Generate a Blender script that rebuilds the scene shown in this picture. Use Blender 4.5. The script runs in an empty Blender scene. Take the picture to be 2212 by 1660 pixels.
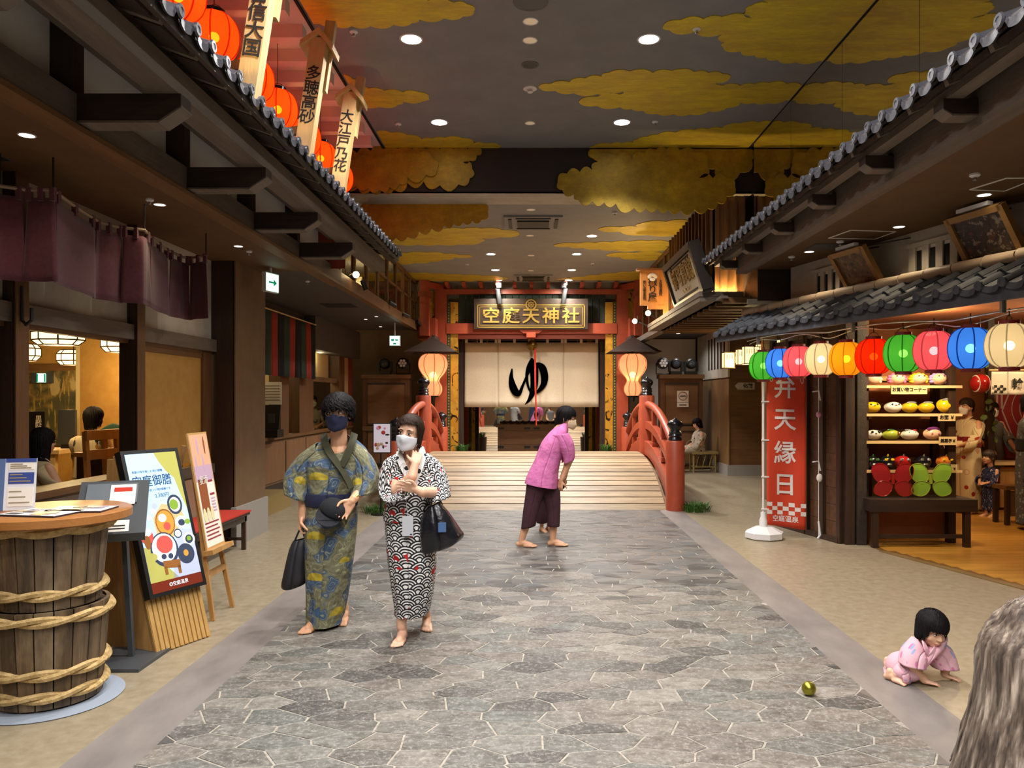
import bpy, bmesh, math, random
from math import sin, cos, pi, radians as R, sqrt, atan2, hypot
from mathutils import Vector as V, Matrix as M4, noise as mnoise
from mathutils.geometry import tessellate_polygon
S = bpy.context.scene
COL = S.collection
rnd = random.Random(7)
FPX, CX, CY, CAMH = 1650.0, 1150.0, 862.0, 1.6      # focal length and vanishing point for the 2212x1660 photograph

# ---------------------------------------------------------------- camera, world, exposure
cd = bpy.data.cameras.new('camera'); cam = bpy.data.objects.new('camera', cd); COL.objects.link(cam)
cam.location = (0, 0, CAMH); cam.rotation_euler = (R(90), 0, 0)
cd.sensor_fit = 'HORIZONTAL'; cd.sensor_width = 36; cd.lens = FPX/2212*36
cd.shift_x = (1106-CX)/2212; cd.shift_y = (CY-830)/2212; cd.clip_start = .02
S.camera = cam
w = bpy.data.worlds.new('world'); S.world = w; w.use_nodes = True
w.node_tree.nodes['Background'].inputs[0].default_value = (1, .86, .72, 1)
w.node_tree.nodes['Background'].inputs[1].default_value = .15
S.view_settings.view_transform = 'Standard'; S.view_settings.look = 'None'
S.view_settings.gamma = 1; S.view_settings.use_curve_mapping = False
S.view_settings.exposure = 1.9
ENERGY = dict(main=88, low=92, soffit=2.2, lantern=.30, red=.8, gourd=1.2, lamp=10)

def light(kind, name, loc, energy, col=(1, .9, .78), parent=None, size=.05, spot=None, blend=.6, aim=None, shape=None):
    d = bpy.data.lights.new(name, kind); d.energy = energy; d.color = col
    if kind == 'AREA':
        d.size = size
        if shape: d.shape = 'RECTANGLE'; d.size, d.size_y = shape
    else: d.shadow_soft_size = size
    if kind == 'SPOT': d.spot_size = R(spot or 110); d.spot_blend = blend
    o = bpy.data.objects.new(name, d); COL.objects.link(o); o.location = loc
    if aim is not None: o.rotation_euler = (V(aim)-V(loc)).to_track_quat('-Z', 'Y').to_euler()
    return o

# ---------------------------------------------------------------- helpers
def P(px, py, Y): return V(((px-CX)*Y/FPX, Y, CAMH-(py-CY)*Y/FPX))      # the point at depth Y seen at a photo pixel
def lin(h):
    h = h.lstrip('#'); c = [int(h[i:i+2], 16)/255 for i in (0, 2, 4)]
    return tuple((x/12.92 if x <= .04045 else ((x+.055)/1.055)**2.4) for x in c)+(1,)

class N:                                                            # node-tree builder
    def __init__(s, name):
        s.m = bpy.data.materials.new(name); s.m.use_nodes = True; s.t = s.m.node_tree; s.t.nodes.clear()
        s.out = s.t.nodes.new('ShaderNodeOutputMaterial')
    def n(s, kind, **kw):
        o = s.t.nodes.new('ShaderNode'+kind)
        for k, v in kw.items():
            if k[0] == '_': setattr(o, k[1:], v)
        for k, v in kw.items():
            if k[0] != '_': s.put(o.inputs[k.replace('9', ' ')] if not k.isdigit() else o.inputs[int(k)], v)
        return o
    def put(s, sock, v):
        if isinstance(v, X): v = v.s
        if isinstance(v, bpy.types.NodeSocket): s.t.links.new(v, sock)
        else: sock.default_value = v
    def math(s, op, *a):
        o = s.t.nodes.new('ShaderNodeMath'); o.operation = op
        for i, v in enumerate(a): s.put(o.inputs[i], v)
        return X(s, o.outputs[0])
    def coord(s, kind='Object', scale=(1, 1, 1)):
        tc = s.n('TexCoord'); o = tc.outputs[kind]
        if scale != (1, 1, 1):
            mp = s.n('Mapping'); s.t.links.new(o, mp.inputs[0]); mp.inputs[3].default_value = scale; o = mp.outputs[0]
        return o
    def xyz(s, kind='Object'):
        o = s.n('SeparateXYZ'); s.t.links.new(s.coord(kind), o.inputs[0]); return [X(s, q) for q in o.outputs]
    def noise(s, scale=5, detail=4, stretch=(1, 1, 1), kind='Object', rough=.6, vec=None):
        o = s.n('TexNoise', Scale=scale, Detail=detail, Roughness=rough)
        s.t.links.new(vec or s.coord(kind, stretch), o.inputs['Vector']); return X(s, o.outputs[0])
    def mix(s, f, a, b, mode='MIX'):
        o = s.t.nodes.new('ShaderNodeMix'); o.data_type = 'RGBA'; o.blend_type = mode
        s.put(o.inputs[0], f); s.put(o.inputs[6], a); s.put(o.inputs[7], b); return X(s, o.outputs[2])
    def ramp(s, f, stops):
        o = s.t.nodes.new('ShaderNodeValToRGB'); e = o.color_ramp.elements
        while len(e) < len(stops): e.new(.5)
        for q, (p, c) in zip(e, stops): q.position = p; q.color = c
        s.put(o.inputs[0], f); return X(s, o.outputs[0])
    def done(s, col, rough=.6, metal=0, bump=None, bd=.01, emit=None, es=0, alpha=None, spec=.5, coat=0, sheen=0):
        b = s.n('BsdfPrincipled'); s.put(b.inputs['Base Color'], col); s.put(b.inputs['Roughness'], rough)
        b.inputs['Metallic'].default_value = metal; b.inputs['Specular IOR Level'].default_value = spec
        if coat: b.inputs['Coat Weight'].default_value = coat; b.inputs['Coat Roughness'].default_value = .1
        if sheen: b.inputs['Sheen Weight'].default_value = sheen
        if es: s.put(b.inputs['Emission Color'], emit if emit is not None else col); b.inputs['Emission Strength'].default_value = es
        if alpha is not None: s.put(b.inputs['Alpha'], alpha)
        if bump is not None:
            bb = s.n('Bump', Strength=1.0, Distance=bd, Height=bump); s.t.links.new(bb.outputs[0], b.inputs['Normal'])
        s.t.links.new(b.outputs[0], s.out.inputs[0]); return s.m
class X:                                                            # a socket with arithmetic
    def __init__(s, n, q): s.n, s.s = n, q
    def __add__(s, o): return s.n.math('ADD', s, o)
    def __radd__(s, o): return s.n.math('ADD', o, s)
    def __sub__(s, o): return s.n.math('SUBTRACT', s, o)
    def __rsub__(s, o): return s.n.math('SUBTRACT', o, s)
    def __mul__(s, o): return s.n.math('MULTIPLY', s, o)
    __rmul__ = __mul__
    def __truediv__(s, o): return s.n.math('DIVIDE', s, o)
    def __lt__(s, o): return s.n.math('LESS_THAN', s, o)
    def __gt__(s, o): return s.n.math('GREATER_THAN', s, o)
    def floor(s): return s.n.math('FLOOR', s)
    def fract(s): return s.n.math('FRACT', s)
    def abs(s): return s.n.math('ABSOLUTE', s)
    def mod(s, o): return s.n.math('FLOORED_MODULO', s, o)
    def mx(s, o): return s.n.math('MAXIMUM', s, o)
    def mn(s, o): return s.n.math('MINIMUM', s, o)
    def sin(s): return s.n.math('SINE', s)
    def sqrt(s): return s.n.math('SQRT', s)

MATS = {}
def mat(name, c1, c2=None, sc=6, st=(1, 1, 1), rough=.6, bump=0, bs=None, metal=0, es=0, rv=0, lo=.35, hi=.65, spec=.5, coat=0, detail=4, sheen=0):
    n = N(name); a = lin(c1); col = a
    if c2:
        f = n.noise(sc, detail, st); col = n.ramp(f, [(lo, a), (hi, lin(c2))])
    if rv:
        oi = n.n('ObjectInfo'); h = n.n('HueSaturation', Value=n.math('MULTIPLY_ADD', X(n, oi.outputs['Random']), 2*rv, 1-rv), Color=col)
        col = X(n, h.outputs[0])
    b = n.noise(bs or sc*4, 3, st) if bump else None
    m = n.done(col, rough, metal, b, bump, es=es, spec=spec, coat=coat, sheen=sheen); MATS[name] = m; return m

class MB:                                                           # collects shapes into ONE mesh
    def __init__(s): s.v, s.f, s.uv = [], [], None
    def add(s, vs, fs):
        k = len(s.v); s.v += [V(q) for q in vs]; s.f += [[i+k for i in f] for f in fs]; return s
    def box(s, c, d, rot=None):
        c = V(c); h = V(d)/2; vs = [V((x*h.x, y*h.y, z*h.z)) for x in (-1, 1) for y in (-1, 1) for z in (-1, 1)]
        if rot is not None:
            m = rot if isinstance(rot, M4) else M4.Rotation(rot, 4, 'Z'); vs = [m @ q for q in vs]
        return s.add([q+c for q in vs], [(0, 1, 3, 2), (4, 6, 7, 5), (0, 4, 5, 1), (2, 3, 7, 6), (0, 2, 6, 4), (1, 5, 7, 3)])
    def span(s, a, b):                                              # box from corner a to corner b
        a, b = V(a), V(b); return s.box((a+b)/2, [abs(q) for q in b-a])
    def bar(s, a, b, w, h, up=(0, 0, 1)):                           # rectangular bar from a to b
        a, b = V(a), V(b); d = (b-a); L = d.length; d.normalize(); u = V(up)
        if abs(d.dot(u)) > .98: u = V((0, 1, 0))
        x = d.cross(u).normalized(); y = x.cross(d)
        m = M4((x, d, y)).transposed().to_4x4(); return s.box((a+b)/2, (w, L, h), m)
    def tube(s, pts, r, n=8, cap=True, flat=1.0):
        pts = [V(p) for p in pts]; rr = r if isinstance(r, (list, tuple)) else [r]*len(pts); k = len(s.v); pu = None
        for i, p in enumerate(pts):
            d = (pts[min(i+1, len(pts)-1)]-pts[max(i-1, 0)]).normalized()
            if pu is None: pu = V((0, 0, 1)) if abs(d.z) < .9 else V((1, 0, 0))
            x = d.cross(pu)
            if x.length < 1e-5: x = d.cross(V((0, 1, 0)))
            x.normalize(); y = x.cross(d).normalized(); pu = y
            for j in range(n):
                t = 2*pi*j/n; s.v.append(p+x*(cos(t)*rr[i])+y*(sin(t)*rr[i]*flat))
        for i in range(len(pts)-1):
            for j in range(n): a = k+i*n+j; b = k+i*n+(j+1) % n; s.f.append([a, b, b+n, a+n])
        if cap: s.f.append([k+j for j in range(n)][::-1]); s.f.append([k+(len(pts)-1)*n+j for j in range(n)])
        return s
    def lathe(s, prof, c=(0, 0, 0), n=24, axis='Z', cap=True):      # prof: (radius, height)
        c = V(c); k = len(s.v)
        for r, z in prof:
            for j in range(n):
                t = 2*pi*j/n; q = V((r*cos(t), r*sin(t), z))
                if axis == 'Y': q = V((q.x, -q.z, q.y))
                if axis == 'X': q = V((q.z, q.x, q.y))
                s.v.append(c+q)
        for i in range(len(prof)-1):
            for j in range(n): a = k+i*n+j; b = k+i*n+(j+1) % n; s.f.append([a, b, b+n, a+n])
        if cap:
            if prof[0][0] > 1e-4: s.f.append([k+j for j in range(n)][::-1])
            if prof[-1][0] > 1e-4: s.f.append([k+(len(prof)-1)*n+j for j in range(n)])
        return s
    def poly(s, pts, ext):                                          # flat outline (3-D points) thickened by the vector ext
        pts = [V(p) for p in pts]; e = V(ext); n = len(pts); tr = tessellate_polygon([pts]); k = len(s.v)
        s.v += pts+[p+e for p in pts]
        for t in tr: s.f.append([k+i for i in t]); s.f.append([k+n+i for i in reversed(t)])
        for i in range(n): j = (i+1) % n; s.f.append([k+i, k+j, k+n+j, k+n+i])
        return s
    def ball(s, c, r, n=12, m=8, rot=None):
        r = V(r) if not isinstance(r, (int, float)) else V((r, r, r)); c = V(c); k = len(s.v)
        for i in range(m+1):
            a = pi*i/m-pi/2
            for j in range(n):
                t = 2*pi*j/n; q = V((r.x*cos(a)*cos(t), r.y*cos(a)*sin(t), r.z*sin(a)))
                if rot is not None: q = rot @ q
                s.v.append(c+q)
        for i in range(m):
            for j in range(n): a = k+i*n+j; b = k+i*n+(j+1) % n; s.f.append([a, b, b+n, a+n])
        return s
    def mesh(s, name, smooth=False, off=None):
        me = bpy.data.meshes.new(name); o = V(off) if off is not None else V((0, 0, 0))
        me.from_pydata([tuple(q-o) for q in s.v], [], s.f); me.validate()
        bm = bmesh.new(); bm.from_mesh(me); bmesh.ops.remove_doubles(bm, verts=bm.verts, dist=1e-5); bmesh.ops.recalc_face_normals(bm, faces=bm.faces); bm.to_mesh(me); bm.free()
        if smooth: smooth_mesh(me, 40 if smooth is True else smooth)
        return me
    def build(s, name, m, parent=None, smooth=False, **kw):
        return link(name, s.mesh(name, smooth), m, parent, **kw)
def smooth_mesh(me, ang=40):
    me.polygons.foreach_set('use_smooth', [True]*len(me.polygons))
    bm = bmesh.new(); bm.from_mesh(me)
    for e in bm.edges:
        if len(e.link_faces) == 2 and e.calc_face_angle(0) > R(ang): e.smooth = False
    bm.to_mesh(me); bm.free()
def wpos(o):
    p = V((0, 0, 0))
    while o is not None: p += o.location; o = o.parent
    return p
def link(name, me, m, parent=None, **kw):
    o = bpy.data.objects.new(name, me); COL.objects.link(o)
    if me is not None and hasattr(me, 'materials') and m is not None and len(me.materials) == 0:
        for q in (m if isinstance(m, (list, tuple)) else [m]): me.materials.append(q)
    if parent is not None:
        o.parent = parent; o.location = -wpos(parent)               # meshes are made in world space (or in the space of a parent still at the origin)
    for k, v in kw.items(): o[k] = v
    return o
def tag(o, label=None, cat=None, group=None, kind=None):
    if label: o['label'] = label
    if cat: o['category'] = cat
    if group: o['group'] = group
    if kind: o['kind'] = kind
    return o
def thing(name, label, cat, loc=(0, 0, 0), rz=0, group=None):
    o = bpy.data.objects.new(name, None); COL.objects.link(o); o.location = loc; o.rotation_euler.z = rz; o.empty_display_size = .1
    return tag(o, label, cat, group)
def solo(name, mb, m, label, cat, group=None, smooth=False):        # a thing that is one mesh
    return tag(mb.build(name, m, None, smooth), label, cat, group)
def struct(name, mb, m, parent=None, smooth=False):
    o = mb.build(name, m, parent, smooth)
    if parent is None: o['kind'] = 'structure'
    return o
def copy_tree(o, parent=None):
    c = o.copy(); COL.objects.link(c); c.parent = parent
    for ch in list(o.children): copy_tree(ch, c)
    return c
def dup(o, loc, rz=None, label=None, scale=None):
    c = copy_tree(o); c.location = loc
    if rz is not None: c.rotation_euler.z = rz
    if label: c['label'] = label
    if scale: c.scale = (scale,)*3
    return c
def textmesh(body, size, off=.0, ext=.002, vertical=False, spacing=1.0):
    c = bpy.data.curves.new('lettering', 'FONT'); c.body = '\n'.join(body) if vertical else body
    c.size = size; c.offset = off; c.extrude = ext; c.align_x = 'CENTER'; c.align_y = 'CENTER'; c.space_line = spacing; c.resolution_u = 3
    if not vertical: c.space_character = spacing
    o = bpy.data.objects.new('tmp', c); COL.objects.link(o)
    dg = bpy.context.evaluated_depsgraph_get(); dg.update()
    me = bpy.data.meshes.new_from_object(o.evaluated_get(dg)); bpy.data.objects.remove(o); bpy.data.curves.remove(c)
    return me
def frame(o, x, up):                                                # matrix with local X along x, local Y along up
    x = V(x).normalized(); y = V(up); y = (y-x*y.dot(x)).normalized(); z = x.cross(y)
    m = M4((x, y, z)).transposed().to_4x4(); m.translation = V(o); return m
def lettering(body, size, m, o, x, up=(0, 0, 1), parent=None, off=0, ext=.002, vertical=False, spacing=1.0, sx=1.0, sy=1.0, name='lettering'):
    me = textmesh(body, size, off, ext, vertical, spacing)
    me.transform(M4.Diagonal((sx, sy, 1, 1))); me.transform(frame(o, x, up)); me.materials.clear()
    return link(name, me, m, parent)
def crom(pts, per=6):
    pts = [V(p) for p in pts]; out = []
    for i in range(len(pts)-1):
        a, b, c, d = pts[max(i-1, 0)], pts[i], pts[i+1], pts[min(i+2, len(pts)-1)]
        for k in range(per):
            t = k/per; out.append(.5*((2*b)+(c-a)*t+(2*a-5*b+4*c-d)*t*t+(3*b-a-3*c+d)*t**3))
    return out+[pts[-1]]
# ---------------------------------------------------------------- materials
def wood(name, a, b, axis='z', sc=5, rough=.5, bump=.002, rv=0, **k):
    st = {'x': (.12, 1, 1), 'y': (1, .12, 1), 'z': (1, 1, .12)}[axis]
    return mat(name, a, b, sc*3, st, rough, bump, sc*10, rv=rv, lo=.3, hi=.7, **k)
beige_floor = mat('beige_floor', '#9a8d77', '#84775f', 14, rough=.38, lo=.3, hi=.7, bump=.0004, bs=90)
grey_border = mat('grey_border', '#716a66', '#857d77', 4, (1, .4, 1), rough=.5)
mortar_m = mat('mortar', '#aaa296', '#8f877b', 30, rough=.8)
def stone_mat():
    n = N('slate_stone'); oi = n.n('ObjectInfo'); r = X(n, oi.outputs['Random'])
    base = n.ramp(r, [(0, lin('#52514f')), (.2, lin('#73716c')), (.4, lin('#8e8981')), (.6, lin('#807972')), (.8, lin('#757874')), (1, lin('#9b968d'))])
    f = n.noise(9, 6, (1, 1.8, 1), rough=.75); col = n.mix(n.ramp(f, [(.35, (0, 0, 0, 1)), (.7, (1, 1, 1, 1))]), n.mix(1.0, base, lin('#a8a49e'), 'MULTIPLY'), base)
    f2 = n.noise(48, 4, rough=.8); col = n.mix(n.ramp(f2, [(.5, (0, 0, 0, 1)), (.68, (.55, .55, .55, 1))]), col, lin('#b4aea6'))
    return n.done(col, .45, 0, f2, .0012)
slate = stone_mat()
def cloud_mat(name, a, b, c):
    n = N(name); f = n.noise(2.2, 8, (1, 2.6, 1), rough=.75); f2 = n.noise(14, 6, (.5, 2, 1), rough=.8)
    col = n.mix(n.ramp(f2, [(.4, (0, 0, 0, 1)), (.75, (.7, .7, .7, 1))]), n.ramp(f, [(.3, lin(a)), (.5, lin(b)), (.72, lin(c))]), lin(c))
    return n.done(col, .5, .25, f2, .002)
gold_cloud_m = cloud_mat('gold_cloud', '#e2d020', '#d0b830', '#a88c3c')
gold_board_m = cloud_mat('gold_board', '#c4a41c', '#a88a18', '#7c6218')
gold_edge = mat('gold_edge', '#d8b850', rough=.4)
ceil_m = mat('ceiling_paint', '#7f8082', '#77787a', 3, rough=.75)
ceil_dark = mat('ceiling_dark', '#2a2422', rough=.8)
ceil_low = mat('ceiling_low_paint', '#8a8988', '#82807f', 3, rough=.7)
soffit_m = mat('soffit_brown', '#5f421e', '#563a19', 5, rough=.7)
slate_paint = mat('slate_paint', '#4a4642', rough=.7)
white_plaster = mat('white_plaster', '#b9b1a2', '#aca392', 5, rough=.85)
grey_plaster = mat('grey_plaster', '#e4e0d6', rough=.85)
mustard = mat('mustard_plaster', '#b98d45', '#ad813a', 7, rough=.85)
tan_wall = mat('tan_wall', '#6f5538', '#664d32', 5, rough=.7)
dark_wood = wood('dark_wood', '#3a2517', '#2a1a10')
dark_wood_x = wood('dark_wood_x', '#33231a', '#241812', 'x')
dark_wood_y = wood('dark_wood_y', '#3c3129', '#2b231d', 'y')
grey_wood_y = wood('grey_wood_y', '#6b5f52', '#554b41', 'y', rough=.6)
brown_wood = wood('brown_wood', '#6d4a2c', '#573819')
brown_wood_y = wood('brown_wood_y', '#75532f', '#5f4020', 'y')
brown_wood_x = wood('brown_wood_x', '#75532f', '#5f4020', 'x')
light_wood = wood('light_wood', '#b98c55', '#a2773f')
pale_wood = wood('pale_wood', '#d9bd8c', '#c6a671')
pale_wood_x = wood('pale_wood_x', '#d9bd8c', '#c6a671', 'x')
plank_m = wood('bridge_plank', '#ab9472', '#80684b', 'x', rv=.28, rough=.5)
floor_plank = wood('shop_floor_plank', '#c8923f', '#a87a30', 'x', rv=.08, rough=.3)
def stave_mat():
    n = N('barrel_stave'); oi = n.n('ObjectInfo'); r = X(n, oi.outputs['Random']); f = n.noise(16, 5, (1, 1, .10), rough=.7); g = n.noise(5, 4, (1, 1, .5)); h = n.noise(40, 3, (1, 1, .06))
    base = n.ramp(r, [(0, lin('#4e3d29')), (.3, lin('#7a6144')), (.6, lin('#62523f')), (.85, lin('#8d7250')), (1, lin('#564736'))])
    col = n.mix(n.ramp(f, [(.38, (.75, .75, .75, 1)), (.62, (0, 0, 0, 1))]), base, lin('#2e2319')); col = n.mix(n.ramp(g, [(.52, (0, 0, 0, 1)), (.75, (.6, .6, .6, 1))]), col, lin('#a08c6c')); return n.done(col, .6, 0, h, .004)
stave_m = stave_mat()
rope_m = mat('rope', '#c8aa74', '#9c7f4c', 30, (1, 1, 1), rough=.8, bump=.004)
vermilion = mat('vermilion_lacquer', '#a84a2e', '#9c4229', 5, rough=.4, bump=.0005)
vermilion_d = mat('vermilion_dark', '#8a3a24', rough=.45)
black_lac = mat('black_lacquer', '#17161a', rough=.2)
black_m = mat('black_plastic', '#141414', rough=.45)
black_matte = mat('black_matte', '#0c0b0b', rough=.85)
grey_metal = mat('dark_grey_metal', '#4a4d50', rough=.45, metal=.3)
steel = mat('steel', '#b0b0b0', rough=.3, metal=.9)
white_p = mat('white_plastic', '#d6d4d2', rough=.4)
paper_w = mat('paper_white', '#e2d9cc', rough=.8)
ink = mat('black_ink', '#15110f', rough=.7)
tile_m = mat('roof_tile', '#46464c', '#303035', 9, rough=.36, rv=.12, bump=.001)
tile_dull = mat('roof_tile_dull', '#45474d', '#33353a', 9, rough=.6, rv=.12)
gold_metal = mat('gold_leaf', '#d8b35a', rough=.35, metal=.8)
brass = mat('brass_old', '#8a6c2c', '#5a4318', 12, rough=.4, metal=.8)
lamp_white = mat('lamp_lens', '#ffffff', es=8)
lamp_small = mat('lamp_lens_small', '#fff0dd', es=1.6)
lamp_dim = mat('lamp_lens_dim', '#c8b090', rough=.3, es=.10)
lamp_warm = mat('lamp_bulb_warm', '#ffd9a0', es=6)
exit_glow = mat('exit_sign_face', '#c8ffe8', es=.45)
exit_green = mat('exit_green', '#00a070', es=.12)
noren_purple = mat('noren_purple', '#5e2c36', '#52262f', 40, rough=.95, sheen=.2)
red_cloth = mat('red_cloth', '#b02a18', rough=.9)
linen = mat('linen', '#cdbfa4', '#c2b296', 60, rough=.95)
grass_m = mat('artificial_grass', '#3f6a1c', '#2c4f14', 20, rough=.7)
skin = mat('skin', '#d9a583', '#cf9873', 9, rough=.5)
hair_black = mat('black_hair', '#100d0e', '#1a1617', 60, rough=.6, spec=.12)
hair_brown = mat('brown_hair', '#241811', '#32231a', 60, rough=.55, spec=.15)
navy = mat('navy_cloth', '#1d2240', '#191d38', 40, rough=.9)
def glass_mat(name, refl=.35, tint=(.75, .72, .62, 1), rough=.02):
    n = N(name); a = n.n('BsdfTransparent', Color=tint); b = n.n('BsdfGlossy', Color=(.9, .88, .8, 1), Roughness=rough)
    m = n.n('MixShader', **{'0': refl}); n.t.links.new(a.outputs[0], m.inputs[1]); n.t.links.new(b.outputs[0], m.inputs[2])
    n.t.links.new(m.outputs[0], n.out.inputs[0]); return n.m
glass_rail = glass_mat('balustrade_glass', .22)
glass_wall = glass_mat('upper_glass', .78, (.5, .5, .5, 1))
film_m = glass_mat('clear_film', .12, (.95, .95, .95, 1), .1)
mirror_m = glass_mat('mirror_silver', 1.0)
def paper_lantern(name, col, es=.3, tr=.75):
    n = N(name); c = lin(col); t = n.n('BsdfTranslucent', Color=c); d = n.n('BsdfDiffuse', Color=c); m = n.n('MixShader', **{'0': tr})
    g = n.n('BsdfRefraction', Color=c, Roughness=.55, IOR=1.001); m2 = n.n('MixShader', **{'0': .22}); z = n.xyz('Object')[2]; rib = ((z*520).sin()*.12)+.9; ce = n.mix(1.0, c, X(n, n.n('CombineColor', Red=rib, Green=rib, Blue=rib).outputs[0]), 'MULTIPLY')
    e = n.n('Emission', Color=ce, Strength=es); a = n.n('AddShader')
    n.t.links.new(d.outputs[0], m.inputs[1]); n.t.links.new(t.outputs[0], m.inputs[2])
    n.t.links.new(m.outputs[0], m2.inputs[1]); n.t.links.new(g.outputs[0], m2.inputs[2]); n.t.links.new(m2.outputs[0], a.inputs[0]); n.t.links.new(e.outputs[0], a.inputs[1]); n.t.links.new(a.outputs[0], n.out.inputs[0]); return n.m
screen = lambda nm, c, es=.9: mat(nm, c, es=es*.24, rough=.2)
# ---------------------------------------------------------------- the room: floor, ceilings, clouds, downlights
ZS, ZC, ZL, YS, YE = 3.10, 4.69, 4.15, 9.4, 16.7
floor = struct('floor', MB().span((-9, -6, -.06), (9, 20.3, 0)), beige_floor)
struct('path_border', MB().span((-2.05, -6, 0), (2.13, 10.95, .002)), grey_border, floor)
struct('mortar_bed', MB().span((-1.73, -3, .0005), (1.82, 10.95, .004)), mortar_m, floor)
def clip(poly, nx, ny, d):                                          # keep nx*x+ny*y <= d
    out = []
    for i, a in enumerate(poly):
        b = poly[(i+1) % len(poly)]; da = nx*a[0]+ny*a[1]-d; db = nx*b[0]+ny*b[1]-d
        if da <= 0: out.append(a)
        if da*db < 0: t = da/(da-db); out.append((a[0]+(b[0]-a[0])*t, a[1]+(b[1]-a[1])*t))
    return out
def paving():
    K, dx, dy = 1.7, .275, .142; rows = {}; r2 = random.Random(3)
    n0, n1 = int(.4/dy), int(11.2/dy)
    for j in range(n0, n1+1):
        for i in range(-7, 8):
            rows[i, j] = ((i+.5*(j % 2)+r2.uniform(-.33, .33))*dx, (j+r2.uniform(-.36, .36))*dy*K)
    cells = []
    for (i, j), c in rows.items():
        poly = [(c[0]-.6, c[1]-.6), (c[0]+.6, c[1]-.6), (c[0]+.6, c[1]+.6), (c[0]-.6, c[1]+.6)]
        for a in range(-3, 4):
            for b in range(-3, 4):
                q = rows.get((i+a, j+b))
                if q and (a or b):
                    nx, ny = q[0]-c[0], q[1]-c[1]; L = hypot(nx, ny); nx, ny = nx/L, ny/L
                    poly = clip(poly, nx, ny, nx*(q[0]+c[0])/2+ny*(q[1]+c[1])/2-.0042)
        poly = [(x, y/K) for x, y in poly]
        for h in ((-1, 0, 1.73), (1, 0, 1.82), (0, 1, 10.94), (0, -1, -.3)): poly = clip(poly, *h)
        if len(poly) > 2:
            A = abs(sum(p[0]*q[1]-q[0]*p[1] for p, q in zip(poly, poly[1:]+poly[:1])))/2
            if A > .002:
                x = sum(p[0] for p in poly)/len(poly); y = sum(p[1] for p in poly)/len(poly); cells.append((x, y, A, poly))
    return cells
def stone_shape(b, poly, x, y, h):
    k = len(b.v); n = len(poly)
    b.v += [V((px, py, .003)) for px, py in poly]+[V((px+(x-px)*.025, py+(y-py)*.04, h)) for px, py in poly]
    b.f.append([k+n+i for i in range(n)])
    for i in range(n): b.f.append([k+i, k+(i+1) % n, k+n+(i+1) % n, k+n+i])
def vis(x, y):
    if y < 3.2: return 0
    px = CX+FPX*x/y; return -60 < px < 2270
cells = sorted(paving(), key=lambda c: -(c[2]/c[1]**3 if vis(c[0], c[1]) else 0))
rest = MB()
for q, (x, y, A, poly) in enumerate(cells):
    h = .0062+rnd.uniform(0, .0012)
    if q < 300:
        b = MB(); stone_shape(b, poly, x, y, h); struct('paving_stone', b, slate, floor)
    else: stone_shape(rest, poly, x, y, h)
def stone_stuff():
    n = N('slate_far'); v = n.n('TexVoronoi', Scale=4.5); n.t.links.new(n.coord('Object', (1, 1.9, .01)), v.inputs['Vector'])
    g = n.n('SeparateColor'); n.t.links.new(v.outputs['Color'], g.inputs[0])
    base = n.ramp(X(n, g.outputs[0]), [(0, lin('#4f4e4d')), (.25, lin('#6c6966')), (.5, lin('#827c76')), (.75, lin('#6c7071')), (1, lin('#8f8982'))])
    f = n.noise(9, 6, (1, 1.8, 1), rough=.75)
    return n.done(n.mix(f, n.mix(1.0, base, lin('#a8a49e'), 'MULTIPLY'), base), .45)
o = rest.build('paving_stones_far', stone_stuff(), floor); o['kind'] = 'stuff'

ceiling = struct('ceiling', MB().span((-1.83, -6, ZC), (2.67, YS+.05, ZC+.1)), ceil_m)
struct('ceiling_step', MB().span((-6, YS, ZL-.02), (5, YS+.06, ZC+.1)), ceil_dark, ceiling)
struct('lower_ceiling', MB().span((-6, YS+.06, ZL), (6, YE, ZL+.1)), ceil_low, ceiling)
struct('light_band', MB().span((-3.5, YS, ZL-.03), (2.7, YS+.5, ZL)), white_plaster, ceiling)
struct('edge_trim', MB().span((-1.84, -6, ZC-.02), (-1.82, YS, ZC+.02)), black_matte, ceiling)
struct('edge_trim', MB().span((2.663, -6, ZC-.012), (2.678, YS, ZC+.02)), black_matte, ceiling)
struct('far_ceiling', MB().span((-9, YE, 4.25), (9, 20.3, 4.35)), white_plaster, ceiling)
struct('right_upper_ceiling', MB().span((2.69, -6, ZC), (9, YS, ZC+.1)), ceil_dark, ceiling)
wl = struct('wall_left', MB().span((-9.1, -6, -.05), (-9, 20.3, 4.8)), tan_wall)
wr = struct('wall_right', MB().span((9, -6, -.05), (9.1, 20.3, 4.8)), tan_wall)
struct('wall_back', MB().span((-9, -6.1, -.05), (9, -6, 4.8)), brown_wood)
wb = struct('wall_far', MB().span((-9, 20.3, -.05), (9, 20.4, 4.3)), tan_wall)
# red-lit room above the tiled roof on the left: white ceiling with joists
rm_w = mat('red_room_ceiling', '#d8c8c0', rough=.8)
rc = struct('ceiling_red_room', MB().span((-6, -2, 4.7), (-1.85, YS, 4.8)), rm_w)
y = 3.2
while y < 9.3:
    struct('joist', MB().span((-6, y, 4.59), (-1.9, y+.11, 4.7)), rm_w, rc); y += .445
struct('wall_red_room', MB().span((-6.1, -2, 3.2), (-6, YS, 4.8)), rm_w)
struct('wall_red_room_end', MB().span((-6, YS-.02, 3.2), (-2.3, YS-.001, 4.7)), vermilion_d)

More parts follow.
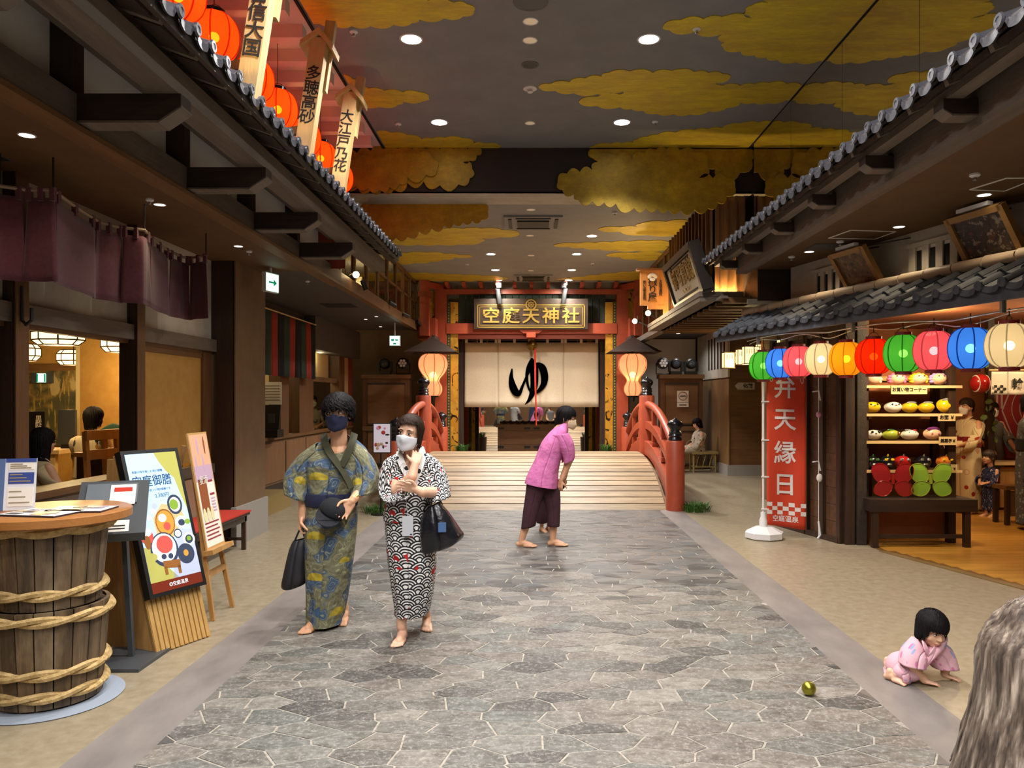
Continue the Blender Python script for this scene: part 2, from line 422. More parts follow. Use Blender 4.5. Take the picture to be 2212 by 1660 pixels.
def scallop(pts, k=.27, n=5):                                       # bulging arc on every edge of an outline (counted so that bulges point outward)
    A = sum(a[0]*b[1]-b[0]*a[1] for a, b in zip(pts, pts[1:]+pts[:1])); s = 1 if A > 0 else -1; out = []
    for a, b in zip(pts, pts[1:]+pts[:1]):
        dx, dy = b[0]-a[0], b[1]-a[1]; L = hypot(dx, dy)
        kk = k if L < .75 else 0
        for i in range(n):
            t = i/n; bu = kk*4*t*(1-t); out.append((a[0]+dx*t+dy*bu*s, a[1]+dy*t-dx*bu*s))
    return out
def refine(pts, step):
    out = []
    for a, b in zip(pts, pts[1:]+pts[:1]):
        L = hypot(b[0]-a[0], b[1]-a[1]); m = max(1, round(L/step)) if L < 1.6 else 1
        for i in range(m): out.append((a[0]+(b[0]-a[0])*i/m, a[1]+(b[1]-a[1])*i/m))
    return out
def ceil_cloud(pix, z, step=.17):
    h = z-CAMH; pts = []
    for x, y in pix:
        Y = h*FPX/(CY-y); X_ = (x-CX)*Y/FPX; pts.append((X_, Y))
    pts = scallop(refine(pts, step)); pts = [(max(-1.80, min(x, 2.65)), min(y, YS-.01)) if z > 4.4 else (x, y) for x, y in pts]
    z -= .0012*len(ceiling.children)*.1
    struct('gold_cloud', MB().poly([(x, y, z-.006) for x, y in pts], (0, 0, .007)), gold_cloud_m, ceiling)
U = [[(640, 10), (663, 42), (690, 50), (720, 54), (760, 55), (800, 55), (850, 52), (890, 48), (905, 40), (960, 38), (1000, 34), (1024, 22), (1010, 8), (980, 4), (920, 2), (900, -70), (600, -70)],
     [(735, 160), (760, 168), (768, 182), (795, 190), (830, 195), (870, 198), (905, 198), (926, 210), (915, 217), (870, 218), (860, 225), (820, 230), (772, 226)],
     [(808, 284), (845, 286), (880, 291), (910, 300), (960, 297), (1000, 298), (1022, 305), (1015, 310), (1050, 310), (1082, 315), (1070, 319), (1040, 321), (830, 322)],
     [(1163, 187), (1190, 180), (1230, 176), (1265, 168), (1300, 164), (1315, 156), (1360, 153), (1410, 156), (1450, 152), (1500, 154), (1560, 158), (1575, 170), (1545, 178), (1530, 195), (1480, 205), (1400, 206), (1345, 196), (1290, 202), (1240, 200), (1200, 195)],
     [(1250, 219), (1290, 208), (1340, 203), (1420, 196), (1500, 190), (1560, 184), (1600, 184), (1660, 178), (1700, 180), (1760, 186), (1735, 208), (1660, 222), (1600, 220), (1570, 232), (1530, 240), (1490, 246), (1420, 245), (1390, 238), (1340, 230), (1290, 228)],
     [(1432, 55), (1470, 42), (1520, 40), (1560, 35), (1625, 38), (1612, 22), (1625, 10), (1660, 5), (1680, -60), (1960, -80), (1890, 8), (1785, 128), (1770, 130), (1720, 133), (1680, 128), (1630, 118), (1600, 110), (1562, 100), (1565, 90), (1560, 72), (1500, 68), (1445, 63)],
     [(1275, 321), (1280, 316), (1320, 310), (1370, 308), (1378, 300), (1420, 290), (1460, 285), (1500, 280), (1560, 276), (1600, 266), (1640, 264), (1668, 262), (1622, 321)]]
for q in U: ceil_cloud(q, ZC)
L_ = [[(838, 518), (900, 512), (900, 495), (960, 494), (1040, 493), (1085, 496), (1122, 505), (1080, 512), (1030, 512), (1040, 522), (990, 528), (860, 528)],
      [(840, 548), (920, 545), (960, 548), (1022, 553), (980, 556), (930, 565), (860, 570)],
      [(780, 592), (900, 590), (1000, 594), (1085, 598), (1090, 604), (1000, 607), (760, 607)],
      [(1292, 494), (1340, 490), (1380, 490), (1385, 482), (1440, 478), (1484, 475), (1460, 507), (1400, 507), (1340, 500)],
      [(1195, 530), (1250, 525), (1320, 523), (1400, 520), (1444, 522), (1430, 541), (1330, 540), (1260, 535)],
      [(1310, 550), (1370, 546), (1425, 545), (1412, 562), (1370, 560)],
      [(1200, 604), (1260, 598), (1330, 590), (1395, 585), (1380, 606)]]
for q in L_: ceil_cloud(q, ZL, .35)
def board_cloud(pix, Y, label, step=.16):
    pts = [(P(x, y, Y).x, P(x, y, Y).z) for x, y in pix]; pts = scallop(refine(pts, step), .36)
    t = thing('gold_cloud_board', label, 'cloud panel', (pts[0][0], Y, pts[0][1]), 0, 'cut-out cloud boards on the ceiling step')
    MB().poly([(x, Y, z) for x, z in pts], (0, .025, 0)).build('board', gold_board_m, t)
board_cloud([(742, 335), (830, 322), (1040, 323), (1030, 335), (1015, 347), (1000, 350), (1020, 365), (1015, 385), (990, 398), (950, 400), (915, 392), (880, 395), (850, 410), (800, 412), (745, 400)], YS-.03, 'orange gold cloud board on the dark ceiling step beside the red lantern room')
board_cloud([(742, 345), (800, 345), (850, 338), (900, 335), (935, 345), (945, 362), (920, 378), (880, 382), (862, 398), (820, 410), (745, 398)], YS-.06, 'smaller orange gold cloud board overlapping the board by the red lantern room')
board_cloud([(785, 438), (1040, 440), (1054, 458), (1040, 475), (1000, 480), (960, 488), (905, 500), (880, 512), (830, 515), (800, 500), (790, 470)], YS+.48, 'dark gold cloud board hanging below the left end of the pale ceiling band')
board_cloud([(1275, 322), (1280, 342), (1310, 335), (1350, 335), (1372, 345), (1400, 330), (1470, 340), (1530, 350), (1560, 380), (1600, 372), (1625, 345), (1623, 322)], YS-.03, 'gold cloud board at the top of the dark step beside the glass')
board_cloud([(1205, 392), (1225, 375), (1280, 368), (1290, 350), (1330, 338), (1365, 345), (1392, 332), (1440, 322), (1500, 330), (1530, 355), (1510, 385), (1570, 385), (1588, 402), (1570, 425), (1530, 450), (1470, 455), (1420, 450), (1370, 450), (1330, 440), (1280, 435), (1250, 432), (1240, 420), (1215, 410)], YS-.06, 'largest gold cloud board hanging below the dark ceiling step')
for p in [(1612, 410), (1622, 432)]: pass

# downlights
def downlight(label, loc, r, lens, energy=0, group='ceiling downlights', spot=100, col=(1, .97, .94), trim=None):
    t = thing('downlight', label, 'downlight', loc, 0, group)
    z = loc[2]; c = (loc[0], loc[1], 0)
    MB().lathe([(r, z-.004), (r*1.18, z-.004), (r*1.2, z-.001), (r*1.2, z)], c, 20, cap=False).build('trim_ring', trim or white_p, t)
    MB().lathe([(.0001, z-.003), (r, z-.003)], c, 20, cap=False).build('lens', lens, t)
    if energy:
        light('SPOT', 'downlight_lamp', (loc[0], loc[1], z-.03), energy, col, size=.09, spot=spot, blend=.7)
gl = 'large white downlight in the dark ceiling'
for k, Y in enumerate((.65, 2.62, 4.59, 6.56, 8.53, -1.3, -3.3)):
    for sx in (-1.04, 1.0):
        lab = {3: 'nearer of the bright white downlights', 4: 'farther of the bright white downlights'}.get(k, f'bright white downlight above the frame, {("fourth", "third", "second", "", "", "fifth", "sixth")[k]} of its row')
        downlight(lab+(' on the red lantern side' if sx < 0 else ' on the glass wall side'), (sx, Y, ZC), .085, lamp_white, ENERGY['main'], 'bright downlights of the near ceiling', 115 if k == 4 else 150)
for k, (Y, nm) in enumerate(((11.95, 'first'), (13.45, 'second'), (15.1, 'third'), (16.4, 'fourth'))):
    for sx in (-.73, .78):
        if k == 0 and sx < 0: continue
        downlight(f'small white downlight, {nm} row beyond the ceiling step, '+('red room side' if sx < 0 else 'slatted box side'), (sx+(0 if k else .15), Y, ZL), .075, lamp_white, ENERGY['low'], 'downlights of the far ceiling', 140)
hc = ZC-CAMH
def onceil(px, py, z): Y = (z-CAMH)*FPX/(CY-py); return (px-CX)*Y/FPX, Y, z
for i, (px, py, r, lens, lab) in enumerate(((1146, 5, .115, grey_metal, 'round dark ceiling speaker at the top edge of the view'), (1146, 46, .055, lamp_dim, 'recessed lamp with a twin lens nearest the ceiling speaker'), (1145, 87, .055, lamp_dim, 'warm recessed lamp between the nearest pair of bright downlights'), (1145, 140, .07, black_m, 'round black ceiling speaker in the middle of the near ceiling'), (1145, 266, .05, lamp_dim, 'warm recessed lamp between the farther pair of bright downlights'))):
    downlight(lab, onceil(px, py, ZC), r, lens, group='centre row of the near ceiling', trim=grey_metal if lens in (grey_metal, black_m) else None)
for px, py, lab in ((1147, 453, 'nearest lamp of the centre row beyond the air conditioner step'), (1145, 509, 'lamp of the centre row just beyond the near air conditioner'), (1147, 552, 'lamp midway in the centre row of the far ceiling'), (1147, 585, 'last lamp of the centre row before the far air conditioner')):
    downlight(lab, onceil(px, py, ZL), .05, lamp_dim, group='centre row of the far ceiling')
def detector(px, py, z, label, r=.05, cat='smoke detector'):
    c = onceil(px, py, z); t = thing('smoke_detector' if r > .045 else 'sprinkler_head', label, cat, c)
    MB().lathe([(r, z), (r, z-.012), (r*.7, z-.02), (r*.3, z-.022)], (c[0], c[1], 0), 16).build('base', white_p, t, True)
    MB().lathe([(r*.28, z-.022), (r*.28, z-.038), (r*.45, z-.04), (r*.4, z-.046)], (c[0], c[1], 0), 12).build('sensor', white_p if r > .045 else steel, t, True)
detector(1145, 190, ZC, 'white round smoke detector on the dark near ceiling', .07)
for px, py, lab in ((764, 67, 'white sprinkler head near the top left gold cloud'), (860, 267, 'white sprinkler head above the lower left gold cloud'), (1415, 262, 'white sprinkler head beside the far bright downlight'), (1505, 61, 'white sprinkler head under the largest ceiling cloud')):
    detector(px, py, ZC, lab, .035, 'sprinkler')
for px, py, lab in ((1328, 459, 'small sprinkler near the first far downlight'), (1009, 571, 'small sprinkler left of the far centre row'), (1280, 569, 'small sprinkler right of the far centre row')):
    detector(px, py, ZL, lab, .035, 'sprinkler')
def cassette(px, y0, y1, w, label):
    Y0 = (ZL-CAMH)*FPX/(CY-y1); Y1 = (ZL-CAMH)*FPX/(CY-y0); a, b = min(Y0, Y1), max(Y0, Y1); x = (px-CX)*a/FPX; w2 = w*a/FPX/2
    t = thing('air_conditioner', label, 'air conditioner', (x, (a+b)/2, ZL)); m = (a+b)/2
    MB().span((x-w2, a, ZL-.03), (x+w2, b, ZL)).build('panel', ceil_low, t)
    MB().span((x-w2*.55, m-.25*(b-a), ZL-.05), (x+w2*.55, m+.25*(b-a), ZL-.03)).build('grille', black_m, t)
    for s in (-1, 1):
        MB().bar((x+s*w2*.8, a+.1, ZL-.036), (x+s*w2*.8, b-.1, ZL-.036), .05, .012).build('air_slot', black_m, t)
        MB().bar((x-w2*.6, m+s*(b-a)*.4, ZL-.036), (x+w2*.6, m+s*(b-a)*.4, ZL-.036), .05, .012).build('air_slot', black_m, t)
cassette(1152, 465, 492, 128, 'ceiling air conditioner cassette nearest in the pale far ceiling')
cassette(1152, 593, 605, 84, 'ceiling air conditioner cassette farthest away before the red gate')
# ---------------------------------------------------------------- shared builders: tiles, lanterns, cloth
def tile_mesh(up, ac, pitch, length, apron=.045, n=12):
    up, ac = V(up).normalized(), V(ac).normalized(); nz = up.cross(ac)
    if nz.z < 0: nz = -nz
    b = MB()
    def prof(u): return -.018*sin(pi*u/.66) if u < .66 else .032*sin(pi*(u-.66)/.34)
    us = [i/n for i in range(n+1)]
    for t in (0, 1):                                                # upper skin then lower skin
        for s in (0, length):
            for u in us: b.v.append(ac*((u-.5)*pitch*1.06)+up*s+nz*(prof(u)-(.014 if t else 0)-(.0 if s == 0 else .012)))
    m = n+1
    for i in range(n): b.f += [[i, i+1, m+i+1, m+i], [2*m+i, 3*m+i, 3*m+i+1, 2*m+i+1]]
    b.f += [[i, 2*m+i, 2*m+i+1, i+1] for i in range(n)]
    if apron:
        k = len(b.v)
        for d in (0, 1):
            for u in us: q = ac*((u-.5)*pitch*1.06)-up*.004+nz*prof(u); b.v.append(q if not d else q-V((0, 0, apron*(1.0 if u < .62 else .5))))
            for u in us: q = ac*((u-.5)*pitch*1.06)+up*.010+nz*prof(u); b.v.append(q if not d else q-V((0, 0, apron*(1.0 if u < .62 else .5))))
        for i in range(n):
            b.f += [[k+i, k+i+1, k+2*m+i+1, k+2*m+i], [k+m+i, k+3*m+i, k+3*m+i+1, k+m+i+1], [k+2*m+i, k+2*m+i+1, k+3*m+i+1, k+3*m+i]]
        c = ac*((.83-.5)*pitch*1.06)-up*.006+nz*.004; r = pitch*.19; k = len(b.v); q = 10; w_ = up.cross(ac).normalized()
        fw = -V((up.x, up.y, 0)).normalized()
        for d, rr in ((0, r), (.012, r*.9), (.012, r*.5), (.009, r*.45)):
            for j in range(q): t = 2*pi*j/q; b.v.append(c+fw*d+ac*(cos(t)*rr)+V((0, 0, sin(t)*rr)))
        for e in range(3):
            for j in range(q): a = k+e*q+j; bb = k+e*q+(j+1) % q; b.f.append([a, bb, bb+q, a+q])
        b.f.append([k+3*q+j for j in range(q)])
    return b.mesh('roof_tile', 50)
def tiled(parent, p0, p1, up, pitch, length, rows=2, m=None):
    p0, p1 = V(p0), V(p1); d = p1-p0; k = round(d.length/pitch); ac = d/k; up = V(up).normalized()
    me = tile_mesh(up, ac, ac.length, length); me2 = tile_mesh(up, ac, ac.length, length, 0, 8); me.materials.append(m or tile_m); me2.materials.append(m or tile_m)
    off = wpos(parent)
    for r in range(rows):
        for i in range(k):
            o = link('roof_tile', me if r == 0 else me2, None, parent); o.location = p0+ac*(i+.5)+up*(r*length*.8)+V((0, 0, .012*r))-off
def lantern_proto(dia, hgt, shade, seam, cap, bulb, colour, strength, prof=None, capr=.42, seams=8, size=.035):
    """a paper lantern hanging from its top; origin at the shade's centre"""
    r, h = dia/2, hgt/2; t = thing('paper_lantern', 'paper lantern', 'lantern')
    if prof is None:
        prof = []
        for i in range(17):
            a = -pi/2+pi*i/16; z = h*sin(a); prof.append((r*max(capr, abs(cos(a))**.62), z))
    else: prof = [(a*r, b*h) for a, b in prof]
    MB().lathe(prof, n=28, cap=False).build('shade', shade, t, 80)
    for i in range(seams):
        a = 2*pi*(i+.3)/seams; MB().tube([V((q*1.003*cos(a), q*1.003*sin(a), z)) for q, z in prof], dia*.017, 5).build('seam', seam, t, True)
    rt, rb = prof[-1][0], prof[0][0]
    MB().lathe([(rt*.72, h-.004), (rt*1.04, h-.004), (rt*1.04, h+.022), (rt*.72, h+.022), (rt*.72, h-.004)], n=20, cap=False).build('top_ring', cap, t, True)
    MB().lathe([(rb*.72, -h-.022), (rb*1.04, -h-.022), (rb*1.04, -h+.004), (rb*.72, -h+.004), (rb*.72, -h-.022)], n=20, cap=False).build('bottom_ring', cap, t, True)
    MB().tube([(-rt*.9, 0, h+.02), (-rt*.5, 0, h+.05), (0, 0, h+.065), (rt*.5, 0, h+.05), (rt*.9, 0, h+.02)], .003, 5).build('handle', black_m, t, True)
    l = light('POINT', 'lantern_lamp', (0, 0, 0), strength, colour, size=size); l.parent = t
    return t
def cloth_panel(b, top, z1, amp=.012, waves=2.5, flare=0, nz=10, nx=16, ph=0, nrm=None, thick=.0):
    """hanging cloth: top = 3-D polyline, hanging to height z1; ripples grow downwards"""
    pts = []; L = [0]
    for a, c in zip(top, top[1:]): L.append(L[-1]+(V(c)-V(a)).length)
    for i in range(nx+1):
        s = L[-1]*i/nx; j = max(q for q in range(len(top)-1) if L[q] <= s+1e-9); u = (s-L[j])/max(1e-6, L[j+1]-L[j]); pts.append(V(top[j]).lerp(V(top[j+1]), min(1, u)))
    d = (V(top[-1])-V(top[0])); d.z = 0; d.normalize(); nr = V(nrm) if nrm else V((-d.y, d.x, 0)); k = len(b.v); mid = (pts[0]+pts[-1])/2
    for j in range(nz+1):
        t = j/nz
        for i, p in enumerate(pts):
            u = i/nx; q = V((p.x, p.y, p.z+(z1-p.z)*t)); q += d*((u-.5)*flare*t); q += nr*(amp*t*sin(2*pi*waves*u+ph+t*.8)); b.v.append(q)
    for j in range(nz):
        for i in range(nx): a = k+j*(nx+1)+i; b.f.append([a, a+1, a+nx+2, a+nx+1])
    return b
def solid(o, t): q = o.modifiers.new('thickness', 'SOLIDIFY'); q.thickness = t; q.offset = 0; return o

# ---------------------------------------------------------------- left wing: soffit, beam, eave roof
sl = struct('ceiling_soffit_left', MB().span((-9, -6, ZS), (-2.475, 9.0, ZS+.12)), soffit_m)
struct('slate_panel', MB().span((-9, 9.0, ZS), (-2.475, YE, ZS+.12)), slate_paint, sl)
fb = struct('trim_1', MB().span((-2.58, -3, ZS-.03), (-2.475, 9.9, 3.26)), grey_wood_y)
struct('edge_board', MB().span((-2.60, -3, ZS-.045), (-2.455, 9.9, ZS-.015)), brown_wood_y, fb)
fb2 = struct('trim_2', MB().span((-2.58, 9.9, ZS-.03), (-2.475, YE, 3.24)), brown_wood_y)
up_l = struct('wall_over_beam', MB().span((-2.70, -3, 3.24), (-2.63, 9.9, 3.95)), grey_plaster)
struct('upper_floor', MB().span((-9, -3, 3.9), (-2.75, YS, 3.96)), dark_wood, up_l)
AY = [4.21+1.32*k for k in range(-2, 4)]
roof = thing('tiled_roof', 'long grey pantile eave on dark brackets above the restaurant front', 'roof', (-2.4, 6, 3.3))
for i, y in enumerate(AY):
    b = MB().poly([(-2.62, y-.06, 3.11), (-2.03, y-.06, 3.11), (-1.91, y-.06, 3.19), (-1.91, y-.06, 3.26), (-2.62, y-.06, 3.26)], (0, .12, 0))
    o = b.build('bracket_arm', dark_wood_x, roof)
    MB().poly([(-2.62, y-.065, 3.10), (-2.03, y-.065, 3.10), (-1.905, y-.065, 3.183), (-1.905, y-.065, 3.194), (-2.03, y-.065, 3.112), (-2.62, y-.065, 3.112)], (0, .13, 0)).build('arm_edge', grey_wood_y, o)
    MB().span((-2.63, y-.05, 3.24), (-2.5, y+.05, 3.74)).build('bracket_post', dark_wood, roof)
MB().span((-2.08, -1, 3.26), (-1.92, 9.95, 3.40)).build('purlin', grey_wood_y, roof)
MB().span((-2.50, -1, 3.56), (-2.36, 9.95, 3.66)).build('purlin', grey_wood_y, roof)
y = -.6
while y < 9.9:
    MB().bar((-2.66, y, 3.74), (-1.76, y, 3.415), .04, .06).build('rafter', grey_wood_y, roof)
    MB().bar((-1.92, y+.2, 3.455), (-1.79, y+.2, 3.412), .30, .03).build('eave_board', dark_wood_x, roof); y += .385
MB().poly([(-1.74, -1, 3.455), (-2.75, -1, 3.82), (-2.75, -1, 3.85), (-1.74, -1, 3.485)], (0, 10.97, 0)).build('sheathing', dark_wood_y, roof)
MB().span((-1.775, -1, 3.40), (-1.745, 9.97, 3.47)).build('eave_fascia', dark_wood_y, roof)
tiled(roof, (-1.72, 1.85, 3.485), (-1.72, 9.97, 3.485), (-1, 0, .36), .19, .30, 2)
# glass balustrade of the mezzanine beyond the roof
bal = thing('glass_balustrade', 'glass balustrade with wooden mullions along the mezzanine over the striped curtain', 'balustrade', (-2.52, 13, 3.24))
for k in range(9):
    y = 9.98+.82*k; MB().span((-2.56, y-.03, 3.24), (-2.50, y+.03, 4.13)).build('mullion', brown_wood, bal)
    if k < 8: MB().span((-2.54, y+.03, 3.28), (-2.525, y+.79, 4.08)).build('glass_pane', glass_rail, bal)
    if k < 8: MB().span((-2.56, y+.03, 3.66), (-2.51, y+.79, 3.70)).build('mid_rail', brown_wood_y, bal)
MB().span((-2.57, 9.95, 4.08), (-2.49, 16.6, 4.13)).build('top_rail', brown_wood_y, bal)
for y_ in (11.4, 14.4): light('POINT', 'mezzanine_fill', (-3.2, y_, 3.8), 7, (1, .78, .45), size=.1)  # unseen fill lights, added to brighten the mustard wall behind the glass
struct('wall_mezzanine', MB().span((-4.2, 9.9, 3.2), (-4.1, YE, 4.15)), mustard)
def clip_spot(label, loc, aim, lit=0, bulb=None, arm=None):
    t = thing('spotlight', label, 'spotlight', loc); c = V(loc); d = (V(aim)-c).normalized()
    MB().tube([c-d*.07, c+d*.07], .04, 12).build('can', black_m, t, True)
    MB().bar(c-d*.03+V((0, 0, .0)), c-d*.03+V((0, 0, .10)), .012, .012).build('yoke', black_m, t)
    if arm: MB().bar(c, arm, .02, .02).build('arm', black_m, t)
    if bulb: MB().ball(c+d*.085, .045, 14, 8).build('bulb', lamp_warm, t, True)
    if lit: light('SPOT', 'spotlight_lamp', c+d*.15, lit, (1, .85, .6), size=.04, spot=80, aim=aim)
    return t
clip_spot('lit warm bulb spotlight at the near end of the mezzanine glass', (-2.46, 10.5, 3.29), (-2.0, 9.9, 3.35), 0, True)
clip_spot('black spotlight pointing down beside the lit bulb on the mezzanine beam', (-2.42, 11.0, 3.24), (-2.2, 11.2, 2.6))
clip_spot('black spotlight clamped midway along the mezzanine beam', (-2.42, 13.2, 3.24), (-2.0, 13.6, 3.0))
clip_spot('black spotlight clamped two thirds along the mezzanine beam', (-2.42, 14.6, 3.2), (-2.0, 15.2, 3.0))
clip_spot('black spotlight at the gate end of the mezzanine beam', (-2.42, 16.2, 3.2), (-2.2, 16.6, 2.9))
# soffit fittings on the left
for px, py, lab in ((58, 292, 'lit downlight in the brown soffit nearest the black vent'), (345, 442, 'lit downlight in the brown soffit beyond the purple curtain'), (515, 532, 'lit downlight in the brown soffit near the exit sign')):
    c = onceil(px, py, ZS); downlight(lab, c, .04, lamp_small, ENERGY['soffit'], 'soffit downlights on the restaurant side', 120, (1, .8, .55))
for px, py, lab in ((323, 430, 'sprinkler beside the soffit downlight over the purple curtain'), (538, 542, 'sprinkler beside the soffit downlight near the exit sign'), (664, 607, 'sprinkler in the slate soffit beyond the exit sign')):
    detector(px, py, ZS, lab, .03, 'sprinkler')
for i, (px, py) in enumerate(((790, 690), (813, 684), (822, 706))): downlight(('first', 'second', 'third')[i]+' tiny downlight in the slate soffit before the far exit sign', onceil(px, py, ZS), .03, lamp_small, 0, 'tiny downlights of the slate soffit')
def hatch(a, b, z, label, m=black_matte, name='ceiling_vent'):
    t = thing(name, label, 'vent', ((a[0]+b[0])/2, (a[1]+b[1])/2, z)); MB().span((a[0], a[1], z-.006), (b[0], b[1], z)).build('opening', m, t)
    MB().span((a[0]-.015, a[1]-.015, z-.004), (b[0]+.015, b[1]+.015, z)).build('frame', slate_paint, t); return t
hatch((-3.82, 4.50), (-3.28, 4.80), ZS, 'black rectangular vent in the brown soffit by the purple curtain')
hatch((-3.35, 12.0), (-2.85, 12.5), ZS, 'black vent in the slate soffit beyond the exit sign')
# red lanterns and lettered plaques
redp = paper_lantern('red_lantern_paper', '#ff5818', .07, .8); red_seam = paper_lantern('red_seam', '#b82c08', .12, .8)
RL = lantern_proto(.33, .33, redp, red_seam, black_lac, None, (1, .42, .12), ENERGY['red'])
RL['group'] = 'red lanterns above the tiled roof'
rl = [(4.15, 'nearest red lantern, cut by the top edge of the view'), (4.74, 'red lantern second from the near end, half behind the roof edge'), (5.28, 'round red lantern in front of the first lettered plaque'), (6.0, 'red lantern half hidden behind the first plaque'), (6.6, 'red lantern between the first and the second plaque'), (7.33, 'red lantern half hidden behind the second plaque'), (7.94, 'red lantern just before the third plaque'), (8.65, 'farthest red lantern, behind the third plaque')]
for i, (y, lab) in enumerate(rl):
    o = RL if i == 0 else copy_tree(RL); o.location = (-2.2, y, 4.10); o['label'] = lab
    if i == 0: MB().tube([(0, 0, .22), (0, 0, .60)], .003, 5).build('cord', black_m, RL).location = (0, 0, 0)
plaq_m = wood('plaque_wood', '#c4a672', '#b08f5c', 'z', rough=.6)
for i, (y, txt, lab) in enumerate(((4.81, '番信大国', 'lettered wooden plaque nearest the viewer, cut by the top edge'), (5.98, '多聴高砂', 'middle lettered wooden plaque with a small gable cap'), (7.04, '大江戸乃花', 'farthest lettered wooden plaque with a small gable cap'))):
    t = thing('lettered_plaque', lab, 'sign', (-1.78, y, 3.5), 0, 'lettered plaques above the eave'); m = M4.Translation((-1.80, y, 3.45)) @ M4.Rotation(R(7), 4, 'Y') @ M4.Rotation(R(-4), 4, 'X')
    def tb(b): b.v = [m @ q for q in b.v]; return b
    tb(MB().span((-.062, -.05, 0), (.062, .05, 1.0))).build('board', plaq_m, t)
    tb(MB().poly([(-.13, -.08, .90), (0, -.08, 1.02), (.13, -.08, .90), (.13, -.08, .945), (0, -.08, 1.07), (-.13, -.08, .945)], (0, .2, 0))).build('gable_cap', plaq_m, t)
    tb(MB().span((.0, .05, .62), (.08, .11, 1.2))).build('back_post', plaq_m, t)
    me = textmesh(txt, .125, .0012, .001, True, .95); me.transform(m @ M4.Translation((0, -.053, .52)) @ M4.Rotation(R(90), 4, 'X')); me.materials.clear(); link('lettering', me, ink, t)
    MB().bar((-2.1, y+.02, 3.66), (-1.78, y+.02, 3.72), .05, .06).build('support_arm', brown_wood_x, t)
    light('SPOT', 'plaque_uplight', (-1.80, y-.22, 3.52), 1.3, (1, .74, .3), size=.03, spot=70, aim=(-1.76, y, 3.95), blend=.8)
# ---------------------------------------------------------------- restaurant front on the left
XW = -3.45
fw = struct('wall_restaurant_upper', MB().span((XW-.12, 2.5, 2.23), (XW-.04, 8.3, ZS)), white_plaster)
lw = struct('wall_restaurant_lower', MB().span((XW-.10, 2.5, 0), (XW-.02, 8.3, .80)), tan_wall)
struct('sill_rail', MB().span((XW-.22, 2.5, .90), (XW+.03, 6.55, .95)), brown_wood_y, lw)
struct('sill_band', MB().span((XW-.14, 2.5, .80), (XW, 8.3, .90)), grey_wood_y, lw)
struct('lower_panel', MB().span((XW-.03, 6.75, .12), (XW-.005, 8.22, .78)), mat('beige_panel', '#a88a6e', rough=.7), lw)
struct('lintel', MB().span((XW-.12, 2.5, 2.11), (XW+.02, 8.3, 2.24)), grey_wood_y, fw)
struct('lintel_lip', MB().span((XW-.09, 2.5, 2.08), (XW-.03, 8.3, 2.11)), brown_wood_y, fw)
for i, y in enumerate((3.5, 5.03, 6.58)):
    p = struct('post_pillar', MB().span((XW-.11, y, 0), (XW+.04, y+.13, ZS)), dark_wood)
    struct('lit_side', MB().span((XW+.035, y, 0), (XW+.05, y+.13, ZS)), brown_wood, p)  # street side in lighter wood: the light on it put into the colour
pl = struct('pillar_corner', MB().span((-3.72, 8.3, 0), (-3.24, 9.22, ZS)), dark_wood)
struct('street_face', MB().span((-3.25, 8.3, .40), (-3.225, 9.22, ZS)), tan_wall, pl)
struct('plinth', MB().span((-3.26, 8.26, 0), (-3.20, 9.25, .42)), mat('plinth_grey', '#8f8a82', rough=.7), pl)
fs = thing('fusuma_panel', 'mustard yellow sliding panel between the post and the corner pillar', 'sliding door', (XW-.06, 7.45, .9))
MB().span((XW-.09, 6.75, .95), (XW-.05, 8.10, 2.05)).build('panel', mustard, fs)
MB().span((XW-.10, 8.06, .9), (XW-.02, 8.25, 2.10)).build('stile', brown_wood, fs)
MB().span((XW-.10, 6.71, 2.03), (XW-.04, 8.25, 2.10)).build('top_rail', brown_wood_y, fs)
hk = thing('lantern_hook', 'dark metal hook on the post under the purple curtain', 'hook', (XW+.08, 5.1, 2.15))
MB().tube([(XW+.05, 5.08, 2.35), (XW+.06, 5.08, 2.12), (XW+.10, 5.05, 2.09), (XW+.14, 5.05, 2.12), (XW+.14, 5.05, 2.2)], .012, 6).build('hook', black_m, hk, True)
# interior
struct('wall_restaurant_back', MB().span((-9, 11.4, 0), (-5.4, 11.5, ZS)), mustard)
struct('wall_restaurant_side', MB().span((-5.45, 9.2, 0), (-3.3, 9.3, ZS)), mustard)
struct('wall_shop_back', MB().span((-5.5, 9.2, 0), (-5.4, 17.3, ZS)), mat('cream_wall', '#d6c18c', rough=.85))
def mural_mat():
    n = N('mural_print'); f = n.noise(1.6, 3, (1, 1, 1.3)); g = n.noise(5, 5, (1.2, 1, .5)); h_ = n.noise(9, 3, (3, 1, .35))
    col = n.ramp(f, [(.32, lin('#2e3420')), (.45, lin('#4c4526')), (.52, lin('#7d6430')), (.6, lin('#39381f')), (.75, lin('#8a7440'))])
    col = n.mix(n.ramp(h_, [(.56, (0, 0, 0, 1)), (.62, (.8, .8, .8, 1))]), col, lin('#a0873f')); return n.done(n.mix(n.ramp(g, [(.58, (0, 0, 0, 1)), (.64, (.8, .8, .8, 1))]), col, lin('#a89668')), .7)
mu = thing('wall_mural', 'dark green and gold painted mural on the back wall of the restaurant', 'mural', (-7, 11.38, 1.4))
MB().span((-8.6, 11.36, .9), (-6.45, 11.395, 2.02)).build('painted_panel', mural_mat(), mu)
MB().span((-8.6, 11.34, 2.02), (-5.5, 11.39, 2.12)).build('top_rail', brown_wood_x, mu)
struct('post_pillar', MB().span((-6.42, 11.2, 0), (-6.22, 11.39, ZS)), brown_wood)
struct('floor_tatami', MB().span((-9, 2.5, 0), (-3.6, 11.4, .25)), mat('tatami', '#8c7440', rough=.8))
lamp_paper = mat('lamp_paper', '#ffe0a0', es=.7)
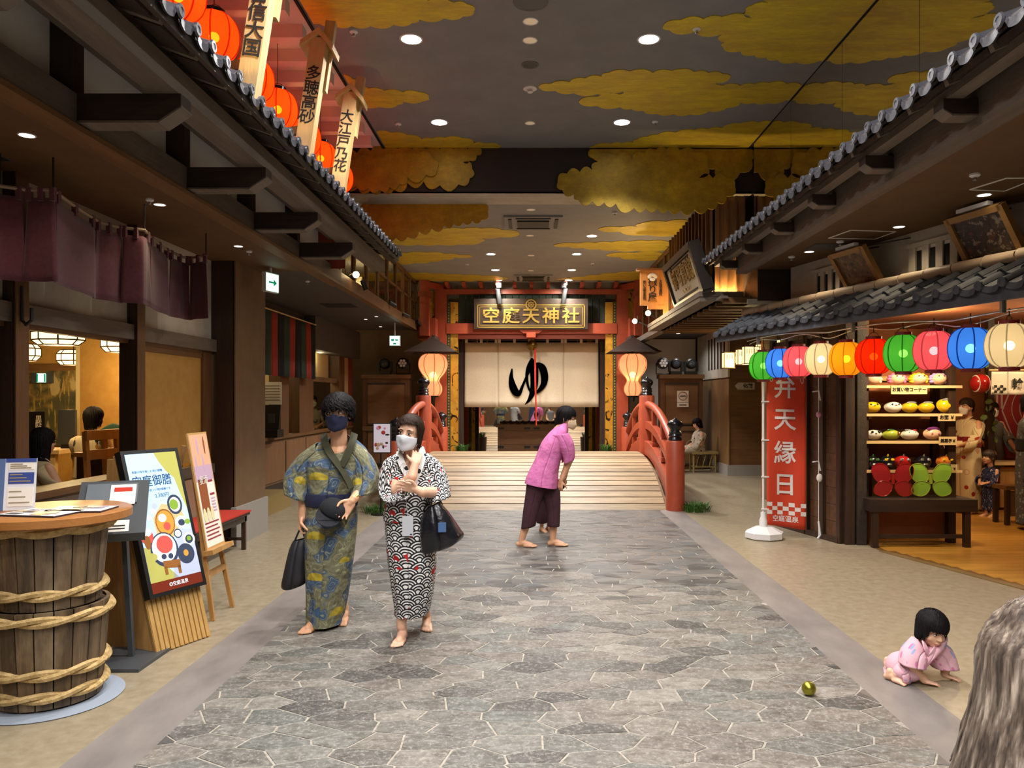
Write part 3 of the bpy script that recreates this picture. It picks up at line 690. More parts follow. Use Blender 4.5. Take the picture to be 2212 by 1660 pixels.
def ceiling_lamp(label, c, w_, h, wire=True):
    t = thing('paper_ceiling_lamp', label, 'lamp', c, 0, 'paper ceiling lamps in the restaurant'); x, y, z = c; n = 8
    def ring(r, zz): return [V((x+r*cos(pi/8+2*pi*k/n), y+r*.7*sin(pi/8+2*pi*k/n), zz)) for k in range(n)]
    lv = [ring(w_*.40, z-h/2), ring(w_*.54, z-h*.22), ring(w_*.54, z+h*.25), ring(w_*.42, z+h/2)]; b = MB()
    for r in lv: b.v += r
    for i in range(3):
        for k in range(n): a = i*n+k; c2 = i*n+(k+1) % n; b.f.append([a, c2, c2+n, a+n])
    b.f += [list(range(n))[::-1], [3*n+k for k in range(n)]]; b.build('paper_shade', lamp_paper, t)
    fr = MB()
    for r in lv: fr.tube(r+[r[0]], .008, 4)
    for k in range(n): fr.tube([r[k] for r in lv], .008, 4)
    fr.build('frame', dark_wood, t)
    MB().tube([(x, y, z+h/2), (x, y, ZS)], .006, 5).build('cord', black_m, t)
    light('POINT', 'ceiling_lamp', (x, y, z-h*.9), ENERGY['lamp'], (1, .72, .36), size=.12)
ceiling_lamp('large paper ceiling lamp nearest the restaurant window', P(126, 727, 7.6), .46, .17)
ceiling_lamp('smaller paper ceiling lamp behind the large one', P(159, 773, 10.4), .40, .2)
ceiling_lamp('paper ceiling lamp half hidden by the wide post', P(262, 742, 8.6), .40, .2)
ceiling_lamp('paper ceiling lamp half hidden by the window post', P(48, 762, 9.5), .40, .2)
def exit_sign(label, c, w_, h, rz, arrow=True, d=.05, hang=.05):
    t = thing('exit_sign', label, 'sign', c, rz)
    def bx(a, e, nm, m): b = MB().span(a, e); o = b.build(nm, m, None); o.parent = t
    bx((-w_/2, -d/2, -h/2), (w_/2, d/2, h/2), 'housing', white_p); bx((-w_/2+.01, -d/2-.004, -h/2+.01), (w_/2-.01, -d/2, h/2-.01), 'lit_face', exit_glow)
    b = MB()
    if arrow: b.poly([(-.07*w_*4, -d/2-.006, -.01), (.02, -d/2-.006, -.01), (.02, -d/2-.006, -.04), (.075, -d/2-.006, 0), (.02, -d/2-.006, .04), (.02, -d/2-.006, .01), (-.07*w_*4, -d/2-.006, .01)], (0, .002, 0)); nm = 'arrow'
    else:
        b.span((-w_*.32, -d/2-.006, -.005), (-w_*.05, -d/2-.004, .03)).span((w_*.05, -d/2-.006, .0), (w_*.32, -d/2-.004, .025)).span((-.03, -d/2-.006, -h*.36), (.03, -d/2-.004, -h*.22)); nm = 'pictogram'
    o = b.build(nm, exit_green, None); o.parent = t
    o = MB().span((-.01, -.01, h/2), (.01, .01, h/2+hang)).build('hanger', white_p, None); o.parent = t; return t
exit_sign('green exit arrow sign hanging from the soffit beside the corner pillar', (-3.0, 8.75, 2.93), .24, .22, R(72), hang=.06)
exit_sign('white and green exit sign hanging under the far slate soffit', (-2.70, 15.0, 2.74), .21, .2, 0, False, hang=.26)
e3 = thing('exit_sign', 'small lit exit sign over the mural in the restaurant', 'sign', P(92, 817, 11.2))
c = P(92, 817, 11.33); MB().box(c, (.30, .05, .15)).build('housing', grey_metal, e3); MB().box(c+V((0, -.03, 0)), (.13, .01, .13)).build('lit_face', exit_glow, e3)
for s in (-1, 1): MB().box(c+V((s*.055, -.037, 0)), (.02, .006, .12)).build('green_band', exit_green, e3)
# seating inside
def chair(label, c, rz, m=light_wood, grp='wooden chairs inside the restaurant'):
    t = thing('dining_chair', label, 'chair', c, rz, grp)
    def k(b, nm): o = b.build(nm, m, None); o.parent = t
    k(MB().span((-.2, -.2, .40), (.2, .2, .44)), 'seat')
    for sx in (-.18, .18):
        k(MB().span((sx-.02, -.2, 0), (sx+.02, -.16, .42)), 'leg'); k(MB().bar((sx, .18, 0), (sx, .24, .88), .04, .04), 'leg')
    for z in (.62, .80): k(MB().span((-.2, .20, z), (.2, .235, z+.09)), 'back_slat')
    return t
for px, lab in ((264, 'wooden chair back just behind the screen sign'), (300, 'wooden chair back below the wide post'), (336, 'wooden chair back before the mustard panel')):
    chair(lab, (-3.80, 3.80*FPX/(CX-px), .42), R(75))
bt = thing('booth_partition', 'wooden booth partition with a dark panel behind the seated woman', 'partition', (-4.4, 7.4, .3))
a = P(168, 987, 7.4); b_ = P(222, 987, 7.4)
MB().span((a.x, 7.38, .25), (b_.x+.1, 7.44, a.z)).build('panel', dark_wood, bt); MB().span((a.x-.02, 7.35, a.z), (b_.x+.12, 7.47, a.z+.04)).build('top_cap', light_wood, bt); MB().span((b_.x+.05, 7.35, .25), (b_.x+.14, 7.45, a.z)).build('post', light_wood, bt)
tb_ = thing('dining_table', 'pale wooden dining table beyond the seated woman', 'table', (-5.9, 9.3, .3))
MB().span((-6.6, 8.55, .98), (-5.3, 9.12, 1.02)).build('tabletop', pale_wood_x, tb_)
for x in (-6.5, -5.4):
    for y in (8.62, 9.05): MB().span((x-.03, y-.03, .25), (x+.03, y+.03, .98)).build('leg', pale_wood, tb_)
ms = thing('menu_stand', 'black standing menu board with white lettering on the dining table', 'menu board', (-6.2, 9.1, 1.02))
c1 = P(60, 889, 8.9); c2 = P(99, 930, 8.9); MB().span((c1.x-.03, 8.88, 1.02), (c2.x, 8.91, c1.z)).build('board', black_m, ms)
lettering('黒酢鶏', .075, paper_w, (c2.x-.07, 8.875, (c1.z+1.1)/2+.03), (1, 0, 0), (0, 0, 1), ms, vertical=True, spacing=.8)
mo = thing('register_screen', 'dark rectangular screen on the dining table before the mural', 'screen', P(147, 905, 9.3))
c1 = P(127, 886, 8.95); c2 = P(164, 926, 8.95); MB().span((c1.x, 8.93, 1.06), (c2.x, 8.97, c1.z)).build('panel', grey_metal, mo); MB().span(((c1.x+c2.x)/2-.06, 8.92, 1.02), ((c1.x+c2.x)/2+.06, 8.99, 1.07)).build('foot', black_m, mo)
nt = thing('wall_notice', 'small white paper notice on the mural behind the seated woman', 'notice', P(187, 871, 11.3)); c = P(187, 872, 11.33)
MB().box(c, (.22, .01, .24)).build('paper', paper_w, nt); lettering('禁煙', .075, mat('notice_red', '#a03020'), c+V((0, -.008, .05)), (1, 0, 0), (0, 0, 1), nt)
sk = thing('wall_speaker', 'small beige speaker high on the restaurant pillar', 'speaker', P(226, 752, 11.1)); MB().ball(P(226, 752, 11.08), (.09, .07, .11), 14, 8).build('cabinet', white_plaster, sk, True)

# purple scalloped curtain along the soffit
rope = [(-160, 352), (-80, 378), (0, 402), (60, 411), (115, 410), (140, 430), (175, 455), (215, 480), (260, 492), (312, 497), (325, 512), (360, 540), (395, 556), (412, 558), (445, 552)]
rp = []
for px, py in rope: Y = 1.30*FPX/(CY-py); rp.append(V(((px-CX)*Y/FPX, Y, 2.90)))
nor = thing('purple_noren', 'faded purple split curtain hung in scallops under the soffit before the restaurant', 'curtain', (-3.1, 6, 2.9))
MB().tube(rp, .012, 6).build('rod', mat('rod_tan', '#8f7a62', rough=.6), nor, True)
def rope_at(px):
    for (a, _), (b, _), p, q in zip(rope, rope[1:], rp, rp[1:]):
        if a <= px <= b: return p.lerp(q, (px-a)/(b-a))
    return rp[-1]
for i, (a, b) in enumerate(((-150, -70), (-68, 48), (60, 118), (119, 204), (208, 262), (266, 322), (324, 362), (367, 408), (411, 445))):
    top = [rope_at(a+(b-a)*k/8)-V((0, 0, .05)) for k in range(9)]
    o = cloth_panel(MB(), top, 2.33, .010, 1.1, .05, 10, 20, i*1.7).build('cloth_panel', noren_purple, nor, 80); solid(o, .004)
    for k in range(3):
        p = rope_at(a+(b-a)*(.06+.44*k)); MB().box(p-V((0, 0, .028)), (.03, .03, .085)).build('loop', noren_purple, nor)
for px in (0, 115, 312, 445):
    p = rope_at(px); MB().tube([p, p+V((0, 0, .2))], .006, 5).build('hanger', black_m, nor)
# striped curtain of the next shop
sc_m = [mat('stripe_black', '#141414', rough=.95), mat('stripe_green', '#2c3f34', rough=.95), mat('stripe_red', '#9c3324', rough=.95)]
st = thing('striped_curtain', 'black green and red striped curtain over the far counter', 'curtain', (-3.9, 12.3, 2.9)); y0 = 11.0
for k in range(10):
    y1 = y0+(.29 if k else .12); mm = sc_m[(k) % 3]
    o = cloth_panel(MB(), [(-3.9, y0, 2.91), (-3.9, y1, 2.91)], 1.95, .012, 1, .0, 6, 6, k*1.3).build('stripe', mm, st, 80); solid(o, .004); y0 = y1
MB().tube([(-3.9, 10.95, 2.93), (-3.9, y0+.03, 2.93)], .012, 6).build('rod', pale_wood, st, True)
YC = y0
# counter shops beyond
XC = -4.1
cw = struct('wall_counter', MB().span((XC-.10, 9.22, 0), (XC, 17.3, .98)), tan_wall)
struct('counter_ledge', MB().span((XC-.12, 9.22, .95), (XC+.04, 17.3, 1.0)), brown_wood_y, cw)
y = 9.3
while y < 16.9:
    struct('counter_panel', MB().span((XC-.02, y, .28), (XC+.012, y+1.05, .90)), wood('counter_panel', '#8a6543', '#775233', 'z') if y < 9.4 else MATS['counter_panel'], cw); y += 1.13
struct('plinth', MB().span((XC-.03, 9.22, 0), (XC+.02, 17.3, .24)), dark_wood_y, cw)
hd = struct('wall_header', MB().span((XC-.10, YC, 2.50), (XC+.2, 17.3, ZS)), slate_paint)
struct('header_near', MB().span((XC-.10, 9.22, 2.55), (XC, YC, ZS)), dark_wood_y, hd)
for y, w_ in ((9.6, .2), (12.35, .42), (13.35, .85), (16.1, .45)): struct('post_pillar', MB().span((XC-.16, y, .98), (XC+.03, y+w_, 2.56)), brown_wood)
struct('cream_panel', MB().span((XC-.05, 16.4, .98), (XC, 17.0, 2.5)), mat('cream_panel', '#b89660', rough=.8), hd)
struct('red_panel', MB().span((XC-.03, 17.0, .98), (XC+.02, 17.3, 2.5)), vermilion_d, hd)
struct('shelf_beam', MB().span((XC-.1, 13.7, 1.93), (XC+.0, 16.0, 2.02)), brown_wood_y, hd)
struct('lit_panel', MB().span((XC-.25, 14.2, 2.02), (XC-.2, 16.1, 2.56)), MATS['cream_wall'], hd)
light('POINT', 'counter_lamp', (XC-.7, 14.6, 2.40), 6, (1, .8, .45), size=.08)
light('POINT', 'counter_lamp', (XC-.08, 15.0, 2.46), 1.6, (1, .8, .45), size=.05)
light('POINT', 'counter_lamp', (XC-.7, 11.9, 2.4), 4, (1, .78, .42), size=.08)
mp = thing('menu_poster', 'pale menu poster in the near counter opening under the striped curtain', 'poster', (XC-.5, 11.9, 1.8)); c = P(588, 850, 12.2)
MB().box((c.x, 12.2, c.z), (.30, .01, .36)).build('sheet', paper_w, mp)
for k in range(6): MB().box((c.x, 12.193, c.z+.12-.045*k), (.24, .004, .012)).build('text_line', mat('text_grey', '#8f8068') if k == 0 else MATS['text_grey'], mp)
cr = thing('cash_register', 'black cash register on the far counter under the striped curtain', 'cash register', P(588, 945, 11.9)); c = P(588, 945, 11.9)
MB().span((c.x-.13, 11.75, 1.0), (c.x+.13, 12.05, 1.12)).build('drawer', black_m, cr); MB().bar((c.x, 11.85, 1.12), (c.x, 11.95, 1.50), .24, .03).build('display', black_m, cr); MB().box((c.x+.02, 11.80, 1.3), (.1, .01, .14)).build('keypad', grey_metal, cr)

# partitions with stage lights on both sides of the gate
part_m = wood('partition_panel', '#7d5a3a', '#6d4b2d', 'x')
def partition(label, x0, x1, Y, h):
    t = thing('wooden_partition', label, 'partition', ((x0+x1)/2, Y, 0))
    MB().span((x0, Y, 0), (x1, Y+.3, h)).build('carcass', brown_wood, t)
    MB().span((x0-.03, Y-.05, h), (x1+.03, Y+.35, h+.09)).build('top_cap', brown_wood_x, t)
    for z0, z1 in ((1.02, h-.12), (.12, .86)):
        MB().span((x0+.12, Y-.03, z0), (x1-.12, Y, z1)).build('raised_panel', part_m, t)
        for zz in (z0, z1): MB().span((x0+.1, Y-.04, zz-.02), (x1-.1, Y, zz+.02)).build('moulding', dark_wood_x, t)
    MB().span((x0, Y-.035, .88), (x1, Y, .98)).build('mid_rail', brown_wood_x, t); return t
partition('panelled wooden partition beside the gate under the exit sign', -3.84, -2.78, 17.3, 2.06)
partition('panelled wooden partition beside the gate behind the seated woman with a notice', 2.90, 3.86, 17.3, 2.06)
def moving_head(label, c, m=black_m):
    t = thing('stage_light', label, 'stage light', c, 0, 'stage lights on the partitions'); x, y, z = c
    MB().span((x-.13, y-.1, z), (x+.13, y+.1, z+.08)).build('base', m, t)
    for s in (-1, 1): MB().span((x+s*.14-.02, y-.06, z+.07), (x+s*.14+.02, y+.06, z+.30)).build('yoke_arm', m, t)
    MB().lathe([(.02, -.11), (.11, -.10), (.12, .0), (.12, .08), (.09, .13), (.0, .13)], (x, y, z+.25), 18, 'Y').build('head', m, t, True)
    MB().lathe([(.001, .0), (.075, .0), (.06, .02), (.001, .03)], (x, y-.115, z+.25), 16, 'Y').build('lens', mat('lens_glass', '#3a3f4a', rough=.1, spec=1) if 'lens_glass' not in MATS else MATS['lens_glass'], t, True); return t
def par_can(label, c):
    t = thing('stage_light', label, 'stage light', c, 0, 'stage lights on the partitions'); x, y, z = c
    MB().lathe([(.001, -.10), (.12, -.10), (.13, -.08), (.13, .06), (.08, .10), (.001, .10)], (x, y, z+.26), 18, 'Y').build('housing', black_m, t, True)
    b = MB()
    for k in range(6): a = pi/3*k; b.lathe([(.001, 0), (.03, 0)], (x+.065*cos(a), y-.104, z+.26+.065*sin(a)), 10, 'Y', False)
    b.lathe([(.001, 0), (.03, 0)], (x, y-.104, z+.26), 10, 'Y', False).build('led_lenses', white_p, t)
    MB().tube([(x-.15, y, z+.26), (x-.15, y, z+.02), (x+.15, y, z+.02), (x+.15, y, z+.26)], .015, 6).build('bracket', black_m, t)
moving_head('black moving head stage light on the partition under the exit sign', (-3.36, 17.45, 2.15))
par_can('round LED stage light beside the gourd lantern by the exit sign', (-2.95, 17.45, 2.15))
par_can('round LED stage light at the gate end of the partition with the notice', (2.98, 17.45, 2.15))
moving_head('black moving head stage light in the middle of the partition with the notice', (3.27, 17.45, 2.15))
moving_head('black moving head stage light at the wall end of the partition with the notice', (3.62, 17.45, 2.15))
ns = thing('no_smoking_notice', 'no smoking notice on the partition behind the seated woman', 'notice', (3.4, 17.25, 1.55)); c = P(1475, 857, 17.24)
MB().box(c, (.26, .01, .26)).build('sheet', paper_w, ns); MB().lathe([(.085, 0), (.10, 0)], (c.x, 17.233, c.z+.01), 20, 'Y', False).build('ring', mat('notice_brown', '#8a5a3a'), ns)
MB().box((c.x, 17.233, c.z+.01), (.13, .004, .02)).build('cigarette', ink, ns)
d = MB().box((c.x, 17.24, c.z-.19), (.26, .01, .10)).build('lower_strip', paper_w, ns); MB().box((c.x, 17.233, c.z-.19), (.16, .004, .02)).build('text_line', ink, ns)
# ---------------------------------------------------------------- right wing: soffit, eave roof, glass, slatted box, angled wall
sr = struct('ceiling_soffit_right', MB().span((2.45, -6, ZS), (9, 8.85, ZS+.12)), soffit_m)
struct('slate_panel', MB().span((2.62, 9.46, ZS), (9, 18.85, ZS+.1)), slate_paint, sr)
struct('dark_header', MB().span((2.61, 8.85, 2.74), (9, 9.45, ZS+.12)), dark_wood_x, sr)
struct('trim_3', MB().span((2.36, -3, 3.06), (2.46, 8.85, 3.27)), grey_wood_y)
struct('trim_4', MB().span((2.36, -3, 3.045), (2.48, 8.85, 3.065)), grey_wood_y)
struct('wall_over_soffit', MB().span((2.62, -3, 3.2), (2.68, 8.85, 3.62)), dark_wood)
roof2 = thing('tiled_roof', 'long grey pantile eave on short brackets above the festival stall side', 'roof', (2.4, 6, 3.2))
for k in range(-2, 6):
    y = 4.09+.946*k
    o = MB().poly([(2.45, y-.05, 3.105), (2.22, y-.05, 3.105), (2.175, y-.05, 3.135), (2.175, y-.05, 3.19), (2.45, y-.05, 3.19)], (0, .10, 0)).build('bracket_arm', dark_wood_x, roof2)
    MB().poly([(2.45, y-.055, 3.098), (2.22, y-.055, 3.098), (2.17, y-.055, 3.13), (2.17, y-.055, 3.137), (2.22, y-.055, 3.107), (2.45, y-.055, 3.107)], (0, .11, 0)).build('arm_edge', grey_wood_y, o)
MB().span((2.19, 1.5, 3.19), (2.28, 9.2, 3.25)).build('purlin', grey_wood_y, roof2)
y = 1.6
while y < 9.25:
    MB().bar((2.64, y, 3.45), (2.115, y, 3.225), .035, .05).build('rafter', grey_wood_y, roof2)
    MB().bar((2.21, y+.2, 3.262), (2.13, y+.2, 3.228), .31, .03).build('eave_board', dark_wood_x, roof2); y += .385
MB().poly([(2.09, 1.5, 3.245), (2.66, 1.5, 3.49), (2.66, 1.5, 3.52), (2.09, 1.5, 3.275)], (0, 7.78, 0)).build('sheathing', dark_wood_y, roof2)
tiled(roof2, (2.075, 1.7, 3.272), (2.075, 9.28, 3.272), (1, 0, .42), .19, .27, 2)
gw = thing('glass_wall', 'reflective upper glass wall above the stall side eave mirroring the gold clouds', 'glass wall', (2.67, 6, 3.6))
ys = [.02, 1.33, 2.64, 3.95, 5.26, 6.57, 7.88, 9.19]
for a, b in zip(ys, ys[1:]): MB().span((2.665, a+.004, 3.50), (2.675, b-.004, ZC-.005)).build('glass_pane', glass_wall, gw)
for a in ys[1:]: MB().span((2.666, a-.0025, 3.50), (2.674, a+.0025, ZC-.005)).build('joint', black_m, gw)
struct('wall_upper_room', MB().span((6.0, -6, 3.2), (6.1, YS, ZC)), dark_wood)
for px, py, lab, lit in ((2126, 421, 'lit downlight in the stall soffit above the nearer painting', 1), (1942, 490, 'lit downlight in the stall soffit between the two paintings', 1), (1748, 544, 'lit downlight in the stall soffit above the farther painting', 1)):
    downlight(lab, onceil(px, py, ZS), .045, lamp_small, ENERGY['soffit']*1.5, 'soffit downlights on the stall side', 120, (1, .8, .55))
for px, py, lab in ((2106, 376, 'sprinkler in the stall soffit nearest the viewer'), (1815, 521, 'sprinkler in the stall soffit above the farther painting'), (1710, 554, 'sprinkler in the stall soffit at its far end')):
    detector(px, py, ZS, lab, .035, 'sprinkler')
def access(pts, label):
    t = thing('access_hatch', label, 'hatch', (*pts[0], ZS)); c = [V((*p, ZS-.003)) for p in pts]; b = MB()
    for p, q in zip(c, c[1:]+c[:1]): b.bar(p, q, .012, .006)
    b.build('frame', grey_plaster, t); MB().poly([V((p.x, p.y, ZS-.001)) for p in c], (0, 0, -.001)).build('panel', soffit_m, t)
access([onceil(2095, 409, ZS)[:2], onceil(2175, 384, ZS)[:2], onceil(2240, 384, ZS)[:2], onceil(2170, 412, ZS)[:2]], 'square access hatch in the stall soffit near the frame edge')
access([onceil(1790, 514, ZS)[:2], onceil(1838, 497, ZS)[:2], onceil(1935, 500, ZS)[:2], onceil(1890, 516, ZS)[:2]], 'square access hatch in the stall soffit before the painting')
hv = onceil(1795, 533, ZS); hatch((hv[0]-.2, hv[1]-.14), (hv[0]+.25, hv[1]+.14), ZS, 'grey slot vent in the stall soffit above the farther painting', slate_paint)

# slatted box hanging from the far ceiling
sb = thing('slatted_box', 'vertical wooden slat bulkhead with a glowing ledge beyond the stall side eave', 'bulkhead', (2.4, 10.8, 3.4))
box_w = wood('slat_wood', '#8a6238', '#6c4a28', 'z')
y = 9.50
while y < 12.2:
    MB().span((2.24, y, 2.90), (2.27, y+.185, ZL)).build('slat_board', box_w, sb); MB().span((2.20, y+.185, 2.90), (2.27, y+.215, ZL)).build('batten', brown_wood, sb); y += .215
x = 2.24
while x < 2.55:
    MB().span((x, 9.50, 2.90), (x+.085, 9.53, ZL)).build('slat_board', box_w, sb); MB().span((x+.085, 9.47, 2.90), (x+.1, 9.53, ZL)).build('batten', brown_wood, sb); x += .1
MB().span((2.27, 9.53, 2.90), (2.6, 12.2, ZL-.005)).build('core', dark_wood, sb)
MB().span((2.06, 9.40, 2.80), (2.60, 13.6, 2.87)).build('ledge', grey_wood_y, sb); MB().span((2.05, 9.39, 2.86), (2.075, 13.6, 2.92)).build('ledge_lip', grey_wood_y, sb)
MB().span((2.075, 9.39, 2.86), (2.60, 9.415, 2.92)).build('ledge_lip', grey_wood_y, sb)
led = mat('led_strip', '#ffb860', es=2.5)
MB().span((2.12, 9.44, 2.872), (2.15, 12.2, 2.882)).build('led_strip', led, sb); MB().span((2.15, 9.435, 2.872), (2.58, 9.455, 2.882)).build('led_strip', led, sb)
light('AREA', 'ledge_led', (2.14, 10.85, 2.90), 6, (1, .68, .3), shape=(.03, 2.6)).rotation_euler = (R(180), 0, 0)
light('AREA', 'ledge_led', (2.38, 9.44, 2.90), 2.6, (1, .68, .3), shape=(.3, .03)).rotation_euler = (R(180), 0, 0)
sg = thing('slat_canopy', 'dark horizontal slat canopy below the slatted box', 'canopy', (2.9, 11, 2.8))
for k in range(13):
    y = 9.15+.35*k; MB().span((2.29, y, 2.75), (3.75, y+.07, 2.82)).build('slat', brown_wood_x, sg)
MB().span((2.25, 9.1, 2.80), (2.33, 13.6, 2.83)).build('side_rail', grey_wood_y, sg)
for k in range(3): MB().span((2.6+.45*k, 9.1, 2.81), (2.66+.45*k, 13.5, 2.83)).build('carrier', dark_wood_y, sg)
struct('light_strip', MB().span((2.5, 8.86, 2.70), (3.2, 8.90, 2.76)), white_plaster, sr)
ts = thing('framed_signboard', 'large framed signboard with gold lettering tilted forward on the slatted box', 'sign', (2.1, 10.6, 3.3))
qa, qb, qc, qd = P(1437, 583, 12.0), P(1492, 522, 10.3), P(1530, 636, 10.3), P(1462, 668, 12.0)     # far top, near top, near bottom, far bottom
xa = V((0, -1, 0)); o0 = V((2.02, 10.25, 3.21)); upv = V((-.19, 0, .61)).normalized(); mm = frame(o0, xa, upv)
def local(b, m): b.v = [m @ q for q in b.v]; return b
W_, H_ = 1.80, .58
fr_dark = mat('sign_frame', '#2a2420', rough=.35); gold_txt = mat('gold_lettering', '#a8893a', '#6e5820', 20, rough=.35, metal=.7)
local(MB().span((-W_/2, -H_/2, -.10), (W_/2, H_/2, -.02)), mm).build('backing', fr_dark, ts)
for s in (-1, 1):
    local(MB().span((-W_/2-.03, s*H_/2-.04, -.12), (W_/2+.03, s*H_/2+.04, .03)), mm).build('frame_rail', fr_dark, ts); local(MB().span((s*W_/2-.04, -H_/2, -.12), (s*W_/2+.04, H_/2, .03)), mm).build('frame_stile', fr_dark, ts)
local(MB().span((-W_/2+.05, -H_/2+.05, -.02), (W_/2-.05, H_/2-.05, -.005)), mm).build('face', mat('sign_face', '#b3ab93', rough=.6), ts)
for s in (-1, 1): local(MB().span((-.62, s*.215-.01, -.005), (.62, s*.215+.01, .003)), mm).build('rule', ink, ts)
for i, ch in enumerate('御写真館'): lettering(ch, .30, gold_txt, mm @ V((-.51+.34*i, .035, 0)), xa, upv, ts, off=.004, ext=.006, sx=1.1)
for k in range(7): local(MB().span((-.22+.075*k, -.175, -.005), (-.19+.075*k, -.125-.008*(k % 2), .0)), mm).build('small_letter', gold_txt, ts)
hs = thing('hanging_wooden_sign', 'hanging wooden photo studio sign with a white flower crest and black lettering', 'sign', (1.9, 12.2, 3.3))
a = P(1383, 585, 12.2); b_ = P(1436, 660, 12.2); sgw = wood('sign_wood', '#c98a4a', '#b5763a', 'z')
MB().span((a.x, 12.2, b_.z), (b_.x, 12.25, a.z)).build('board', sgw, hs); MB().span((a.x+.12, 12.19, b_.z-.06), (b_.x, 12.26, b_.z+.0)).build('lower_board', sgw, hs)
MB().span((a.x-.06, 12.17, a.z), (b_.x+.15, 12.28, a.z+.035)).build('top_bar', mat('copper_bar', '#8a5a3a', rough=.4), hs)
MB().span((b_.x-.02, 12.2, b_.z-.25), (b_.x+.06, 12.26, a.z+.02)).build('post', sgw, hs)
cx = (a.x+b_.x)/2
lettering('撮り屋', .15, ink, (cx+.0, 12.196, (a.z+b_.z)/2-.035), (1, 0, 0), (0, 0, 1), hs, off=.0015, vertical=True, spacing=.85)
lettering('大阪写真館', .06, ink, (cx+.13, 12.196, (a.z+b_.z)/2), (1, 0, 0), (0, 0, 1), hs, vertical=True, spacing=.85)
lettering('思い出写真処', .06, ink, (cx-.13, 12.196, (a.z+b_.z)/2-.04), (1, 0, 0), (0, 0, 1), hs, vertical=True, spacing=.85)
cb = MB()
for k in range(5): q = pi/2+(k-2)*.55; cb.ball((cx+.055*cos(q), 12.195, a.z-.12+.055*sin(q)), (.032, .006, .032), 12, 6)
cb.ball((cx, 12.195, a.z-.14), (.05, .006, .03), 12, 6).build('crest', paper_w, hs, True)
clip_spot('lit warm bulb spotlight under the hanging wooden sign, gate side', (1.86, 13.6, 2.98), (1.6, 13.2, 2.95), 0, True, (2.1, 13.6, 2.88))
clip_spot('lit warm bulb spotlight under the hanging wooden sign, stall side', (1.96, 12.7, 3.02), (1.7, 12.3, 3.0), 0, True, (2.1, 12.7, 2.9))
for o_, y_ in ((1.86, 13.6), (1.96, 12.7)): pass
light('POINT', 'sign_bulb', (1.75, 12.9, 3.05), 6, (1, .75, .4), size=.05)
bal2 = thing('glass_balustrade', 'glass balustrade between the hanging wooden sign and the gate', 'balustrade', (2.3, 14.6, 3.0))
for k in range(5):
    y = 12.4+.86*k; MB().span((2.28, y-.03, 2.87), (2.34, y+.03, 4.13)).build('mullion', brown_wood, bal2)
    if k < 4: MB().span((2.30, y+.03, 2.9), (2.315, y+.83, 4.08)).build('glass_pane', glass_rail, bal2)
MB().span((2.27, 12.4, 4.08), (2.35, 16.0, 4.14)).build('top_rail', brown_wood_y, bal2); MB().span((2.24, 13.5, 2.80), (2.40, 16.5, 2.90)).build('base_beam', grey_wood_y, bal2)
struct('wall_mezzanine_right', MB().span((4.3, 9.5, 3.2), (4.4, YE, 4.15)), mustard)

# angled stall building: wall with grilled windows and paintings, small tiled roof, lanterns
A0 = V((2.96, 8.75, 0)); dw = V((.248, -.969, 0)).normalized(); nw = V((-dw.y, dw.x, 0))*-1
if nw.x > 0: nw = -nw                                               # nw points to the street
def W(t, z, off=0): q = A0+dw*t+nw*off; return V((q.x, q.y, z))
aw = struct('wall_stall_upper', MB().bar(W(0, 2.76, -.06), W(7, 2.76, -.06), .12, .68), white_plaster)
struct('dark_rail', MB().bar(W(0, 2.47, .02), W(7, 2.47, .02), .06, .10), dark_wood_y, aw)
def wbar(t0, t1, z0, z1, o0, o1): return MB().bar(W(t0, (z0+z1)/2, (o0+o1)/2), W(t1, (z0+z1)/2, (o0+o1)/2), abs(o1-o0), z1-z0)
for k, (t0, t1, z0, z1) in enumerate(((.471, 1.05, 2.63, 2.97), (1.903, 2.62, 2.63, 2.97))):
    win = struct(f'window_{k+1}', wbar(t0, t1, z0, z1, 0, .012), grey_plaster)
    n = 4; d = (t1-t0)/(n*2+1)
    for i in range(n): struct('slot', wbar(t0+d*(2*i+1), t0+d*(2*i+2), z0+.06, z1-.05, .005, .018), black_matte, win)
    for zz in (z0, z1): struct('frame_rail', wbar(t0-.02, t1+.02, zz-.02, zz+.02, 0, .04), white_plaster, win)
    for i in range(n+1): struct('bar', wbar(t0+d*2*i, t0+d*(2*i+1), z0, z1, 0, .035), white_plaster, win)
def painting(label, t0, t1, z0, z1, m):
    t = thing('framed_painting', label, 'painting', W((t0+t1)/2, z0, .05)); c = W((t0+t1)/2, z0+.0, .06); x = dw; u = (V((0, 0, 1))*(z1-z0)+nw*.27).normalized(); h = (z1-z0)/u.z; w_ = t1-t0
    M = frame(c, x, u)
    local(MB().span((-w_/2, 0, -.02), (w_/2, h, 0)), M).build('canvas', m, t)
    for s in (-1, 1): local(MB().span((s*w_/2-.025, -.02, -.03), (s*w_/2+.025, h+.02, .02)), M).build('frame_stile', gold_frame, t)
    for yy in (0, h): local(MB().span((-w_/2, yy-.025, -.03), (w_/2, yy+.025, .02)), M).build('frame_rail', gold_frame, t)
    for s in (-1, 1): MB().tube([M @ V((s*w_*.4, h, -.02)), W((t0+t1)/2+s*w_*.45+.25, z1+.06, .0)], .006, 5).build('hanging_cord', black_m, t)
    q = M @ V((0, h+.04, -.03)); MB().bar(q-x*w_*.3, q+x*w_*.3, .05, .03).build('picture_light', white_p, t)
    a = light('AREA', 'picture_lamp', q-V((0, 0, .03)), .25, (1, .78, .5), shape=(w_*.5, .03)); a.rotation_euler = (0, 0, atan2(x.y, x.x))
gold_frame = mat('gold_frame', '#9a7440', rough=.4, metal=.4)
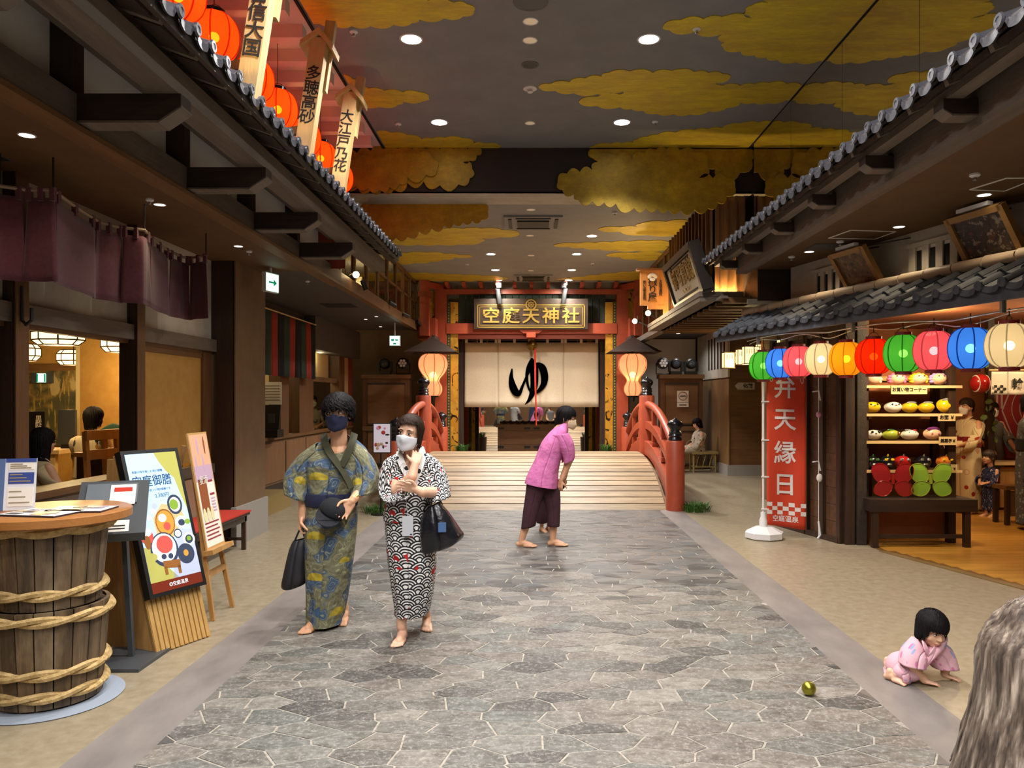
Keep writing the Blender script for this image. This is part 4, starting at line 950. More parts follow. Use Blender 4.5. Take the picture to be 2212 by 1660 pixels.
def paint_mat(name, seed, bg, a, b, c):
    n = N(name); f = n.noise(5+seed, 5, (1, 1, 1.6)); g = n.noise(11+seed, 6, (1, 1, 1)); h_ = n.noise(16-seed, 3, (1.6, 1.6, .5))
    col = n.ramp(f, [(.3, lin(bg)), (.45, lin(a)), (.55, lin(bg)), (.68, lin(b))]); col = n.mix(n.ramp(g, [(.56, (0, 0, 0, 1)), (.6, (1, 1, 1, 1))]), col, lin(c))
    return n.done(n.mix(n.ramp(h_, [(.6, (0, 0, 0, 1)), (.65, (.9, .9, .9, 1))]), col, lin('#20160f')), .4)
painting('brown framed street scene painting tilted forward, farther along the stall wall', 1.20, 1.66, 2.58, 3.0, paint_mat('painting_one', 0, '#5c432c', '#7a5a38', '#6a3a2a', '#8a6a48'))
painting('dark framed crowd scene painting tilted forward, nearer on the stall wall', 2.68, 3.18, 2.57, 3.01, paint_mat('painting_two', 3, '#2c2622', '#4a3a2a', '#6e3a22', '#8a7a66'))
E0 = V((2.25, 9.3, 0)); L2 = 6.6
def E(t, z, off=0): q = E0+dw*t+nw*off; return V((q.x, q.y, z))
r3 = thing('stall_roof', 'small grey tiled roof over the row of coloured paper lanterns', 'roof', E(3, 2.4))
MB().bar(E(0, 2.335, 0), E(L2, 2.335, 0), .04, .10).build('fascia', tile_dull, r3)
MB().poly([E(0, 2.37, .02), E(0, 2.62, -.50), E(0, 2.59, -.52), E(0, 2.34, -.0)], dw*L2).build('sheathing', dark_wood_y, r3)
for k in range(17): MB().bar(E(.1+.4*k, 2.31, 0), E(.1+.4*k, 2.60, -.50), .04, .05).build('rafter', dark_wood, r3)
tiled(r3, E(0, 2.405, .05), E(L2, 2.405, .05), (-nw.x, -nw.y, .50), .2, .26, 2, tile_dull)
ridge = mat('ridge_lit_tone', '#b8a58a', rough=.5)  # pale colour stands in for picture light falling on the ridge
for k in range(22): MB().tube([E(.02+.3*k, 2.655, -.36), E(.30+.3*k, 2.655, -.36)], [.05, .043], 10).build('ridge_cap', ridge, r3, True)
for k in range(4): MB().bar(E(.9+1.6*k, 2.29, -.02), E(.9+1.6*k, 2.20, -.02), .03, .03).build('cable_hook', steel, r3)
lantern_line = lambda Y: V((4.89-.268*Y, Y, 1.98))
cols = {'green': ('#5cb446', '#2c7a18'), 'blue': ('#4a86cc', '#1c4a9a'), 'pink': ('#f07078', '#c05058'), 'white': ('#e8d8b0', '#b0a080'), 'yellow': ('#f0b028', '#c08818'), 'red': ('#ff3c10', '#b02008')}
lit_c = {'green': (.75, 1, .5), 'blue': (.6, .8, 1), 'pink': (1, .7, .6), 'white': (1, .85, .6), 'yellow': (1, .7, .2), 'red': (1, .4, .12)}
protos = {}
ca_ = mat('lantern_ring_red', '#6e1014', rough=.5)
seq = [('green', 8.57, 'green paper lantern at the far end of the stall row, behind the red banner pole'), ('blue', 8.25, 'blue paper lantern mostly behind the top of the red banner'), ('pink', 7.93, 'pink paper lantern just behind the red banner top'), ('white', 7.57, 'cream paper lantern between the pink one by the banner and the yellow one'), ('yellow', 7.2, 'yellow paper lantern in the stall row'), ('red', 6.84, 'bright red paper lantern of the stall row above the shelf'), ('green', 6.49, 'green paper lantern between the red and the pink one above the shelf'), ('pink', 6.16, 'pink paper lantern between the green and the blue one above the shelf'), ('blue', 5.81, 'large blue paper lantern of the stall row'), ('white', 5.48, 'large cream paper lantern nearest the frame edge')]
for c, y, lab in seq:
    if c not in protos:
        o = protos[c] = lantern_proto(.31, .315, paper_lantern('lantern_paper_'+c, cols[c][0], .02, .75), paper_lantern('lantern_seam_'+c, cols[c][1], .11, .75), ca_, None, lit_c[c], ENERGY['lantern']*(1.0 if c == 'white' else 1.6 if c == 'blue' else 1))
    else: o = copy_tree(protos[c])
    o.location = lantern_line(y)+V((0, 0, rnd.uniform(-.012, .012))); o.rotation_euler.z = rnd.uniform(0, 1); o['label'] = lab; o['group'] = 'coloured lanterns under the stall roof'
lc = thing('lantern_cable', 'sagging pale electric cable carrying the coloured stall lanterns', 'cable', lantern_line(7))
pts = []
for k in range(60):
    y = 8.9-k*.065; p = lantern_line(y); p.z = 2.235+.035*abs(sin(y*2.1))+.03*sin(y*.9); pts.append(p)
MB().tube(pts, .007, 5).build('cable', grey_plaster, lc, True)
MB().tube([p+V((.03, .02, -.035+.02*sin(i*.5))) for i, p in enumerate(pts)], .005, 5).build('second_cable', grey_plaster, lc, True)
for c, y, lab in seq: p = lantern_line(y); MB().tube([p+V((0, 0, .21)), p+V((0, 0, .27))], .004, 5).build('drop_wire', black_m, lc)

# far side aisle on the right: clad column, hanging paper lamps, arrow sign, header
cl = struct('wall_aisle', MB().span((4.10, 15.9, 0), (6.5, 18.8, ZS)), brown_wood_x)
struct('side_cladding', MB().span((4.08, 15.88, .22), (4.10, 18.8, 2.02)), wood('clad_wood', '#8a6a42', '#785833', 'z'), cl)
struct('white_upper', MB().span((4.06, 15.86, 2.05), (4.10, 18.8, ZS)), white_plaster, cl)
struct('plinth', MB().span((4.05, 15.85, 0), (6.5, 18.8, .22)), MATS['plinth_grey'], cl)
for k in range(6): struct('vent_slot', MB().span((4.05, 16.1+.28*k, 2.25), (4.07, 16.2+.28*k, 2.95)), black_matte, cl)
struct('wall_aisle_back', MB().span((2.7, 19.2, 0), (4.1, 19.3, ZS)), grey_plaster)
ar = thing('arrow_sign', 'pale wooden arrow sign with black lettering on the dark aisle wall', 'sign', (4.7, 15.85, 1.86)); a = P(1588, 827, 15.85); b_ = P(1630, 842, 15.85)
MB().poly([(a.x+.06, 15.84, a.z), (b_.x, 15.84, a.z), (b_.x, 15.84, b_.z), (a.x+.06, 15.84, b_.z), (a.x, 15.84, (a.z+b_.z)/2)], (0, .03, 0)).build('board', white_plaster, ar)
lettering('化粧', .10, ink, ((a.x+b_.x)/2+.06, 15.835, (a.z+b_.z)/2), (1, 0, 0), (0, 0, 1), ar, off=.003)
lp2 = mat('square_lamp_paper', '#ffdf90', es=.6)
for i, (px, py, Y, w_, h, lab) in enumerate(((1573, 779, 13.0, .17, .26, 'first square paper lamp of the hanging row, nearest the white vent wall'), (1587, 773, 14.5, .10, .22, 'narrow square paper lamp second in the hanging row'), (1600, 772, 13.2, .13, .26, 'square paper lamp third in the hanging row'), (1616, 768, 12.4, .15, .28, 'square paper lamp fourth in the hanging row'), (1632, 765, 13.5, .11, .24, 'square paper lamp fifth in the hanging row behind the green lantern'), (1641, 756, 14.5, .12, .2, 'square paper lamp high in the hanging row behind the green lantern'), (1660, 751, 12.5, .18, .14, 'wide square paper lamp above the banner pole'), (1679, 750, 11.5, .11, .22, 'tall square paper lamp at the stall end of the hanging row'))):
    c = P(px, py, Y); t = thing('square_paper_lamp', lab, 'lamp', c, 0, 'square paper lamps hanging in the aisle')
    MB().box(c, (w_, w_, h)).build('shade', lp2, t); b = MB()
    for sx in (-1, 1):
        for sy in (-1, 1): b.box(c+V((sx*w_/2, sy*w_/2, 0)), (.012, .012, h+.02))
    for zz in (-1, 1): b.box(c+V((0, 0, zz*h/2)), (w_+.02, w_+.02, .014))
    for k in range(3): b.box(c+V(((k-1)*w_*.25, -w_/2-.003, h*.22)), (.008, .004, h*.3))
    b.build('frame', brown_wood, t); MB().tube([c+V((0, 0, h/2)), V((c.x, c.y, ZS))], .005, 5).build('cord', black_m, t)
for px, py, lab in ((1465, 721, 'small downlight in the slate soffit of the aisle, gate side'), (1482, 716, 'small downlight in the slate soffit of the aisle, stall side')): downlight(lab, onceil(px, py, ZS), .045, lamp_small, 9, 'aisle downlights', 150)
light('POINT', 'aisle_lamp', P(1610, 790, 12.6), 5, (1, .75, .36), size=.15)
# ---------------------------------------------------------------- the arched bridge
BX, BY, BL, BH = .05, 13.68, 2.73, .64
def deck(y): return BH*max(0, 1-abs((y-BY)/BL)**2.2)
br = thing('arched_bridge', 'vermilion arched bridge with pale plank deck and black finials before the gate', 'bridge', (BX, BY, 0))
n = 34; ys = [BY-BL+2*BL*i/n for i in range(n+1)]
for a, b in zip(ys, ys[1:]):
    za, zb = deck(a), deck(b); g = .012; d = V((0, b-a, zb-za)); q = g/d.length
    p0 = V((BX, a, za)).lerp(V((BX, b, zb)), q); p1 = V((BX, a, za)).lerp(V((BX, b, zb)), 1-q); dz = rnd.uniform(0, .006)
    MB().bar(p0-V((0, 0, .025-dz)), p1-V((0, 0, .025-dz)), 3.74, .05).build('deck_plank', plank_m, br)
for s in (-1, 1):
    x = BX+s*1.87; k = 40; Yk = [BY-BL+.06+(2*BL-.12)*i/k for i in range(k+1)]
    side = [(x, y, deck(y)-.045) for y in Yk]; MB().poly([(x, Yk[0], 0)]+side[1:-1]+[(x, Yk[-1], 0)], (s*.05, 0, 0)).build('side_board', brown_wood_y, br)
    def rail(z, w_, h, name, xs=BX+s*2.0):
        b = MB(); Yr = [BY-BL+2*BL*i/k for i in range(k+1)]; q = len(b.v)
        for y in Yr:
            zz = deck(y)+z
            for dx, dz in ((-w_/2, -h/2), (w_/2, -h/2), (w_/2, h/2), (-w_/2, h/2)): b.v.append(V((xs+dx, y, max(.02, zz+dz))))
        for i in range(k):
            for j in range(4): b.f.append([q+i*4+j, q+i*4+(j+1) % 4, q+i*4+4+(j+1) % 4, q+i*4+4+j])
        b.f += [[q, q+1, q+2, q+3], [q+k*4+3, q+k*4+2, q+k*4+1, q+k*4]]; return b.build(name, vermilion, br)
    Yr = [BY-BL+2*BL*i/k for i in range(k+1)]
    MB().tube([(BX+s*2.0, y, deck(y)+.86) for y in Yr], .062, 12).build('handrail', vermilion, br, True)
    rail(.50, .10, .13, 'mid_rail'); rail(.10, .13, .24, 'curb')
    for h in (-1, 1):
        for u in (.30, .62):
            y = BY+h*(BL*u); z = deck(y)
            MB().span((BX+s*2.0-.035, y-.06, z+.22), (BX+s*2.0+.035, y+.06, z+.46)).build('strut', vermilion, br); MB().span((BX+s*2.0-.035, y-.06, z+.55), (BX+s*2.0+.035, y+.06, z+.83)).build('strut', vermilion, br)
            MB().span((BX+s*2.0-.05, y-.14, z+.2), (BX+s*2.0+.05, y+.14, z+.27)).build('bearing_block', vermilion, br)
    for y, h in ((BY-BL+.02, 1.0), (BY, 1.66), (BY+BL, 1.0)):
        p = MB().lathe([(.135, 0), (.135, h-.02), (.125, h)], (BX+s*2.0, y, 0), 28).build('post', vermilion, br, True)
        MB().lathe([(.095, h), (.10, h+.02), (.085, h+.05), (.10, h+.07), (.085, h+.10), (.095, h+.12), (.07, h+.145), (.075, h+.165), (.105, h+.20), (.115, h+.235), (.10, h+.27), (.06, h+.295), (.025, h+.31), (.018, h+.33), (.001, h+.345)], (BX+s*2.0, y, 0), 24).build('finial', black_lac, p, True)
def tuft(label, c, r, n, h, name='artificial_grass'):
    b = MB(); q = random.Random(int(c[1]*100+c[0]*10))
    for i in range(n):
        a = q.uniform(0, 2*pi); d = r*sqrt(q.random()); x, y = c[0]+d*cos(a), c[1]+d*sin(a); hh = h*q.uniform(.5, 1); le = q.uniform(.3, 1.1)*hh; ex, ey = cos(a)*le, sin(a)*le; w_ = .006; z = c[2]
        p = [V((x, y, z)), V((x+ex*.35, y+ey*.35, z+hh*.7)), V((x+ex, y+ey, z+hh*q.uniform(.5, 1)))]; s = V((-sin(a), cos(a), 0))*w_; k = len(b.v)
        b.v += [p[0]-s, p[0]+s, p[1]-s, p[1]+s, p[2]]; b.f += [[k, k+1, k+3, k+2], [k+2, k+3, k+4]]
    return solo(name, b, grass_m, label, 'plant')
tuft('tuft of green artificial grass at the foot of the bridge on the red bench side', (-2.12, 10.75, .002), .27, 260, .14)
tuft('tuft of green artificial grass at the foot of the bridge post on the banner side', (2.32, 10.9, .002), .22, 260, .15)
tuft('small green plant at the foot of the gate on the exit sign side', (-1.55, 16.75, .45), .13, 120, .2, 'gate_plant')
tuft('small green plant at the foot of the gate on the stall side', (1.62, 16.75, .45), .12, 120, .2, 'gate_plant')
for x in (-1.55, 1.62): solo('plant_plinth', MB().lathe([(.16, 0), (.18, .45), (.001, .45)], (x, 16.75, 0), 14), dark_wood, 'dark round plinth under the gate plant, '+('gourd lantern by the exit sign side' if x < 0 else 'stall side'), 'plinth', 'plinths of the gate plants', True)

# ---------------------------------------------------------------- shrine gate
GY = 17.0
def gz(y): return CAMH+(CY-y)*GY/FPX
gate = thing('shrine_gate', 'vermilion gate with gilded side panels, green slats and a ceiling of red rafters', 'gate', (0, GY, 0))
def gold_panel():
    n = N('gilded_panel'); v = n.n('TexVoronoi', Scale=4.2, _feature='SMOOTH_F1'); n.t.links.new(n.coord('Object', (1, 1, 1)), v.inputs['Vector']); d = X(n, v.outputs[0]); f = n.noise(6, 5); g = n.noise(2.5, 4, (2, 2, 1.2))
    ring = n.ramp(d, [(.34, lin('#d09a30')), (.36, lin('#2a1a0c')), (.41, lin('#2a1a0c')), (.43, lin('#c48a28'))]); col = n.mix(n.ramp(g, [(.5, (0, 0, 0, 1)), (.53, (1, 1, 1, 1))]), n.mix(n.ramp(f, [(.4, (0, 0, 0, 1)), (.6, (.5, .5, .5, 1))]), lin('#d8a23a'), lin('#8a5a1c')), ring)
    return n.done(n.mix(n.ramp(g, [(.66, (0, 0, 0, 1)), (.7, (.8, .8, .8, 1))]), col, lin('#3a2214')), .35, .35)
gpm = gold_panel(); olive = mat('olive_band', '#4a4422', '#38331a', 12, rough=.5); stud = mat('stud_pale', '#a89a58', rough=.4, metal=.4)
for s in (-1, 1):
    x0 = -.015+s*1.88
    MB().span((x0, GY-.12, 0), (x0+s*.255, GY+.2, 4.02)).build('pillar', vermilion, gate)
    o = MB().span((x0-s*.085, GY-.10, 0), (x0, GY+.1, 3.75)).build('studded_band', olive, gate); b = MB()
    for k in range(58): b.ball((x0-s*.042, GY-.10, .1+.063*k), (.016, .012, .016), 6, 4)
    b.build('studs', stud, o, kind='stuff')
    MB().span((x0-s*.245, GY-.09, 0), (x0-s*.085, GY+.08, 3.04)).build('gilded_panel', gpm, gate); MB().span((x0-s*.245, GY-.09, 3.27), (x0-s*.085, GY+.08, 3.74)).build('gilded_panel', gpm, gate)
    MB().span((x0-s*.33, GY+.35, 0), (x0-s*.22, GY+.45, 2.9)).build('dark_post', dark_wood, gate)
    # wing toward the street
    MB().span((x0+s*.255, GY+.02, 1.9), (x0+s*.56, GY+.06, 4.0)).build('gilded_panel', gpm, gate)
    xw = s*2.30-.01; MB().span((xw-.10, 16.30, 2.95), (xw+.10, 16.50, 4.14)).build('wing_post', vermilion, gate); MB().span((xw-.13, 16.27, 3.78), (xw+.13, 16.53, 3.90)).build('wing_collar', vermilion_d, gate)
    MB().span((xw-.18, 16.5, 2.90), (xw+.22, 16.95, 3.35)).build('wing_block', vermilion, gate)
    MB().bar((xw, 16.4, 4.06), (s*1.9, 17.1, 4.06), .12, .12).build('wing_beam', vermilion, gate)
MB().span((-2.1, GY-.14, gz(637)), (2.07, GY+.1, gz(627))).build('top_beam', vermilion, gate)
for k in range(11): x = -1.85+.366*k; MB().bar((x, GY-.05, gz(627)+.05), (x+ (x*.0), 16.45, 4.09), .075, .075).build('rafter', vermilion, gate)
gs = mat('green_slat', '#1c2a20', rough=.7)
for k in range(22): x = -1.63+.149*k; MB().span((x, GY+.02, 3.26), (x+.135, GY+.05, gz(637))).build('green_slat', gs, gate)
MB().span((-1.9, GY-.13, 3.04), (1.87, GY+.12, 3.27)).build('lintel_beam', vermilion, gate); MB().span((-1.66, GY-.08, 2.93), (1.64, GY+.08, 3.04)).build('lower_beam', vermilion_d, gate)
MB().poly([(-.28, GY-.2, 3.17), (.22, GY-.2, 3.17), (.22, GY-.2, 3.10), (.13, GY-.2, 3.04), (-.19, GY-.2, 3.04), (-.28, GY-.2, 3.10)], (0, .12, 0)).build('bracket_block', vermilion, gate); MB().span((-.13, GY-.22, 2.95), (.07, GY-.08, 3.06)).build('bracket_block', vermilion, gate)
MB().span((-2.3, GY+.1, gz(627)-.02), (2.3, GY+.14, 4.25)).build('white_panel', white_plaster, gate)
struct('wall_gate_side', MB().span((-9, 18.9, 0), (-2.4, 19.0, 4.2)), tan_wall); struct('wall_gate_side_right', MB().span((2.4, 18.9, 0), (2.7, 19.0, 4.2)), tan_wall)
pb = thing('shrine_nameboard', 'dark brown shrine nameboard with gold border, round crest and gold lettering over the gate', 'sign', (-.03, GY-.2, 3.48))
x0, x1, z0, z1 = -1.26, 1.20, 3.13, 3.80
MB().span((x0-.02, GY-.24, z0), (x1+.02, GY-.15, z1)).build('board', mat('name_board', '#3a2818', '#2c1d12', 9, rough=.45), pb)
def border(a, b, c, d, w_, nm, o):
    for p, q in (((a, c), (b, c)), ((a, d), (b, d))): MB().span((p[0]-w_/2, GY-.245-o, p[1]-w_/2), (q[0]+w_/2, GY-.235, q[1]+w_/2)).build(nm, gold_metal, pb)
    for p, q in (((a, c), (a, d)), ((b, c), (b, d))): MB().span((p[0]-w_/2, GY-.245-o, p[1]-w_/2), (q[0]+w_/2, GY-.235, q[1]+w_/2)).build(nm, gold_metal, pb)
border(-1.20, 1.14, 3.17, 3.66, .022, 'gold_border', .004); border(-1.155, 1.095, 3.215, 3.615, .012, 'gold_border', .003)
MB().lathe([(.001, 0), (.12, 0), (.12, .02), (.001, .02)], (-.03, GY-.235, 3.665), 28, 'Y').build('crest_disc', MATS['name_board'], pb, True)
MB().lathe([(.095, .02), (.12, .02), (.12, .028), (.095, .028), (.095, .02)], (-.03, GY-.235, 3.665), 28, 'Y', False).build('crest_ring', gold_metal, pb, True)
b = MB()
for k in range(4): a = k*pi/4; b.bar((-.03-.085*cos(a), GY-.26, 3.665-.085*sin(a)), (-.03+.085*cos(a), GY-.26, 3.665+.085*sin(a)), .008, .012, (0, 1, 0))
b.lathe([(.045, .02), (.06, .02), (.06, .028), (.045, .028), (.045, .02)], (-.03, GY-.235, 3.665), 20, 'Y', False).build('crest_emblem', gold_metal, pb)
for i, ch in enumerate('空庭天神社'): lettering(ch, .36, gold_metal, (-.905+.437*i, GY-.25, 3.40), (1, 0, .0), (.0, 0, 1), pb, off=.006, ext=.006, sx=1.1)
for x, lab in ((-.72, 'grey spotlight over the nameboard, first character side'), (.68, 'grey spotlight over the nameboard, last character side')):
    t = thing('gate_spotlight', lab, 'spotlight', (x, 16.5, 3.95), 0, 'spotlights over the nameboard'); s = 1 if x > 0 else -1
    MB().span((x-.05, 16.45, 4.0), (x+.05, 16.55, 4.12)).build('mount', black_m, t); MB().tube([(x+s*.03, 16.5, 3.98), (x-s*.01, 16.62, 3.68)], .05, 12).build('can', grey_metal, t, True)
    light('SPOT', 'nameboard_lamp', (x, 16.2, 3.95), 16, (1, .88, .7), size=.05, spot=100, aim=(x*.7, 17, 3.3), blend=.8)
# bath curtain with the hiragana yu
NY = 17.35
nb = thing('bath_noren', 'cream linen split curtain with a large black hiragana yu across the gate', 'curtain', (0, NY, 2.9)); xs = [-1.535, -.785, -.03, .715, 1.50]
for k in range(4):
    o = cloth_panel(MB(), [(xs[k]+.004, NY, 2.88), (xs[k+1]-.004, NY, 2.88)], 1.41, .012, 1.4, .02, 10, 14, k*2.0).build('cloth_panel', linen, nb, 80); solid(o, .004)
    for j in range(3): x = xs[k]+(xs[k+1]-xs[k])*(.05+.45*j); MB().span((x-.03, NY-.015, 2.87), (x+.03, NY+.015, 2.95)).build('loop', linen, nb)
MB().tube([(-1.6, NY, 2.93), (1.56, NY, 2.93)], .012, 8).build('rod', dark_wood_x, nb, True)
def stroke(b, pts, m, thick=.003):                                  # brush stroke of varying width in the plane of matrix m
    c = crom([(p[0], p[1], p[2]) for p in pts], 6)
    for i, q in enumerate(c):
        ring = [m @ V((q.x+q.z*cos(2*pi*k/12), q.y+q.z*sin(2*pi*k/12), 0)) for k in range(12)]; nn = (m.to_3x3() @ V((0, 0, 1)))*thick
        if i: 
            d = V((q.x-c[i-1].x, q.y-c[i-1].y, 0))
            if d.length > 1e-6: d.normalize(); e = V((-d.y, d.x, 0)); p = c[i-1]; b.poly([m @ (V((p.x, p.y, 0))+e*p.z), m @ (V((q.x, q.y, 0))+e*q.z), m @ (V((q.x, q.y, 0))-e*q.z), m @ (V((p.x, p.y, 0))-e*p.z)], nn)
        b.poly(ring, nn)
    return b
k_ = NY/FPX/3.95; ym = frame((0, NY-.03, 0), (1, 0, 0), (0, 0, 1))
def yu(p): return [((880+x/3.95-CX)*NY/FPX, CAMH-(580+y/3.95-CY)*NY/FPX, r*k_*1.28) for x, y, r in p]
b = MB()
stroke(b, yu([(893, 862, 5), (886, 930, 14), (897, 1000, 24), (925, 1058, 24), (955, 1068, 14), (985, 1000, 9), (1022, 915, 8), (1060, 845, 9), (1105, 822, 14), (1150, 848, 24), (1170, 920, 25), (1163, 985, 20), (1125, 1042, 13), (1080, 1066, 8)]), ym)
stroke(b, yu([(1062, 778, 10), (1078, 840, 27), (1084, 930, 27), (1080, 1010, 24), (1060, 1080, 17), (1032, 1132, 9), (1004, 1162, 2)]), ym); stroke(b, yu([(1052, 790, 9), (1030, 850, 12), (1019, 920, 10), (1028, 1000, 8), (1052, 1060, 6)]), ym)
b.build('lettering', ink, nb)
bell = thing('shrine_bell', 'round brass shrine bell with a red rope hanging before the linen curtain', 'bell', (-.01, NY-.22, 2.8)); c = (-.01, NY-.22, 2.80)
MB().lathe([(.001, -.11), (.06, -.105), (.105, -.06), (.12, -.012), (.13, -.008), (.13, .008), (.12, .012), (.105, .06), (.06, .10), (.02, .12), (.001, .125)], c, 24).build('shell', brass, bell, True)
MB().tube([(c[0], c[1], 2.92), (c[0]+.01, c[1], 3.04)], .02, 8).build('hanger_knot', linen, bell, True)
MB().tube([(c[0]+.07, c[1]-.03, 2.74), (c[0]+.075, c[1]-.03, 2.0), (c[0]+.10, c[1]-.03, 1.0)], [.024, .022, .016], 10).build('rope', red_cloth, bell, True)
ob = thing('offering_box', 'large brown wooden offering box with dark metal corners behind the bridge crest', 'box', (-.085, 18.5, 0)); bw = wood('box_wood', '#7a5836', '#6a4a2c', 'x')
MB().span((-.84, 18.5, .30), (.67, 19.1, .93)).build('body', bw, ob); MB().span((-.88, 18.46, .91), (.71, 19.14, .98)).build('top_frame', brown_wood_x, ob); MB().span((-.76, 18.55, 0), (.59, 19.05, .30)).build('plinth', dark_wood_x, ob)
for x in (-.84, -.2, .03, .6):
    for z in (.86, .40): MB().span((x, 18.485, z), (x+.15 if x != .6 else .68, 18.5, z+.06)).build('corner_iron', black_m, ob)
MB().span((-.7, 18.48, .50), (.53, 18.5, .82)).build('front_panel', part_m, ob)
for k in range(9): MB().span((-.8+.17*k, 18.5, .975), (-.74+.17*k, 19.1, 1.0)).build('top_slat', bw, ob)
mr = thing('wall_mirror', 'tall mirror wall behind the gate reflecting the bridge and the street', 'mirror', (0, 19.9, 0))
MB().span((-2.4, 19.88, 0), (2.4, 19.90, 3.3)).build('mirror_pane', mirror_m, mr); MB().span((-2.42, 19.90, 0), (2.42, 19.93, 3.32)).build('backing', dark_wood, mr)
# gourd lanterns under little hipped hoods
gp = paper_lantern('gourd_paper', '#ffc090', .11, .7)
gprof = [(.40, -.99), (.53, -.90), (.62, -.75), (.60, -.55), (.47, -.38), (.42, -.28), (.50, -.14), (.78, .08), (.96, .32), (1.0, .52), (.95, .72), (.80, .88), (.58, .97), (.42, 1.0)]
gprof = [(p.x, p.y) for p in crom([(a, b, 0) for a, b in gprof], 3)]
GLN = lantern_proto(.60, .88, gp, paper_lantern('gourd_seam', '#b87a50', .15, .7), black_lac, None, (1, .62, .32), ENERGY['gourd'], gprof, size=.07)
GLN['group'] = 'gourd lanterns beside the gate'; GLN['category'] = 'lantern'; GLN.name = 'gourd_lantern'
for s in (-1, 1):
    x = s*2.09+.01; o = GLN if s < 0 else copy_tree(GLN); o.location = (x, 16.0, 2.10); o['label'] = 'gourd shaped pink white paper lantern beside the gate, '+('near the exit sign' if s < 0 else 'near the hanging wooden sign')
    t = thing('lantern_hood', 'dark little hipped hood over the gourd lantern '+('near the exit sign' if s < 0 else 'near the hanging wooden sign'), 'hood', (x, 16, 2.6), 0, 'hoods over the gourd lanterns')
    b = MB(); k = len(b.v); b.v += [V((x-.54, 15.5, 2.56)), V((x+.54, 15.5, 2.56)), V((x+.54, 16.5, 2.56)), V((x-.54, 16.5, 2.56)), V((x, 16, 2.90)), V((x, 16, 2.84))]; b.f += [[0, 1, 4], [1, 2, 4], [2, 3, 4], [3, 0, 4], [1, 0, 5], [2, 1, 5], [3, 2, 5], [0, 3, 5]]; b.build('roof', dark_wood_x, t)
    MB().tube([(x, 16, 2.85), (x, 16, 2.56)], .04, 8).build('hanger', black_m, t, True); MB().bar((x, 16.0, 2.9), (x, 16.9, 2.9), .07, .07).build('support_arm', dark_wood_y, t); MB().tube([(x, 16, 1.64), (x, 16, 1.54)], [.06, .03], 8).build('lower_tassel', black_m, t, True)
pst = thing('poster_stand', 'black framed poster on a slim pole stand at the foot of the bridge', 'poster stand', (-2.09, 10.55, 0)); x, y = -2.09, 10.55
MB().lathe([(.14, 0), (.14, .015), (.02, .02), (.015, .03)], (x, y, 0), 20).build('base', black_m, pst); MB().tube([(x, y, .02), (x, y, .86)], .014, 8).build('pole', black_m, pst, True)
c = P(825, 947, 10.53); MB().box(c+V((0, .015, 0)), (.255, .02, .42)).build('frame', black_m, pst); MB().box(c, (.225, .012, .39)).build('sheet', mat('poster_sheet', '#c8c0cc', es=.05), pst)  # paper sheet given a faint glow to look brighter
rr = random.Random(5)
for k in range(12): MB().ball(c+V((rr.uniform(-.085, .085), -.007, rr.uniform(-.16, .16))), (rr.uniform(.015, .035), .003, rr.uniform(.012, .03)), 10, 4).build('print_patch', [MATS['stripe_red'], mat('print_pink', '#c98aa8') if k == 0 else MATS['print_pink'], dark_wood, MATS['beige_panel']][k % 4], pst, True)
# ---------------------------------------------------------------- left foreground
BC = V((-2.585, 4.09, 0))
bt_ = thing('barrel_table', 'tall table made of two stacked rope-bound wooden barrels under a round wooden top', 'table', (BC.x, BC.y, 0))
def barrel(z0, h, r0, r1, hoops, n=20):
    for k in range(n):
        a0, a1 = 2*pi*k/n+.012, 2*pi*(k+1)/n-.012; b = MB(); m = 3
        for i in range(m+1):
            t = i/m; r = r0+(r1-r0)*t; z = z0+h*t
            for rr_ in (r-.018, r):
                for a in (a0, (a0+a1)/2, a1): b.v.append(V((BC.x+rr_*cos(a), BC.y+rr_*sin(a), z)))
        for i in range(m):
            q = i*6; b.f += [[q+3, q+4, q+10, q+9], [q+4, q+5, q+11, q+10], [q, q+6, q+7, q+1], [q+1, q+7, q+8, q+2], [q, q+3, q+9, q+6], [q+2, q+8, q+11, q+5]]
        q = m*6; b.f += [[q, q+3, q+4, q+1], [q+1, q+4, q+5, q+2]]; b.build('stave', stave_m, bt_, 50)
    MB().lathe([(.001, z0+h-.012), (r1-.012, z0+h-.012)], BC, 24, cap=False).build('barrel_head', dark_wood, bt_)
    for hz in hoops:
        t = (hz-z0)/h; r = r0+(r1-r0)*t+.008; rope_hoop(r, hz)
def rope_hoop(r, z, turns=4, th=.020, strands=2, tilt=0):
    b = MB()
    for s in range(strands):
        pts = []
        for i in range(97):
            a = 2*pi*i/96; ph = a*turns+2*pi*s/strands
            pts.append(V((BC.x+(r+.012*cos(ph))*cos(a), BC.y+(r+.012*cos(ph))*sin(a), z+.014*sin(ph)+tilt*sin(a+1))))
        b.tube(pts, th*.85, 6, False)
    b.build('rope_hoop', rope_m, bt_, True)
barrel(.02, .50, .250, .285, (.085, .20, .475)); barrel(.52, .42, .245, .280, (.60, .925))
MB().lathe([(.001, .955), (.385, .955), (.395, .962), (.395, 1.0), (.385, 1.007), (.001, 1.007)], BC, 48).build('table_top', wood('table_top', '#a8713c', '#96602f', 'x', rough=.35), bt_, True)
rope_hoop(.300, .942, 4, .020)
solo('floor_mat', MB().lathe([(.001, 0), (.355, 0), (.36, .006), (.35, .009), (.001, .009)], BC, 40), mat('mat_blue', '#8a93a0', rough=.7), 'round grey blue mat under the barrel table', 'mat', None, True)
